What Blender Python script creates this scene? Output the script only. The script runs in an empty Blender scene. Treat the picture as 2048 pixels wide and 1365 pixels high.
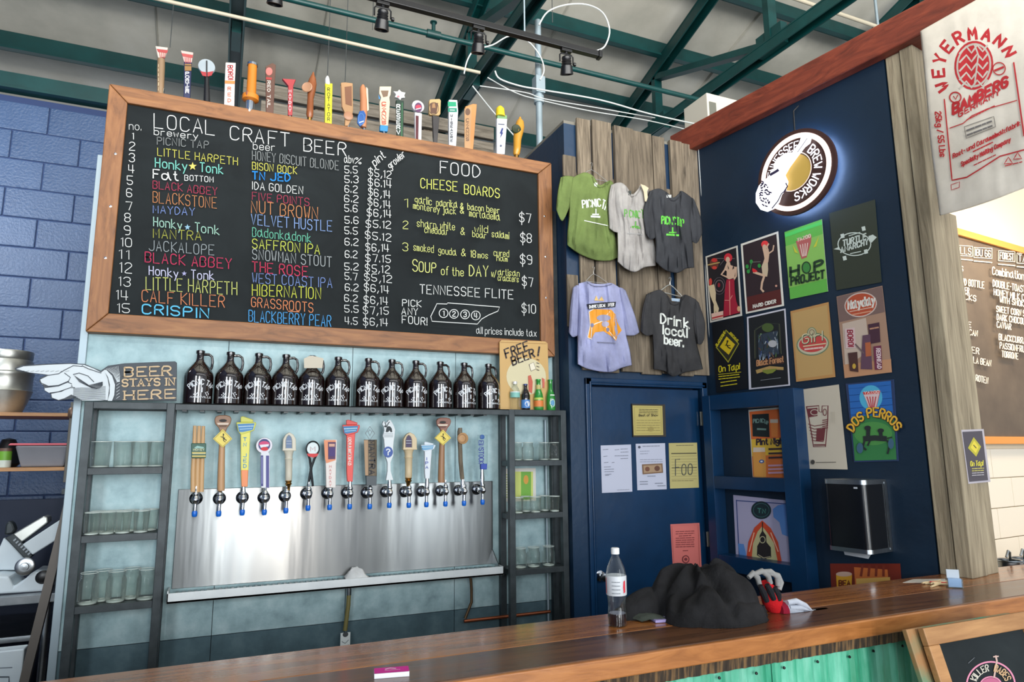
import bpy, bmesh, math, random
from mathutils import Vector, Matrix, noise
from mathutils.geometry import delaunay_2d_cdt
random.seed(7)
SC = bpy.context.scene
COL = SC.collection
PI = math.pi
# ---------------------------------------------------------------- camera
F, PITCH, YAW, ROLL, DY = 1343.4, 0.16285, 0.41, -0.00828, -0.161
EYE = Vector((0, 0, 1.65))
_fw = Vector((math.sin(YAW)*math.cos(PITCH), math.cos(YAW)*math.cos(PITCH), math.sin(PITCH)))
_r0 = Vector((math.cos(YAW), -math.sin(YAW), 0)); _u0 = _r0.cross(_fw)
RT = _r0*math.cos(ROLL) + _u0*math.sin(ROLL)
UP = _u0*math.cos(ROLL) - _r0*math.sin(ROLL)
cd = bpy.data.cameras.new('camera'); cam = bpy.data.objects.new('camera', cd); COL.objects.link(cam)
cam.matrix_world = Matrix(((RT.x, UP.x, -_fw.x, EYE.x), (RT.y, UP.y, -_fw.y, EYE.y), (RT.z, UP.z, -_fw.z, EYE.z), (0, 0, 0, 1)))
cd.sensor_width = 36; cd.lens = F/2048*36; cd.clip_start = 0.05
SC.camera = cam
SC.cycles.transparent_max_bounces = 32
# ---------------------------------------------------------------- world and lights
wd = bpy.data.worlds.new('daylight'); SC.world = wd; wd.use_nodes = True
wd.node_tree.nodes['Background'].inputs[0].default_value = (0.80, 0.90, 1.0, 1)
wd.node_tree.nodes['Background'].inputs[1].default_value = 0.65
def area(name, loc, tgt, sx, sy, power, col):
    l = bpy.data.lights.new(name, 'AREA'); l.shape = 'RECTANGLE'; l.size = sx; l.size_y = sy; l.energy = power; l.color = col
    o = bpy.data.objects.new(name, l); COL.objects.link(o); o.location = loc
    o.rotation_euler = (Vector(tgt)-Vector(loc)).to_track_quat('-Z', 'Y').to_euler(); return o
area('window_light', (0.26, -4.5, 1.9), (0.26, 3.6, 1.7), 0.50, 3.8, 120, (0.90, 0.96, 1))  # added unseen panel behind the camera, lays a vertical streak on the steel
area('window_light', (0.98, -4.5, 1.9), (0.98, 3.6, 1.7), 0.20, 3.8, 110, (1, 0.93, 0.87))  # added narrow warm panel, unseen, for the warm streak on the steel
area('window_light', (1.9, -4.5, 1.9), (1.9, 3.6, 1.7), 0.30, 3.8, 30, (0.94, 0.97, 1))  # added weak panel, unseen, for another streak on the steel
area('window_light', (3.5, -4.5, 1.9), (3.3, 3.6, 1.7), 0.95, 3.8, 130, (0.88, 0.95, 1))  # added wide panel, unseen, for the broad streak right on the steel
area('window_light', (-3.0, -3.6, 2.6), (0.6, 3.6, 2.2), 1.4, 2.6, 230, (0.90, 0.96, 1))  # added unseen panel that brightens the left part of the room
area('clerestory_light', (1.6, -0.6, 4.3), (1.6, 2.4, 9.3), 7.0, 2.0, 640, (1.0, 0.98, 0.93))  # added fill: unseen panel facing up to brighten the roof deck
area('kitchen_light', (4.6, 1.9, 3.1), (4.7, 2.6, 1.6), 1.0, 0.3, 27, (1, 0.80, 0.58))  # assumed lamp, unseen, for the warm light in the kitchen
area('left_bay_light', (-2.2, 3.9, 3.4), (-1.6, 5.3, 2.6), 0.8, 0.3, 34, (0.85, 0.93, 1))  # added lamp out of view, grades the brightness of the block wall
SC.view_settings.view_transform = 'Standard'; SC.view_settings.look = 'None'
SC.view_settings.exposure = 0.1; SC.view_settings.gamma = 1.0; SC.view_settings.use_curve_mapping = False
# ---------------------------------------------------------------- unprojection used to place things on their true planes
def ray(x, y): return _fw + RT*((x-1024)/F) - UP*((y-682.5)/F)
def onY(x, y, D): d = ray(x, y); return EYE + d*(D/d.y)
def onZ(x, y, z): d = ray(x, y); return EYE + d*((z-EYE.z)/d.z)
def onP(x, y, Q, n): d = ray(x, y); return EYE + d*((Vector(Q)-EYE).dot(n)/d.dot(n))
TAPY, BRD, DOORY, RACKF, TAPH, CTR = 3.65, 3.58, 3.50, 3.48, 3.54, 1.07
WQ = Vector((2.904, 3.5, 0)); WD = Vector((-math.sin(DY), -math.cos(DY), 0)); WN = Vector((-math.cos(DY), math.sin(DY), 0))
def onW(x, y, off=0.0): return onP(x, y, WQ+WN*off, WN)
# ---------------------------------------------------------------- materials
def lin(c): return tuple((v/255/12.92 if v/255 <= 0.04045 else ((v/255+0.055)/1.055)**2.4) for v in c) + (1,)
MATS = {}
def mat(c, rough=0.6, metal=0.0, emit=0.0, key=None, spec=0.5):
    k = key or ('m', tuple(c), rough, metal, emit, spec)
    if k in MATS: return MATS[k]
    m = bpy.data.materials.new('paint'); m.use_nodes = True; b = m.node_tree.nodes['Principled BSDF']
    b.inputs['Base Color'].default_value = lin(c); b.inputs['Roughness'].default_value = rough; b.inputs['Metallic'].default_value = metal
    b.inputs['Specular IOR Level'].default_value = spec
    if emit: b.inputs['Emission Color'].default_value = lin(c); b.inputs['Emission Strength'].default_value = emit
    MATS[k] = m; return m
def nmat(name, stops, *a_, ov=0.13, **k_):
    m = nmat0(name, stops, *a_, **k_)
    for n_ in m.node_tree.nodes:
        if n_.label == 'ov': n_.inputs[3].default_value = 1-ov; n_.inputs[4].default_value = 1+ov*0.9
    return m
def nmat0(name, stops, scale=(1, 1, 1), nscale=5.0, detail=6, rough=0.6, rvar=0.0, metal=0.0, bump=0.0, bscale=None, dist=0.0, spec=0.5, aniso=0.0, kind='noise', coord='Object', coat=0.0, tan=None):
    """procedural material: noise (or wave) through a colour ramp, with matching bump"""
    m = bpy.data.materials.new(name); m.use_nodes = True; nt = m.node_tree; N = nt.nodes; L = nt.links; b = N['Principled BSDF']
    tc = N.new('ShaderNodeTexCoord'); mp = N.new('ShaderNodeMapping'); mp.inputs['Scale'].default_value = scale
    L.new(tc.outputs[coord], mp.inputs[0])
    if kind == 'voronoi':
        tx = N.new('ShaderNodeTexVoronoi'); tx.inputs['Scale'].default_value = nscale; out = tx.outputs['Color']
        L.new(mp.outputs[0], tx.inputs['Vector'])
    else:
        tx = N.new('ShaderNodeTexNoise'); tx.inputs['Scale'].default_value = nscale; tx.inputs['Detail'].default_value = detail
        tx.inputs['Roughness'].default_value = 0.6; tx.inputs['Distortion'].default_value = dist; out = tx.outputs['Fac']
        L.new(mp.outputs[0], tx.inputs['Vector'])
    cr = N.new('ShaderNodeValToRGB'); L.new(out, cr.inputs[0]); e = cr.color_ramp.elements
    while len(e) < len(stops): e.new(0.5)
    for i, (p, c) in enumerate(stops): e[i].position = p; e[i].color = lin(c)
    oi = N.new('ShaderNodeObjectInfo'); hs = N.new('ShaderNodeHueSaturation')
    mr = N.new('ShaderNodeMapRange'); mr.label = 'ov'
    L.new(oi.outputs['Random'], mr.inputs[0]); L.new(mr.outputs[0], hs.inputs['Value']); L.new(cr.outputs[0], hs.inputs['Color'])
    L.new(hs.outputs[0], b.inputs['Base Color'])
    b.inputs['Roughness'].default_value = rough; b.inputs['Metallic'].default_value = metal; b.inputs['Specular IOR Level'].default_value = spec
    if rvar:
        r2 = N.new('ShaderNodeMapRange'); r2.inputs[3].default_value = rough-rvar; r2.inputs[4].default_value = rough+rvar
        L.new(tx.outputs[0] if kind != 'voronoi' else tx.outputs['Distance'], r2.inputs[0]); L.new(r2.outputs[0], b.inputs['Roughness'])
    if bump:
        bp = N.new('ShaderNodeBump'); bp.inputs['Strength'].default_value = bump; bp.inputs['Distance'].default_value = 0.01
        if bscale:
            t2 = N.new('ShaderNodeTexNoise'); t2.inputs['Scale'].default_value = bscale; t2.inputs['Detail'].default_value = 5
            L.new(mp.outputs[0], t2.inputs['Vector']); L.new(t2.outputs['Fac'], bp.inputs['Height'])
        else: L.new(tx.outputs[0], bp.inputs['Height'])
        L.new(bp.outputs[0], b.inputs['Normal'])
    if aniso:
        b.inputs['Anisotropic'].default_value = aniso; b.inputs['Anisotropic Rotation'].default_value = 0.25
        tg = N.new('ShaderNodeTangent'); tg.direction_type = 'RADIAL'; tg.axis = tan or 'Z'; L.new(tg.outputs[0], b.inputs['Tangent'])
    if coat: b.inputs['Coat Weight'].default_value = coat; b.inputs['Coat Roughness'].default_value = 0.12
    return m
def glass(name, col, rough=0.03, ior=1.45, body=0.12):
    """thin clear wall: mostly see-through, glossy at grazing angles"""
    m = bpy.data.materials.new(name); m.use_nodes = True; nt = m.node_tree; N = nt.nodes; L = nt.links; N.remove(N['Principled BSDF'])
    t = N.new('ShaderNodeBsdfTransparent'); t.inputs[0].default_value = lin(col); g = N.new('ShaderNodeBsdfGlossy'); g.inputs['Roughness'].default_value = rough
    d = N.new('ShaderNodeBsdfTranslucent'); d.inputs[0].default_value = lin(col); f = N.new('ShaderNodeLayerWeight'); f.inputs[0].default_value = 0.22
    m1 = N.new('ShaderNodeMixShader'); m1.inputs[0].default_value = body; m2 = N.new('ShaderNodeMixShader')
    L.new(t.outputs[0], m1.inputs[1]); L.new(d.outputs[0], m1.inputs[2]); L.new(f.outputs['Facing'], m2.inputs[0]); L.new(m1.outputs[0], m2.inputs[1]); L.new(g.outputs[0], m2.inputs[2])
    L.new(m2.outputs[0], N['Material Output'].inputs[0]); return m
M = {}
M['block'] = nmat('painted_block', [(0.3, (52, 74, 108)), (0.7, (68, 90, 124))], nscale=3, rough=0.42, bump=0.5, bscale=60, ov=0.05)
M['mortar'] = mat((40, 56, 94), 0.8)
M['bluewall'] = nmat('navy_wall_paint', [(0.3, (10, 40, 68)), (0.7, (14, 50, 80))], nscale=2, rough=0.42, bump=0.15, bscale=25)
M['bluewall2'] = nmat('navy_wall_paint_eggshell', [(0.3, (6, 28, 46)), (0.7, (9, 35, 56))], nscale=2, rough=0.5, bump=0.2, bscale=18)
M['bluetrim'] = nmat('navy_gloss_paint', [(0.3, (5, 40, 70)), (0.7, (8, 50, 86))], nscale=4, rough=0.32, bump=0.1, bscale=20)
M['galv'] = nmat('galvanised_steel', [(0.2, (104, 128, 134)), (0.5, (150, 176, 180)), (0.8, (186, 206, 208))], nscale=9, detail=12, rough=0.5, rvar=0.12, metal=0.35, ov=0.03, bump=0.06, bscale=40, scale=(1, 1, 1))
M['galv2'] = nmat('galvanised_steel_dull', [(0.2, (52, 72, 80)), (0.5, (74, 98, 106)), (0.8, (100, 122, 128))], nscale=8, detail=12, rough=0.55, rvar=0.1, metal=0.3, ov=0.03, bump=0.06, bscale=40)  # same steel under the tray, with the occlusion shade put into its colour
M['steel'] = nmat('brushed_stainless', [(0.2, (124, 127, 129)), (0.8, (178, 179, 177))], nscale=3, detail=2, scale=(2.5, 1, 0.25), rough=0.31, metal=1.0, bump=0.5, bscale=0.8, aniso=0.97)
M['steel2'] = nmat('stainless', [(0.2, (150, 156, 160)), (0.8, (200, 204, 206))], nscale=9, rough=0.28, metal=1.0)
M['steel3'] = nmat('satin_stainless', [(0.2, (190, 196, 198)), (0.8, (214, 218, 218))], nscale=9, rough=0.5, metal=0.55)
M['rim'] = mat((206, 216, 210), 0.12, 0.0, key='rim')  # pale opaque rings paint the bright glints on clear glass rims and bases
M['chrome'] = mat((225, 228, 232), 0.12, 1.0, key='chrome')
M['dchrome'] = mat((100, 104, 112), 0.2, 1.0, key='dchrome')
M['brass'] = mat((200, 150, 80), 0.25, 1.0, key='brass')
M['alu'] = nmat('keg_aluminium', [(0.3, (170, 172, 166)), (0.7, (204, 204, 198))], nscale=6, rough=0.38, metal=0.9)
M['rack'] = nmat('dark_grey_steel', [(0.3, (40, 47, 50)), (0.7, (62, 69, 72))], nscale=14, rough=0.42, metal=0.3)
M['wood'] = nmat('stained_pine', [(0.25, (98, 62, 36)), (0.5, (146, 96, 56)), (0.8, (174, 122, 74))], scale=(1, 6, 6), nscale=3.5, detail=10, rough=0.5, bump=0.15, dist=1.5)
M['woodv'] = nmat('stained_pine_upright', [(0.25, (98, 61, 36)), (0.5, (143, 94, 55)), (0.8, (170, 118, 72))], scale=(6, 6, 1), nscale=3.5, detail=10, rough=0.5, bump=0.15, dist=1.5)
M['shelfwood'] = nmat('plywood_shelf', [(0.3, (150, 104, 62)), (0.7, (190, 142, 92))], scale=(1, 8, 8), nscale=4, rough=0.5)
M['barlight'] = nmat('bar_plank_amber', [(0.2, (66, 36, 16)), (0.45, (128, 78, 36)), (0.7, (158, 102, 52)), (0.9, (182, 124, 70))], scale=(0.7, 15, 15), nscale=2.2, detail=10, rough=0.28, rvar=0.1, bump=0.06, dist=0.6, coat=0.5)
M['bardark'] = nmat('bar_plank_walnut', [(0.2, (48, 28, 16)), (0.5, (88, 56, 34)), (0.75, (112, 74, 44)), (0.9, (136, 92, 54))], scale=(0.7, 14, 14), nscale=2.2, detail=10, rough=0.3, rvar=0.1, bump=0.06, dist=0.6, coat=0.35)
M['baredge'] = nmat('bar_nosing_cedar', [(0.2, (118, 68, 30)), (0.5, (164, 104, 54)), (0.85, (190, 128, 72))], scale=(1.2, 9, 9), nscale=3, detail=10, rough=0.34, bump=0.1, dist=1.5, coat=0.2)
M['bark'] = nmat('rough_sawn_edge', [(0.3, (28, 22, 16)), (0.48, (60, 48, 36)), (0.6, (128, 98, 62)), (0.72, (48, 38, 28))], scale=(9, 3, 0.8), nscale=5, detail=8, rough=0.9, bump=0.8)
M['teal'] = nmat('weathered_teal_metal', [(0.25, (30, 130, 84)), (0.42, (62, 164, 128)), (0.58, (116, 196, 168)), (0.8, (58, 152, 92))], scale=(3, 1, 0.6), nscale=3.5, detail=9, rough=0.5, bump=0.1)
M['old'] = nmat('weathered_barn_wood', [(0.25, (58, 50, 40)), (0.5, (112, 100, 84)), (0.8, (150, 136, 116))], scale=(9, 9, 0.8), nscale=4, detail=12, rough=0.85, bump=0.7, dist=1.0)
M['oldh'] = nmat('weathered_rail_wood', [(0.25, (62, 56, 48)), (0.5, (112, 104, 92)), (0.8, (146, 138, 126))], scale=(0.8, 9, 9), nscale=4, detail=12, rough=0.85, bump=0.7, dist=1.0)
M['post'] = nmat('weathered_post_wood', [(0.25, (92, 82, 64)), (0.5, (142, 130, 108)), (0.8, (176, 164, 138))], scale=(8, 8, 0.6), nscale=3.5, detail=12, rough=0.85, bump=0.6, dist=0.8)
M['redwood'] = nmat('red_oiled_timber', [(0.2, (70, 30, 20)), (0.5, (116, 50, 33)), (0.8, (148, 70, 46))], scale=(6, 1, 6), nscale=3, detail=11, rough=0.55, bump=0.3, dist=1.5)
M['roof'] = nmat('roof_deck', [(0.25, (150, 148, 138)), (0.5, (184, 180, 168)), (0.75, (206, 203, 194))], nscale=0.9, detail=8, rough=0.75)
M['green'] = nmat('green_steel_paint', [(0.3, (3, 50, 49)), (0.7, (6, 64, 63))], nscale=5, rough=0.42)
M['conduit'] = mat((160, 176, 184), 0.45, 0.4, key='conduit')
M['cream'] = mat((190, 180, 158), 0.5, key='cream')
M['cable'] = mat((196, 200, 198), 0.5, key='cable')
M['black'] = mat((18, 18, 20), 0.35, key='black')
M['chalk'] = nmat('chalkboard_slate', [(0.3, (24, 29, 31)), (0.6, (34, 40, 42)), (0.85, (46, 52, 53))], nscale=2.2, detail=9, rough=0.75, spec=0.2, dist=1.2)
M['floor'] = nmat('concrete_floor', [(0.3, (92, 86, 78)), (0.7, (120, 112, 102))], nscale=2, rough=0.4)
M['glass'] = glass('clear_glass', (252, 253, 250), 0.04, body=0.13)
M['amber'] = nmat('amber_growler_glass', [(0.3, (16, 6, 5)), (0.7, (26, 9, 7))], nscale=3, rough=0.05, spec=0.9, coat=0.6)
M['gglass'] = glass('green_bottle_glass', (40, 140, 60), 0.03, 1.4)
M['ggreen'] = nmat('green_bottle', [(0.3, (30, 120, 42)), (0.7, (60, 158, 66))], nscale=5, rough=0.08, spec=0.8)
M['pet'] = glass('clear_plastic', (248, 251, 251), 0.06, body=0.06)
M['tile'] = mat((226, 216, 198), 0.3, key='tile')
M['paper'] = nmat('poster_paper', [(0.3, (206, 202, 192)), (0.7, (216, 212, 202))], nscale=3, rough=0.6)
def cloth(name, c, k=0.82):
    d = tuple(int(v*k) for v in c)
    return nmat(name, [(0.3, d), (0.7, c)], nscale=7, rough=0.9, bump=0.25, bscale=160, spec=0.2)
# ---------------------------------------------------------------- mesh builder
WO = {}
def fin(o, label=None, cat=None, group=None, kind=None):
    if label: o['label'] = label
    if cat: o['category'] = cat
    if group: o['group'] = group
    if kind: o['kind'] = kind
    return o
def thing(name, label, cat, loc, group=None, kind=None):
    o = bpy.data.objects.new(name, None); COL.objects.link(o); o.location = loc; o.empty_display_size = 0.05
    WO[o.name] = Vector(loc); return fin(o, label, cat, group, kind)
def basisof(z):
    z = Vector(z).normalized(); a = Vector((1, 0, 0)) if abs(z.x) < 0.8 else Vector((0, 1, 0))
    x = a.cross(z).normalized(); return x, z.cross(x), z
class MB:
    def __init__(s): s.v = []; s.f = []; s.m = []; s.mats = []
    def mi(s, m):
        if m not in s.mats: s.mats.append(m)
        return s.mats.index(m)
    def add(s, vs, fs, m=None):
        n = len(s.v); s.v += [Vector(p) for p in vs]; k = s.mi(m) if m else 0
        for f in fs: s.f.append([i+n for i in f]); s.m.append(k)
        return s
    def box(s, a, b, m=None):
        x0, y0, z0 = a; x1, y1, z1 = b
        return s.add([(x0,y0,z0),(x1,y0,z0),(x1,y1,z0),(x0,y1,z0),(x0,y0,z1),(x1,y0,z1),(x1,y1,z1),(x0,y1,z1)],
                     [(0,3,2,1),(4,5,6,7),(0,1,5,4),(1,2,6,5),(2,3,7,6),(3,0,4,7)], m)
    def obox(s, o, U, V, W, m=None):
        o, U, V, W = map(Vector, (o, U, V, W))
        return s.add([o, o+U, o+U+V, o+V, o+W, o+U+W, o+U+V+W, o+V+W],
                     [(0,3,2,1),(4,5,6,7),(0,1,5,4),(1,2,6,5),(2,3,7,6),(3,0,4,7)], m)
    def prism(s, pts, N, m=None, taper=None):
        pts = [Vector(p) for p in pts]; n = len(pts); N = Vector(N)
        nn = Vector((0,0,0))
        for i in range(n): nn += pts[i].cross(pts[(i+1) % n])
        if nn.dot(N) > 0: pts.reverse()
        return s.add(pts+[p+N for p in pts], [tuple(range(n)), tuple(range(2*n-1, n-1, -1))] + [((i+1) % n, i, i+n, (i+1) % n+n) for i in range(n)], m)
    def bar(s, a, b, w, h, up=(0,0,1), m=None):
        a, b = Vector(a), Vector(b); d = (b-a); u = Vector(up); x = d.cross(u).normalized(); y = x.cross(d).normalized()
        return s.obox(a-x*w/2-y*h/2, d, y*h, x*w, m)
    def tube(s, path, r, n=10, m=None, cap=True):
        P = [Vector(p) for p in path]; R = r if isinstance(r, (list, tuple)) else [r]*len(P); vs = []; fs = []
        px = None
        for i, p in enumerate(P):
            t = (P[min(i+1, len(P)-1)]-P[max(i-1, 0)]).normalized()
            if px is None: x, y, _ = basisof(t)
            else: x = (px - t*px.dot(t)).normalized(); y = t.cross(x)
            px = x
            vs += [p + (x*math.cos(2*PI*k/n)+y*math.sin(2*PI*k/n))*R[i] for k in range(n)]
        for i in range(len(P)-1):
            for k in range(n): fs.append((i*n+k, i*n+(k+1) % n, (i+1)*n+(k+1) % n, (i+1)*n+k))
        if cap: fs += [tuple(range(n-1, -1, -1)), tuple(range((len(P)-1)*n, len(P)*n))]
        return s.add(vs, fs, m)
    def lathe(s, prof, o, n=20, ax=(0,0,1), m=None, sq=1.0, cap=True):
        x, y, z = basisof(ax); o = Vector(o); vs = []; fs = []; k0 = len(prof)
        if ax == (0,0,1): x, y = Vector((1,0,0)), Vector((0,1,0))
        for r, h in prof: vs += [o+z*h+(x*math.cos(2*PI*k/n)+y*sq*math.sin(2*PI*k/n))*max(r, 1e-5) for k in range(n)]
        for i in range(k0-1):
            for k in range(n): fs.append((i*n+k, i*n+(k+1) % n, (i+1)*n+(k+1) % n, (i+1)*n+k))
        if cap: fs += [tuple(range(n-1, -1, -1)), tuple(range((k0-1)*n, k0*n))]
        return s.add(vs, fs, m)
    def grid(s, fn, nu, nv, m=None, flip=False):
        vs = [fn(i/nu, j/nv) for j in range(nv+1) for i in range(nu+1)]
        fs = []
        for j in range(nv):
            for i in range(nu):
                a = j*(nu+1)+i; q = (a, a+1, a+nu+2, a+nu+1); fs.append(q[::-1] if flip else q)
        return s.add(vs, fs, m)
    def build(s, name, m=None, parent=None, label=None, cat=None, group=None, kind=None, bevel=0, smooth=False, origin=None, sub=0):
        if parent is not None: o0 = WO[parent.name]
        elif origin is not None: o0 = Vector(origin)
        else:
            xs = [p.x for p in s.v]; ys = [p.y for p in s.v]; zs = [p.z for p in s.v]
            o0 = Vector(((min(xs)+max(xs))/2, (min(ys)+max(ys))/2, min(zs)))
        me = bpy.data.meshes.new(name); me.from_pydata([p-o0 for p in s.v], [], s.f)
        ms = s.mats if s.mats else [m]
        for q in ms: me.materials.append(q)
        if s.mats: me.polygons.foreach_set('material_index', s.m)
        if smooth: me.polygons.foreach_set('use_smooth', [True]*len(s.f)); me.set_sharp_from_angle(angle=math.radians(40))
        me.update()
        o = bpy.data.objects.new(name, me); COL.objects.link(o); WO[o.name] = o0
        if parent is not None: o.parent = parent
        else: o.location = o0
        if bevel:
            b = o.modifiers.new('bevel', 'BEVEL'); b.width = bevel; b.segments = 2; b.limit_method = 'ANGLE'
        if sub: q = o.modifiers.new('sub', 'SUBSURF'); q.levels = sub; q.render_levels = sub
        return fin(o, label, cat, group, kind)
def copy_tree(o, parent=None, loc=None, rz=None):
    c = o.copy(); COL.objects.link(c)
    if parent is not None: c.parent = parent
    if loc is not None: c.location = loc
    if rz is not None: c.rotation_euler = (0, 0, rz)
    for ch in [k for k in o.children]: copy_tree(ch, c)
    return c
# ---------------------------------------------------------------- stroke lettering
G = {'A':'002640|1232','B':'0006364544330333|334241300000','C':'4536160501103041','D':'00062644422000','E':'46060040|0333','F':'460600|0333','G':'45361605011030414323',
'H':'0600|4640|0343','I':'2620','J':'4641301001','K':'0600|460340','L':'060040','M':'0006224640','N':'00064046','O':'100105163645413010','P':'00063645443303','Q':'100105163645413010|2240',
'R':'00063645443303|2340','S':'453616050413334241301001','T':'0646|2620','U':'060110304146','V':'062046','W':'0610233046','X':'0640|4600','Y':'062346|2320','Z':'06460040',
'0':'100105163645413010','1':'152620','2':'0516364544010040','3':'05163645443323|334241301001','4':'0602 42|3630','5':'460603334241301001','6':'4536160501103041423303','7':'064620','8':'13040516364544331302011030414233','9':'43130405163645413010',
'a':'4334140301103042|4551 60','b':'0600|031434434130100 1','c':'4334140301103041','d':'4640|433414030110304 1','e':'02424334140301103041','f':'46362520|1434','g':'433414030211314 2|444a3b1b0a','h':'0600|0314344340','i':'2420|2625','j':'343a2b1a|3635',
'k':'0600|340240','l':'2620','m':'0400|03142320|23344340','n':'0400|0314344340','o':'100103143443413010','p':'040b|031434434130100 1','q':'444b|4334140301103041','r':'0400|03142434','s':'43341403124130 1001','t':'26213040|1434','u':'0401103041|4440','v':'042044',
'w':'0410233044','x':'0440|4400','y':'0421|441b','z':'04440040','.':'2021','!':'2622|2120',',':'211a','$':'453616050413334241301001|2720|2b21','%':'4600|0516251405|2132413021','&':'40141526353402011020 42','/':'0046','?':'0516364544232 2|2120','-':'1333','\'':'2625',':':'2122|2425'}
def glyph(ch):
    g = G.get(ch)
    if g is None: return None
    out = []
    for pl in g.replace(' ', '').split('|'):
        pts = []
        for i in range(0, len(pl)-1, 2):
            c, d = pl[i], pl[i+1]; pts.append((float(c), {'a': -1.0, 'b': -2.0}.get(d) if d in 'ab' else float(d)))
        out.append(pts)
    return out
SHARP = set('AEFHIKLMNTVWXYZ147kvwxyz/')
def layout(text):
    x = 0; out = []
    for ch in text:
        if ch == ' ': x += 3.0; continue
        g = glyph(ch)
        if g is None: x += 3; continue
        mn = min(p[0] for pl in g for p in pl); mx = max(p[0] for pl in g for p in pl)
        out.append([(tuple if ch in SHARP else list)((p[0]-mn+x, p[1]) for p in pl) for pl in g]); x += mx-mn+1.9
    return out, max(x-1.9, 1)
HOME = {'diamond_print': ['diamond_sign'], 'opener_mouth': ['opener_head'], 'sign_print': ['sign_head', 'sign_board', 'tin_plate'], 'round_badge': ['round_head'], 'window_print': ['chapel_head'], 'head_print': ['clear_head'], 'wood_rings': ['wood_slice'],
        'handle_print': ['handle_label'], 'lettering': ['handle', 'grip', 'panel'], 'badge': ['shield', 'head'], 'stripes': ['handle'], 'stripe': ['grip'], 'print': ['grip', 'handle'], 'carving': ['head', 'grip'], 'chalk_lettering': ['slate'], 'chalk_drawing': ['slate'],
        'shirt_print': ['shirt_body'], 'printed_label': ['jug'], 'label_print': ['bottle_label', 'bottle_glass'], 'guitar_print': ['guitar_shape'], 'carton_print': ['carton_body']}
class Art:
    """flat print: shapes drawn in a 2D frame and laid on a surface by fn(x, y, lift)"""
    def __init__(s, fn, lift=0.0006, T=None, step=0): s.fn = fn; s.k = 1; s.l = lift; s.mb = MB(); s.T = T or (0, 0, 1); s.step = step
    def pt(s, x, y): return s.fn(s.T[0]+x/s.T[2], s.T[1]+y/s.T[2], s.k*s.l)
    def layer(s): s.k += 1; return s
    def poly(s, pts, c, rough=0.6, emit=0, up=True):
        if up: s.k += 1
        mt = c if not isinstance(c, tuple) else mat(c, rough, 0, emit)
        if s.step:  # follow the folds of the cloth
            P = [Vector(p[:2]) for p in pts]; n0 = len(P); x0, x1 = min(p.x for p in P), max(p.x for p in P); y0, y1 = min(p.y for p in P), max(p.y for p in P)
            V = []; E = []
            for i in range(n0):
                a_, b_ = P[i], P[(i+1) % n0]; k_ = max(1, int((b_-a_).length/s.step)); V += [a_.lerp(b_, j_/k_) for j_ in range(k_)]
            nb = len(V); E = [(i, (i+1) % nb) for i in range(nb)]
            y_ = y0+s.step*0.5
            while y_ < y1:
                x_ = x0+s.step*0.5
                while x_ < x1: V.append(Vector((x_, y_))); x_ += s.step
                y_ += s.step
            r_ = delaunay_2d_cdt(V, E, [list(range(nb))], 1, 1e-5); s.mb.add([s.pt(p.x, p.y) for p in r_[0]], [tuple(f) for f in r_[2]], mt); return s
        n = len(pts); s.mb.add([s.pt(*p) for p in pts], [tuple(range(n))], mt); return s
    def rect(s, x0, y0, x1, y1, c, **k): return s.poly([(x0,y0),(x1,y0),(x1,y1),(x0,y1)], c, **k)
    def ell(s, cx, cy, rx, ry, c, n=28, rot=0, **k):
        ca, sa = math.cos(rot), math.sin(rot)
        return s.poly([(cx+rx*math.cos(2*PI*i/n)*ca-ry*math.sin(2*PI*i/n)*sa, cy+rx*math.cos(2*PI*i/n)*sa+ry*math.sin(2*PI*i/n)*ca) for i in range(n)], c, **k)
    def line(s, pts, w, c, up=True, closed=False, rough=0.6, emit=0):
        if up: s.k += 1
        m = c if not isinstance(c, tuple) else mat(c, rough, 0, emit); P = [Vector((p[0], p[1])) for p in pts]
        if closed: P.append(P[0])
        if s.step:
            Q = [P[0]]
            for q0 in range(len(P)-1):
                k_ = max(1, int((P[q0+1]-P[q0]).length/s.step))
                Q += [P[q0].lerp(P[q0+1], (j_+1)/k_) for j_ in range(k_)]
            P = Q
        n = len(P); L = []; R = []
        for i in range(n):
            a = P[max(i-1, 0)]; b = P[min(i+1, n-1)]
            if closed and i in (0, n-1): a = P[n-2]; b = P[1]
            t = (b-a)
            if t.length < 1e-9: t = Vector((1, 0))
            t.normalize(); nn = Vector((-t.y, t.x))*w/2
            q = P[i]
            if i == 0 and not closed: q = q-t*w*0.35
            if i == n-1 and not closed: q = q+t*w*0.35
            L.append(q+nn); R.append(q-nn)
        vs = [s.pt(*p) for p in L]+[s.pt(*p) for p in R]
        s.mb.add(vs, [(i, i+1, n+i+1, n+i) for i in range(n-1)], m); return s
    def ring(s, cx, cy, rx, ry, w, c, n=28, **k):
        return s.line([(cx+rx*math.cos(2*PI*i/n), cy+ry*math.sin(2*PI*i/n)) for i in range(n)], w, c, closed=True, **k)
    def text(s, t, x0, y0, x1, y1, h, w, c, up=(0, -1), jit=0.0, rough=0.6, emit=0, lay=True):
        if lay: s.k += 1
        gl, W = layout(t); a = Vector((x0, y0)); d = (Vector((x1, y1))-a)/W; u = Vector(up)*(h/6)
        for g in gl:
            jx, jy = random.uniform(-jit, jit), random.uniform(-jit, jit)
            for pl in g:
                if len(pl) < 2: continue
                P = [a+d*(p[0]+jx)+u*(p[1]+jy) for p in smooth2(pl)]
                s.line(P, w, c, up=False, rough=rough, emit=emit)
        return s
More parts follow.
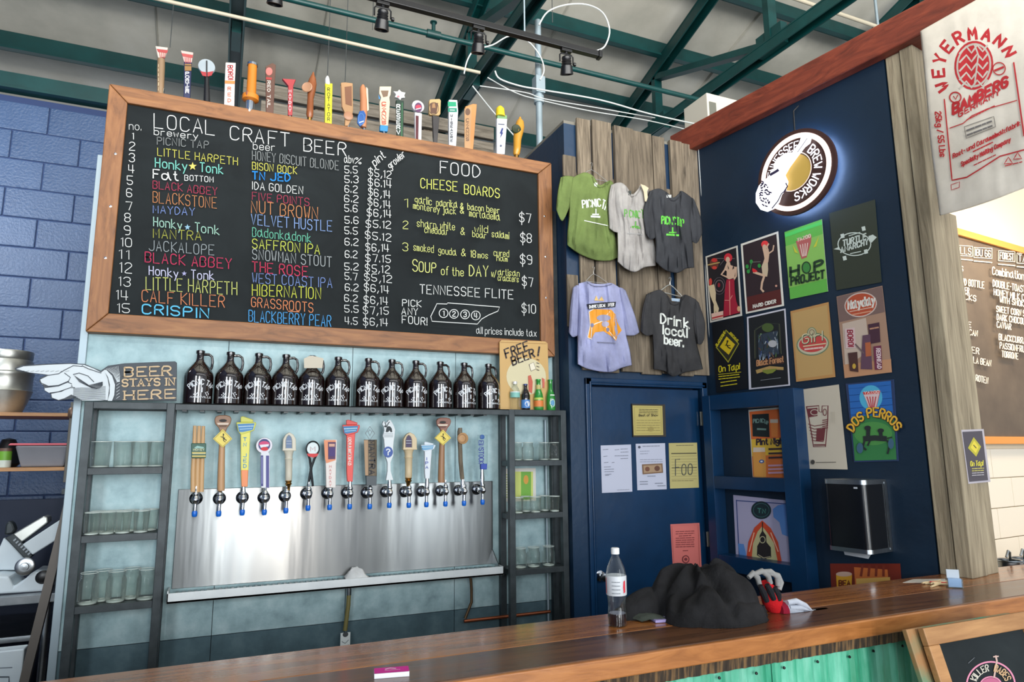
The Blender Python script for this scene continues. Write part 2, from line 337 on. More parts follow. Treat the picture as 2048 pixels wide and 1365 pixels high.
    def arc(s, t, cx, cy, r, a0, a1, h, w, c, ry=None, inward=False, emit=0, sy=-1):
        """text round an ellipse: angles in degrees measured clockwise from the top; sy=-1 for y-down frames"""
        s.k += 1; ry = ry or r; gl, W = layout(t)
        for g in gl:
            for pl in g:
                P = []
                for p in smooth2(pl):
                    an = math.radians(a0+(a1-a0)*p[0]/W); hh = p[1]/6*h
                    q = 1+(-hh if inward else hh)/r
                    P.append((cx+r*q*math.sin(an), cy+sy*ry*q*math.cos(an)))
                s.line(P, w, c, up=False, emit=emit)
        return s
    def star(s, cx, cy, r, c, n=5):
        return s.poly([(cx+(r if i % 2 == 0 else r*0.42)*math.sin(PI*i/n), cy-(r if i % 2 == 0 else r*0.42)*math.cos(PI*i/n)) for i in range(2*n)], c)
    def scrib(s, x0, y0, x1, y1, h, w, c, step=3.0, up=True):
        """tiny unreadable print drawn as broken word strokes"""
        if up: s.k += 1
        a = Vector((x0, y0)); b = Vector((x1, y1)); L = (b-a).length; t = (b-a)/L; x = 0
        while x < L:
            e = min(x+random.uniform(1.2, 3.6)*step, L); s.line([a+t*x, a+t*e], w, c, up=False); x = e+step*0.7
        return s
    def build(s, name, parent, **k):
        if parent.type == 'EMPTY':
            ch = {c.name.split('.')[0]: c for c in reversed(parent.children)}
            for nm in HOME.get(name, ()):
                if nm in ch: parent = ch[nm]; break
        return s.mb.build(name, None, parent, **k)
def smooth2(pl):
    if len(pl) < 4 or isinstance(pl, tuple): return pl
    closed = pl[0] == pl[-1]; P = [Vector(p) for p in pl]; out = []
    if not closed: out.append(P[0])
    for i in range(len(P)-1):
        a, b = P[i], P[i+1]
        hard = lambda v: v.x == 0 and v.y in (0, 3, 6)
        if not (i == 0 and not closed): out.append(a.copy() if hard(a) else a.lerp(b, 0.22))
        if not (i == len(P)-2 and not closed): out.append(b.copy() if hard(b) else a.lerp(b, 0.78))
    out.append(P[-1] if not closed else out[0])
    return [(p.x, p.y) for p in out]
def px_plane(D): return lambda x, y, l: onY(x, y, D-l)
def px_wall(off): return lambda x, y, l: onW(x, y, off+l)
# shapes traced on a plane Y=D and given real depth
def slab(mb, pts, D, t, m=None, T=(0,0,1)):
    return mb.prism([onY(T[0]+x/T[2], T[1]+y/T[2], D) for x, y in pts], (0, -t, 0), m)
def turned(mb, ax, D, m=None, T=(0,0,1), n=16, flat=1.0):
    """turned piece: list of (x, y, r) in pixels along its axis, round in section"""
    P = []; R = []
    for x, y, r in ax:
        a = onY(T[0]+x/T[2], T[1]+y/T[2], D); b = onY(T[0]+(x+r)/T[2], T[1]+y/T[2], D)
        P.append(a); R.append(max((b-a).length, 1e-4))
    vs = []; fs = []
    for p, r in zip(P, R): vs += [p+Vector((math.cos(2*PI*k/n)*r, math.sin(2*PI*k/n)*r*flat, 0)) for k in range(n)]
    for i in range(len(P)-1):
        for k in range(n): fs.append((i*n+k, (i+1)*n+k, (i+1)*n+(k+1) % n, i*n+(k+1) % n))
    fs += [tuple(range(n)), tuple(range(len(P)*n-1, (len(P)-1)*n-1, -1))]
    return mb.add(vs, fs, m)
# ================================================================ SETTING
MB().box((-3.2, -6, -0.1), (7, 8.2, 0), M['floor']).build('floor', kind='structure', label='grey concrete floor behind and before the bar', cat='floor')
# roof deck slopes up towards the camera; purlins are parts of the ceiling
def roofz(y): return 1.65+6-0.3242*y
ceil = thing('ceiling', 'sloping off-white roof deck on dark green steel purlins', 'ceiling', (1.5, 7.8, roofz(7.8)), kind='structure')
vs = [(-3.2, 8.0), (7, 8.0), (7, -6.0), (-3.2, -6.0)]
MB().add([(x, y, roofz(y)+0.02) for x, y in vs]+[(x, y, roofz(y)+0.12) for x, y in vs], [(0,1,2,3),(7,6,5,4),(0,4,5,1),(1,5,6,2),(2,6,7,3),(3,7,4,0)]).build('roof_deck', M['roof'], ceil)
def purlin(y, h=0.17):
    z = roofz(y); mb = MB(); w = 0.06
    mb.box((-3.1, y-0.004, z-h), (6.9, y+0.004, z)); mb.box((-3.1, y-w, z-h), (6.9, y, z-h+0.008)); mb.box((-3.1, y, z-0.008), (6.9, y+w, z)); mb.box((-3.1, y-w-0.003, z-h), (6.9, y-w, z-h+0.02))
    return mb.build('purlin', M['green'], ceil)
for y in (6.86, 6.07, 5.34, 4.60, 3.85, 3.1): purlin(y, 0.19)
for x in (-2.2, -0.75, 0.7, 2.9, 4.9): # deck panel laps seen as thin seams
    MB().add([(x, 8, roofz(8)+0.018), (x+0.02, 8, roofz(8)+0.018), (x+0.02, -3, roofz(-3)+0.018), (x, -3, roofz(-3)+0.018),
              (x+0.01, 8, roofz(8)-0.004), (x+0.01, -3, roofz(-3)-0.004)], [(0, 4, 5, 3), (4, 1, 2, 5), (0,3,2,1)]).build('deck_seam', M['roof'], ceil)
# trusses
def lbar(mb, a, b, w=0.09):
    a, b = Vector(a), Vector(b); mb.bar(a-Vector((0.05,0,0)), b-Vector((0.05,0,0)), 0.012, w, up=(0,0.01,1)); mb.bar(a+Vector((0.05,0,0)), b+Vector((0.05,0,0)), 0.012, w, up=(0,0.01,1))
    mb.bar(a+Vector((0,0,w/2)), b+Vector((0,0,w/2)), 0.12, 0.012, up=(0,0.01,1))
tl = {-0.05: 'green roof truss above the left end of the chalkboard', 1.98: 'green roof truss above the right end of the chalkboard', 4.08: 'green roof truss crossing above the weathered plank board and timber beam', 6.15: 'green roof truss farthest to the right, beyond the timber beam'}
for X, lb in tl.items():
    t = thing('roof_truss', lb, 'truss', (X, 7.4, 5.1), 'roof trusses')
    m = MB(); lbar(m, (X, 7.6, roofz(7.6)-0.25), (X, 1.0, roofz(1.0)-0.25), 0.12); m.build('top_chord', M['green'], t)
    m = MB(); lbar(m, (X, 7.3, 5.04), (X, 1.0, 4.92), 0.10); m.build('bottom_chord', M['green'], t)
    for (y0, z0, y1, z1) in ((5.46, roofz(5.46)-0.28, 5.46, 5.04), (5.46, roofz(5.46)-0.3, 3.86, 5.0), (3.86, roofz(3.86)-0.28, 3.86, 5.0), (3.86, roofz(3.86)-0.3, 2.2, 4.98)):
        m = MB(); m.bar((X, y0, z0), (X, y1, z1), 0.06, 0.09, up=(1, 0, 0)); m.build('web_member', M['green'], t)
    for y in (5.46, 3.86):
        m = MB(); m.box((X-0.035, y-0.14, 4.95), (X+0.035, y+0.14, 5.13)); m.build('gusset_plate', M['green'], t)
# block wall
BY = 5.3
wb = thing('wall_back', 'blue painted concrete block wall behind the left shelves', 'wall', (-1.0, BY, 0), kind='structure')
MB().box((-3.2, BY+0.008, 0), (6.9, BY+0.2, 4.10)).build('mortar_bed', M['mortar'], wb)
bme = None
x0s, cw, chh = -3.21, 0.4, 0.205
zt = 4.055
for r in range(19):
    z1 = zt-r*chh; z0 = z1-chh+0.006
    off = 0.2 if r % 2 else 0.0
    for k in range(7):
        x = x0s+off+k*cw
        if bme is None:
            o = MB().box((x, BY, z0), (x+cw-0.006, BY+0.05, z1)).build('block', M['block'], wb, bevel=0.006); bme = (o, x, z0)
        else:
            c = bme[0].copy(); COL.objects.link(c); c.location = (x-bme[1], random.uniform(-0.002, 0.002), z0-bme[2])
m = MB(); m.box((-3.2, BY-0.06, 4.12), (6.9, BY+0.02, 4.24)); m.box((-3.2, BY-0.10, 4.11), (6.9, BY-0.06, 4.125)); m.build('eave_beam', M['green'], wb)
# side walls left/right of the hall, far from view
MB().box((-3.3, -6, 0), (-3.2, 8.2, 9.0)).build('wall_left', M['block'], kind='structure', label='blue block side wall left of the bar', cat='wall')
# galvanised tap wall in sheets
wt = thing('wall_tap', 'galvanised steel sheet wall behind the taps', 'wall', (0.6, TAPY, 0), kind='structure')
xa = onY(168, 700, TAPY).x; xs = [xa, onY(458, 690, TAPY).x, onY(690, 1220, TAPY).x, onY(911, 760, TAPY).x, 1.885]
zs = onY(700, 1243, TAPY).z
for i in range(4):
    MB().box((xs[i]+0.0015, TAPY, zs+0.0015), (xs[i+1]-0.0015, TAPY+0.02, 3.15)).build('steel_sheet', M['galv'], wt)
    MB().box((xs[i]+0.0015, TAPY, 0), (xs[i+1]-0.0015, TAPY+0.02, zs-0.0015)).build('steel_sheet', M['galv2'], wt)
MB().box((xa, TAPY+0.021, 0), (1.885, TAPY+0.08, 3.15)).build('stud_frame', mat((60, 66, 70)), wt)
MB().box((xa-0.02, TAPY-0.012, 0), (xa+0.012, TAPY+0.08, 3.1)).build('corner_angle', M['conduit'], wt, bevel=0.002)
MB().box((1.855, TAPY-0.03, 0), (1.885, TAPY+0.0, 3.15)).build('edge_trim', M['rack'], wt)
# enclosed room: side wall, door wall, poster wall
WT = 3.695
MB().box((1.888, DOORY+0.081, 0), (1.95, 5.3, WT)).build('wall_side', M['bluewall'], kind='structure', label='navy side wall of the little room right of the taps', cat='wall')
DL, DR, DT = onY(1182, 774, DOORY).x, onY(1398, 778, DOORY).x, onY(1290, 777, DOORY).z
fw = 0.055
wd2 = MB(); wd2.box((1.888, DOORY, 0), (DL-0.012, DOORY+0.08, WT)); wd2.box((DL-0.012, DOORY, DT+0.012), (2.93, DOORY+0.08, WT)); wd2.box((DR+0.012, DOORY, 0), (2.93, DOORY+0.08, DT+0.012))
wd2.build('wall_door', M['bluewall'], kind='structure', label='navy wall around the closed door', cat='wall')
pw = MB(); a = WQ.copy(); a.z = 0
pw.obox(a+Vector((-0.03, 0.12, 0))*0+(-WD)*0.1, WD*1.41, -WN*0.08, (0, 0, WT)); pw.build('wall_right', M['bluewall2'], kind='structure', label='navy wall carrying the rows of beer posters', cat='wall')
# door
dr = thing('door_1', 'closed navy door with papers taped on it', 'door', ((DL+DR)/2, DOORY, 0), kind='structure')
MB().box((DL, DOORY+0.012, 0.01), (DR, DOORY+0.05, DT)).build('door_leaf', M['bluetrim'], dr, bevel=0.002)
k = onY(1207, 1155, DOORY-0.03)
m = MB(); m.lathe([(0.03, 0), (0.03, 0.006), (0.012, 0.01), (0.012, 0.03), (0.024, 0.038), (0.028, 0.052), (0.022, 0.064), (0.001, 0.068)], (k.x, DOORY+0.012, k.z), 20, (0, -1, 0)); m.build('door_knob', M['chrome'], dr, label='round chrome door knob', smooth=True)
for y in (838, 1080):
    h = onY(1403, y, DOORY); MB().box((DR-0.002, DOORY-0.008, h.z-0.045), (DR+0.012, DOORY+0.004, h.z+0.045)).build('hinge', mat((214, 208, 186), 0.35, 0.8), dr, bevel=0.002)
m = MB()
m.box((DL-0.045, DOORY-0.018, 0), (DL-0.004, DOORY, DT+0.05)); m.box((DR+0.012, DOORY-0.018, 0), (DR+0.05, DOORY, DT+0.05)); m.box((DL-0.045, DOORY-0.018, DT+0.008), (DR+0.05, DOORY, DT+0.05)); m.box((DL-0.022, DOORY-0.026, 0), (DL-0.012, DOORY, DT+0.03)); m.box((DL-0.022, DOORY-0.026, DT+0.02), (DR+0.03, DOORY, DT+0.03))
m.build('trim_1', M['bluetrim'], bevel=0.004, kind='structure', label='navy moulded frame around the closed door', cat='door frame')
# timber beam over the poster wall
bz0 = onW(1500, 245, 0.05).z; bz1 = onW(1700, 71, 0.05).z
b0 = WQ - WD*0.16 + WN*0.06
m = MB(); m.obox((b0.x, b0.y, 3.68), WD*3.0, -WN*0.16, (0, 0, 0.17)); m.build('timber_beam', M['redwood'], label='long red-brown timber beam running along the top of the poster wall', cat='beam', bevel=0.008)
# weathered post standing at the end of the poster wall
pc = WQ+WD*1.318; pt = thing('timber_post', 'tall weathered grey timber post standing on the bar beside the poster wall', 'post', (3.2, 2.1, CTR))
m = MB(); m.obox((pc.x, pc.y, CTR), WD*0.07, -WN*0.16, (0, 0, 3.68-CTR)); m.build('board', M['post'], pt, bevel=0.004)
p2 = pc+WD*0.078+WN*0.012; m = MB(); m.obox((p2.x, p2.y, CTR), WD*0.065, -WN*0.150, (0, 0, 3.68-CTR)); m.build('board', M['post'], pt, bevel=0.004)
p3 = p2+WD*0.04-WN*0.150; m = MB(); m.obox((p3.x, p3.y, CTR), WD*0.02, -WN*0.12, (0, 0, 2.82-CTR)); m.build('board', M['post'], pt, bevel=0.004)
m = MB(); m.obox((p3.x-0.02, p3.y-0.01, 2.84), WD*0.03, -WN*0.035, (0, 0, 0.84)); m.build('board', M['post'], pt, bevel=0.004)
# kitchen beyond
KD = Vector((0.9934, 0.114, 0)); KN = Vector((0.114, -0.9934, 0)); KQ = Vector((4.173, 2.6, 0))
def onK(x, y, off=0.0): return onP(x, y, KQ+KN*off, KN)
KS = 1.0
wk = thing('wall_kitchen', 'cream tiled kitchen wall beyond the timber post', 'wall', (4.6, 2.64, 0), kind='structure')
k0 = KQ-KD*0.75
MB().obox((k0.x, k0.y+0.02, 0), KD*2.4, (0, 0.08, 0), (0, 0, 3.9)).build('plaster', mat((222, 206, 178), 0.7), wk)
for r in range(7):
    for c in range(5):
        q = KQ+KD*(-0.75+c*0.42+(0.21 if r % 2 else 0)); MB().obox((q.x, q.y, 0.42+r*0.175), KD*0.416, (0, 0.03, 0), (0, 0, 0.171)).build('tile', M['tile'], wk, bevel=0.003)
# kitchen menu chalkboard
mz0, mz1 = onK(1990, 889).z, onK(1925, 466).z
km = thing('kitchen_menu_board', 'brown kitchen menu board with golden wooden frame seen past the post', 'menu board', (4.7, 2.62, mz0))
def kp(x, y, l): return onK(x, y, 0.022+l)
q = KQ-KD*0.35+KN*0.02
MB().obox((q.x, q.y, mz0+0.02), KD*1.9, -KN*0.02, (0, 0, mz1-mz0-0.04)).build('panel', nmat('brown_chalkboard', [(0.3, (84, 72, 60)), (0.7, (110, 96, 80))], nscale=3, rough=0.6), km)
for z in (mz0, mz1-0.045): MB().obox((q.x, q.y, z), KD*1.9, KN*0.02, (0, 0, 0.045)).build('frame_rail', mat((214, 142, 62), 0.45), km, bevel=0.003)
a = Art(kp, 0.0008); W_ = (236, 226, 206)
def kt(t, x0, y0, x1, y1, h, w=1.7): a.text(t, x0, y0, x1, y1, h, w, W_)
for x0, x1, t in ((1915, 1945, 'ILLS'), (1948, 1984, 'IBU 66'), (1997, 2030, 'FOREST'), (2034, 2064, 'TAP')):
    y = 501+(x0-1915)*0.13; kt(t, x0+3, y+6, x1-3, y+9, 13); a.line([(x0, y-10), (x1, y-8), (x1, y+12), (x0, y+10)], 1.5, W_, closed=True); a.scrib(x0, y+17, x1, y+20, 4, 2, W_, 1.5)
for t, x0, y0, x1, y1, h in (('S', 1921, 543, 1926, 543, 10), ('ND BOTTLE', 1924, 570, 1968, 577, 13), ('ER', 1930, 587, 1938, 588, 12), ('CKS', 1930, 599, 1952, 603, 11), ('E', 1937, 654, 1942, 655, 10), ('CAN', 1939, 670, 1955, 673, 11),
    ('ER', 1944, 706, 1958, 709, 12), ('LA BEAN', 1947, 726, 1982, 733, 12), ('ROTEN', 1952, 762, 1976, 768, 12), ('Combination', 1985, 549, 2048, 560, 15), ('DOUBLE-TOASTED', 1986, 573, 2062, 588, 13), ('HONEY MILK CHOC', 1988, 590, 2066, 605, 12),
    ('WITH SMOKED', 2000, 605, 2060, 616, 11), ('SWEET CORN SALT', 1993, 624, 2066, 636, 12), ('DARK CHOCOLATE', 1994, 640, 2066, 652, 12), ('CAVIAR', 1994, 655, 2022, 660, 12), ('BLACKCURRANT', 1998, 680, 2062, 690, 12), ('PASSIONFRUIT', 2000, 697, 2056, 706, 12), ('TORRONE', 2004, 714, 2036, 719, 12)):
    kt(t, x0, y0, x1, y1, h)
a.build('lettering', km)
MB().obox((q.x+0.03, q.y-0.62, 0), KD*2.6, (0, 0.55, 0), (0, 0, 0.95)).build('kitchen_counter', mat((190, 172, 146), 0.4), label='pale kitchen counter beyond the timber post', cat='counter', bevel=0.005)
for (x, y) in ((2012, 1110), (2040, 1105)):
    c = onY(x, y, 2.28); pt_ = thing('steel_pot', 'stainless pot on the kitchen counter nearest the post' if x < 2020 else 'stainless pot on the kitchen counter at the picture edge', 'pot', (c.x+0.02, c.y, 0.95), 'kitchen pots')
    MB().lathe([(0.05, 0), (0.055, 0.004), (0.055, 0.12), (0.06, 0.125), (0.058, 0.13), (0.05, 0.127), (0.05, 0.01), (0, 0.008)], (c.x+0.02, c.y, 0.95), 24).build('pot_body', M['steel2'], pt_, smooth=True)
    MB().tube([(c.x+0.02, c.y, 1.02), (c.x+0.0, c.y-0.02, 1.12), (c.x-0.03, c.y-0.03, 1.13), (c.x-0.05, c.y-0.03, 1.10)], 0.006).build('ladle', M['steel2'], pt_, smooth=True)
# ================================================================ BAR
ZT = CTR
bar = thing('bar_counter', 'long glossy plank bar counter with rough sawn lower edge and teal metal front', 'bar counter', (1.4, 1.95, 0))
YB, YF = 2.200, 1.742
y1 = 1.962
for i, (ya, yb, mt) in enumerate(((y1+0.0015, YB, 'barlight'), (YF+0.02, y1-0.0015, 'bardark'))):
    MB().box((-1.6, ya, ZT-0.045), (3.79, yb, ZT)).build('plank', M[mt], bar, bevel=0.003)
MB().box((-1.6, YF, ZT-0.056), (3.79, YF+0.019, ZT-0.0005)).build('nosing', M['baredge'], bar, bevel=0.004)
m = MB(); n = 300; random.seed(3)
top = [ZT-0.057]*(n+1); bot = [ZT-0.092+random.uniform(-0.0014, 0.0014) for _ in range(n+1)]
X = [-1.6+4.05*i/n for i in range(n+1)]; fy = [YF+0.012+random.uniform(-0.0014, 0.0014) for _ in range(n+1)]
m.add([(X[i], fy[i], top[i]) for i in range(n+1)]+[(X[i], fy[i]+0.004, bot[i]) for i in range(n+1)]+[(X[i], YF+0.07, top[i]) for i in range(n+1)]+[(X[i], YF+0.07, bot[i]) for i in range(n+1)],
      [(i, n+1+i, n+2+i, i+1) for i in range(n)]+[(n+1+i, 3*n+3+i, 3*n+4+i, n+2+i) for i in range(n)]+[(i, i+1, 2*n+3+i, 2*n+2+i) for i in range(n)])
m.build('rough_edge', M['bark'], bar)
# ribbed teal front panels
x = -1.6; i = 0; random.seed(11)
while x < 3.8:
    w = 0.42; m = MB(); nn = 56
    def fy2(u): return YF+0.045-0.010*max(0, math.sin(u*w*2*PI/0.07))**0.6 if True else 0
    m.grid(lambda u, v: Vector((x+u*w, fy2(u)+0.004*(i % 2), 0.05+v*(ZT-0.125))), nn, 1)
    m.build('metal_panel', M['teal'], bar, smooth=False)
    for u in (0.1, 0.45, 0.8): MB().lathe([(0.005, 0), (0.004, 0.004), (0, 0.005)], (x+u*w, YF+0.036, ZT-0.115+random.uniform(-0.006, 0.006)), 8, (0, -1, 0)).build('nail', M['black'], bar)
    x += w-0.01; i += 1
MB().box((-1.6, YF+0.05, 0), (3.78, YB-0.06, ZT-0.05)).build('bar_core', mat((46, 52, 56)), bar)
# ================================================================ MENU CHALKBOARD
BX0, BX1, BZ0, BZ1 = -0.590, 1.839, 2.212, 3.451
IX0, IX1, IZ0, IZ1 = -0.506, 1.746, 2.304, 3.367
cb = thing('menu_chalkboard', 'big wood-framed chalkboard listing beers and food, hung above the growlers', 'chalkboard', ((BX0+BX1)/2, BRD+0.03, BZ0))
MB().box((IX0-0.02, BRD+0.018, IZ0-0.02), (IX1+0.02, BRD+0.04, IZ1+0.02)).build('slate', M['chalk'], cb)
def rail(pts, mt): MB().prism([(x, BRD, z) for x, z in pts], (0, 0.068, 0)).build('frame_rail', M[mt], cb, bevel=0.004)
g = 0.0012
rail([(BX0+g, BZ1), (BX1-g, BZ1), (IX1-g, IZ1), (IX0+g, IZ1)], 'wood'); rail([(BX0+g, BZ0), (IX0+g, IZ0), (IX1-g, IZ0), (BX1-g, BZ0)], 'wood')
rail([(BX0, BZ0+g), (BX0, BZ1-g), (IX0, IZ1-g), (IX0, IZ0+g)], 'woodv'); rail([(BX1, BZ0+g), (IX1, IZ0+g), (IX1, IZ1-g), (BX1, BZ1-g)], 'woodv')
for px in ((231, 308), (221, 413), (211, 516), (1089, 433), (1091, 514), (1092, 596)):
    p = onY(px[0], px[1], BRD); MB().lathe([(0.007, 0), (0.006, 0.003), (0.001, 0.004)], (p.x, BRD, p.z), 10, (0, -1, 0)).build('screw', M['chrome'], cb)
bp_ = px_plane(BRD+0.017)
W, LG = (214, 216, 214), (158, 164, 166)
a = Art(bp_, 0.0004, (180, 190, 2.7865))
def ct(t, x0, y0, x1, y1, h, c=W, w=4.4, j=0.18): a.text(t, x0, y0, x1, y1, h, w*(0.72 if t.islower() and h < 46 else 0.86), c, jit=j, rough=0.9)
ct('LOCAL', 358, 180, 695, 224, 78, w=6); ct('CRAFT', 780, 247, 1112, 288, 75, w=6); ct('BEER', 1190, 313, 1425, 338, 72, w=6)
ct('no.', 218, 192, 285, 198, 42, w=4); ct('brewery', 358, 221, 602, 249, 36, w=5); ct('beer', 910, 302, 1030, 313, 40, w=4.5)
for t, x, y0, y1, w in (('1', 240, 210, 245, 6), ('2', 235, 262, 308, 30), ('3', 232, 325, 372, 30), ('4', 230, 390, 435, 30), ('5', 223, 450, 498, 30), ('6', 217, 522, 568, 30), ('7', 218, 595, 640, 34), ('8', 208, 660, 708, 32), ('9', 208, 730, 780, 34)):
    ct(t, x-w/2, y1, x+w/2, y1+2, y1-y0, w=5)
for t, x0, x1, y0, y1 in (('10', 173, 232, 797, 845), ('11', 165, 218, 865, 915), ('12', 168, 232, 935, 992), ('13', 163, 226, 1015, 1066), ('14', 148, 210, 1090, 1142), ('15', 152, 222, 1163, 1213)): ct(t, x0, y1-2, x1, y1+2, y1-y0, w=5)
YE, TE, CR, OR, BL, GY = (196, 192, 84), (112, 186, 172), (158, 48, 74), (190, 124, 78), (116, 138, 196), (112, 116, 116)
ct('PICNIC TAP', 375, 274, 660, 300, 40, GY, 6); ct('LITTLE HARPETH', 378, 338, 822, 392, 42, YE); ct('Honky', 365, 402, 540, 424, 50, TE, 7); ct('Tonk', 615, 428, 740, 440, 50, TE, 7); a.star(572, 398, 24, (206, 190, 90))
ct('Fat', 352, 464, 492, 478, 48, W, 8); ct('BOTTOM', 528, 476, 686, 487, 30, W); ct('BLACK ABBEY', 350, 520, 708, 560, 42, CR, 5); ct('BLACKSTONE', 350, 598, 705, 632, 60, OR)
ct('MAYDAY', 352, 658, 582, 672, 42, BL); ct('Honky', 355, 730, 510, 752, 50, (150, 190, 174), 6); ct('Tonk', 585, 762, 720, 780, 50, (150, 190, 174), 6); a.star(543, 738, 18, (126, 168, 190))
ct('MANTRA', 352, 796, 620, 812, 50, (164, 166, 66)); ct('JACKALOPE', 328, 868, 690, 892, 56, (150, 158, 162)); ct('BLACK ABBEY', 308, 932, 787, 970, 56, (184, 48, 84), 6)
ct('Honky', 330, 1002, 490, 1020, 48, (188, 188, 214), 6); ct('Tonk', 565, 1024, 690, 1032, 48, (188, 188, 214), 6); a.star(525, 996, 15, (150, 150, 190))
ct('LITTLE HARPETH', 312, 1085, 818, 1114, 70, (188, 194, 108), 5.5); ct('CALF KILLER', 290, 1152, 748, 1185, 64, (202, 124, 84), 5.5); ct('CRISPIN', 290, 1218, 662, 1245, 52, (92, 184, 222), 9)
ct('HONEY BISCUIT BLONDE', 905, 360, 1385, 420, 50, (134, 138, 138)); ct('BISON BOCK', 905, 414, 1152, 442, 40, YE); ct('TN JED', 905, 470, 1115, 483, 42, (28, 128, 212), 8)
ct('IDA GOLDEN', 905, 526, 1186, 553, 42, W); ct('FIVE POINTS', 905, 584, 1222, 618, 42, CR); ct('NUT BROWN', 900, 655, 1270, 695, 66, OR, 5); ct('VELVET HUSTLE', 900, 722, 1348, 762, 58, (122, 150, 200), 5)
ct('Badonkadonk', 905, 788, 1232, 822, 50, (98, 178, 150)); ct('SAFFRON IPA', 905, 853, 1280, 888, 52, (188, 198, 80), 5); ct('SNOWMAN STOUT', 905, 915, 1346, 960, 56, LG, 4.5); ct('THE ROSE', 905, 984, 1212, 1012, 55, (186, 48, 80), 6)
ct('WEST COAST IPA', 905, 1048, 1348, 1076, 54, (112, 136, 192)); ct('HIBERNATION', 905, 1117, 1286, 1138, 62, (196, 202, 72), 5); ct('GRASSROOTS', 900, 1180, 1242, 1212, 52, (212, 130, 86), 5); a.line([(1105, 1206), (1165, 1210)], 4, (212, 130, 86))
ct('BLACKBERRY PEAR', 885, 1263, 1342, 1293, 62, (72, 152, 212), 5)
a.T = (640, 220, 2.844)
ct('abv', 138, 300, 195, 305, 42, w=4.5); ct('%', 200, 306, 236, 310, 36, w=4)
for i, (t, y) in enumerate(zip('5.5 5.3 6.2 6.2 5.6 5.6 5.5 6.2 6.2 5.2 5.7 6.2 6.2 5.5 4.5'.split(), (358, 413, 468, 523, 577, 645, 705, 770, 840, 910, 965, 1028, 1090, 1150, 1218))): ct(t, 140+(i % 3), y, 212+(i % 2)*6, y+4, 40, w=4.6)
PR = '$5,12 $6.14 $6,14 $6,14 $6,14 $5.12 $5.12 $6,14 $7.15 $5,12 $5,12 $6,14 $6,14 $7,15 $6,14'.split()
for t, x0, x1, y0, y1 in zip(PR, (275,275,275,272,268,262,258,260,260,258,252,252,250,246,246), (405,405,400,400,403,403,403,390,400,395,408,390,385,388,385), (372,430,485,540,603,668,730,800,862,920,972,1030,1100,1160,1225), (392,445,505,562,612,675,750,808,870,930,985,1045,1110,1165,1230)): ct(t, x0, y0, x1, y1, 42, w=4.6)
a.text('pint', 312, 322, 374, 268, 46, 4.5, W, up=(-0.5, -0.86)); a.text('growler', 400, 338, 486, 262, 40, 4, W, up=(-0.5, -0.86))
ct('FOOD', 683, 360, 910, 386, 68, w=6); ct('CHEESE', 573, 444, 780, 462, 54, (200, 206, 100), 5.5); ct('BOARDS', 822, 476, 1021, 500, 52, (200, 206, 100), 5.5)
Y2 = (206, 210, 126)
for r in (('1', 478, 553, 496, 555, 48), ('2', 472, 677, 500, 678, 44), ('3', 470, 802, 500, 805, 46), ('garlic', 540, 530, 635, 542, 42), ('paprika', 662, 546, 780, 558, 40), ('&', 798, 562, 815, 563, 34), ('bacon', 840, 568, 930, 578, 36), ('beer', 948, 580, 1020, 590, 36),
    ('monterey', 530, 562, 680, 585, 36), ('jack', 700, 588, 772, 594, 38), ('&', 798, 588, 818, 590, 34), ('mortadella', 850, 606, 1022, 628, 40), ('sharp', 552, 664, 660, 676, 42), ('white', 684, 676, 766, 684, 40), ('cheddar', 595, 698, 728, 712, 38), ('&', 800, 710, 822, 712, 42),
    ('wild', 880, 694, 955, 700, 40), ('boar', 868, 722, 945, 732, 34), ('salami', 978, 722, 1075, 735, 38), ('smoked', 532, 800, 645, 812, 42), ('gouda', 674, 816, 775, 828, 38), ('&', 805, 832, 828, 833, 42), ('18', 856, 838, 886, 840, 40), ('mos', 898, 842, 955, 846, 36),
    ('cured', 988, 830, 1074, 838, 38), ('ham', 1005, 858, 1066, 864, 30)): ct(*r[:6], Y2, 4)
ct('S', 528, 916, 555, 919, 66, Y2, 5.5); ct('OUP', 564, 920, 660, 928, 56, Y2, 5.5); ct('of', 690, 938, 730, 940, 48, Y2); ct('the', 752, 942, 816, 946, 46, Y2); ct('DAY', 850, 942, 956, 950, 60, Y2, 5.5); ct('w/', 975, 950, 1002, 954, 42, Y2, 4)
ct('artisan', 1012, 940, 1134, 948, 36, Y2, 4); ct('crackers', 1012, 970, 1130, 980, 34, Y2, 4)
for t, x0, y0, x1, y1 in (('$7', 1135, 636, 1200, 642), ('$8', 1140, 750, 1203, 756), ('$9', 1140, 872, 1206, 880), ('$7', 1150, 1000, 1210, 1006), ('$10', 1148, 1154, 1226, 1160)): ct(t, x0, y0, x1, y1, 50, w=4.6)
ct('TENNESSEE FLITE', 568, 1043, 1098, 1076, 50, w=5); ct('PICK', 470, 1115, 576, 1121, 36, w=5); ct('ANY', 466, 1163, 556, 1168, 38, w=5); ct('FOUR!', 468, 1213, 608, 1226, 42, w=5)
a.line([(665, 1103), (722, 1105), (726, 1098), (1022, 1122), (1012, 1145), (958, 1168), (920, 1190), (895, 1219), (637, 1203), (630, 1175), (650, 1135)], 4, W, closed=True)
for t, x, y in (('1', 703, 1157), ('2', 762, 1161), ('3', 825, 1164), ('4', 886, 1170)): a.ring(x, y, 25, 25, 4, W); a.text(t, x-(3 if t == '1' else 8), y+14, x+(3 if t == '1' else 8), y+14, 28, 4.5, W)
ct('all prices include tax', 890, 1272, 1230, 1290, 38, w=4)
a.build('chalk_lettering', cb)
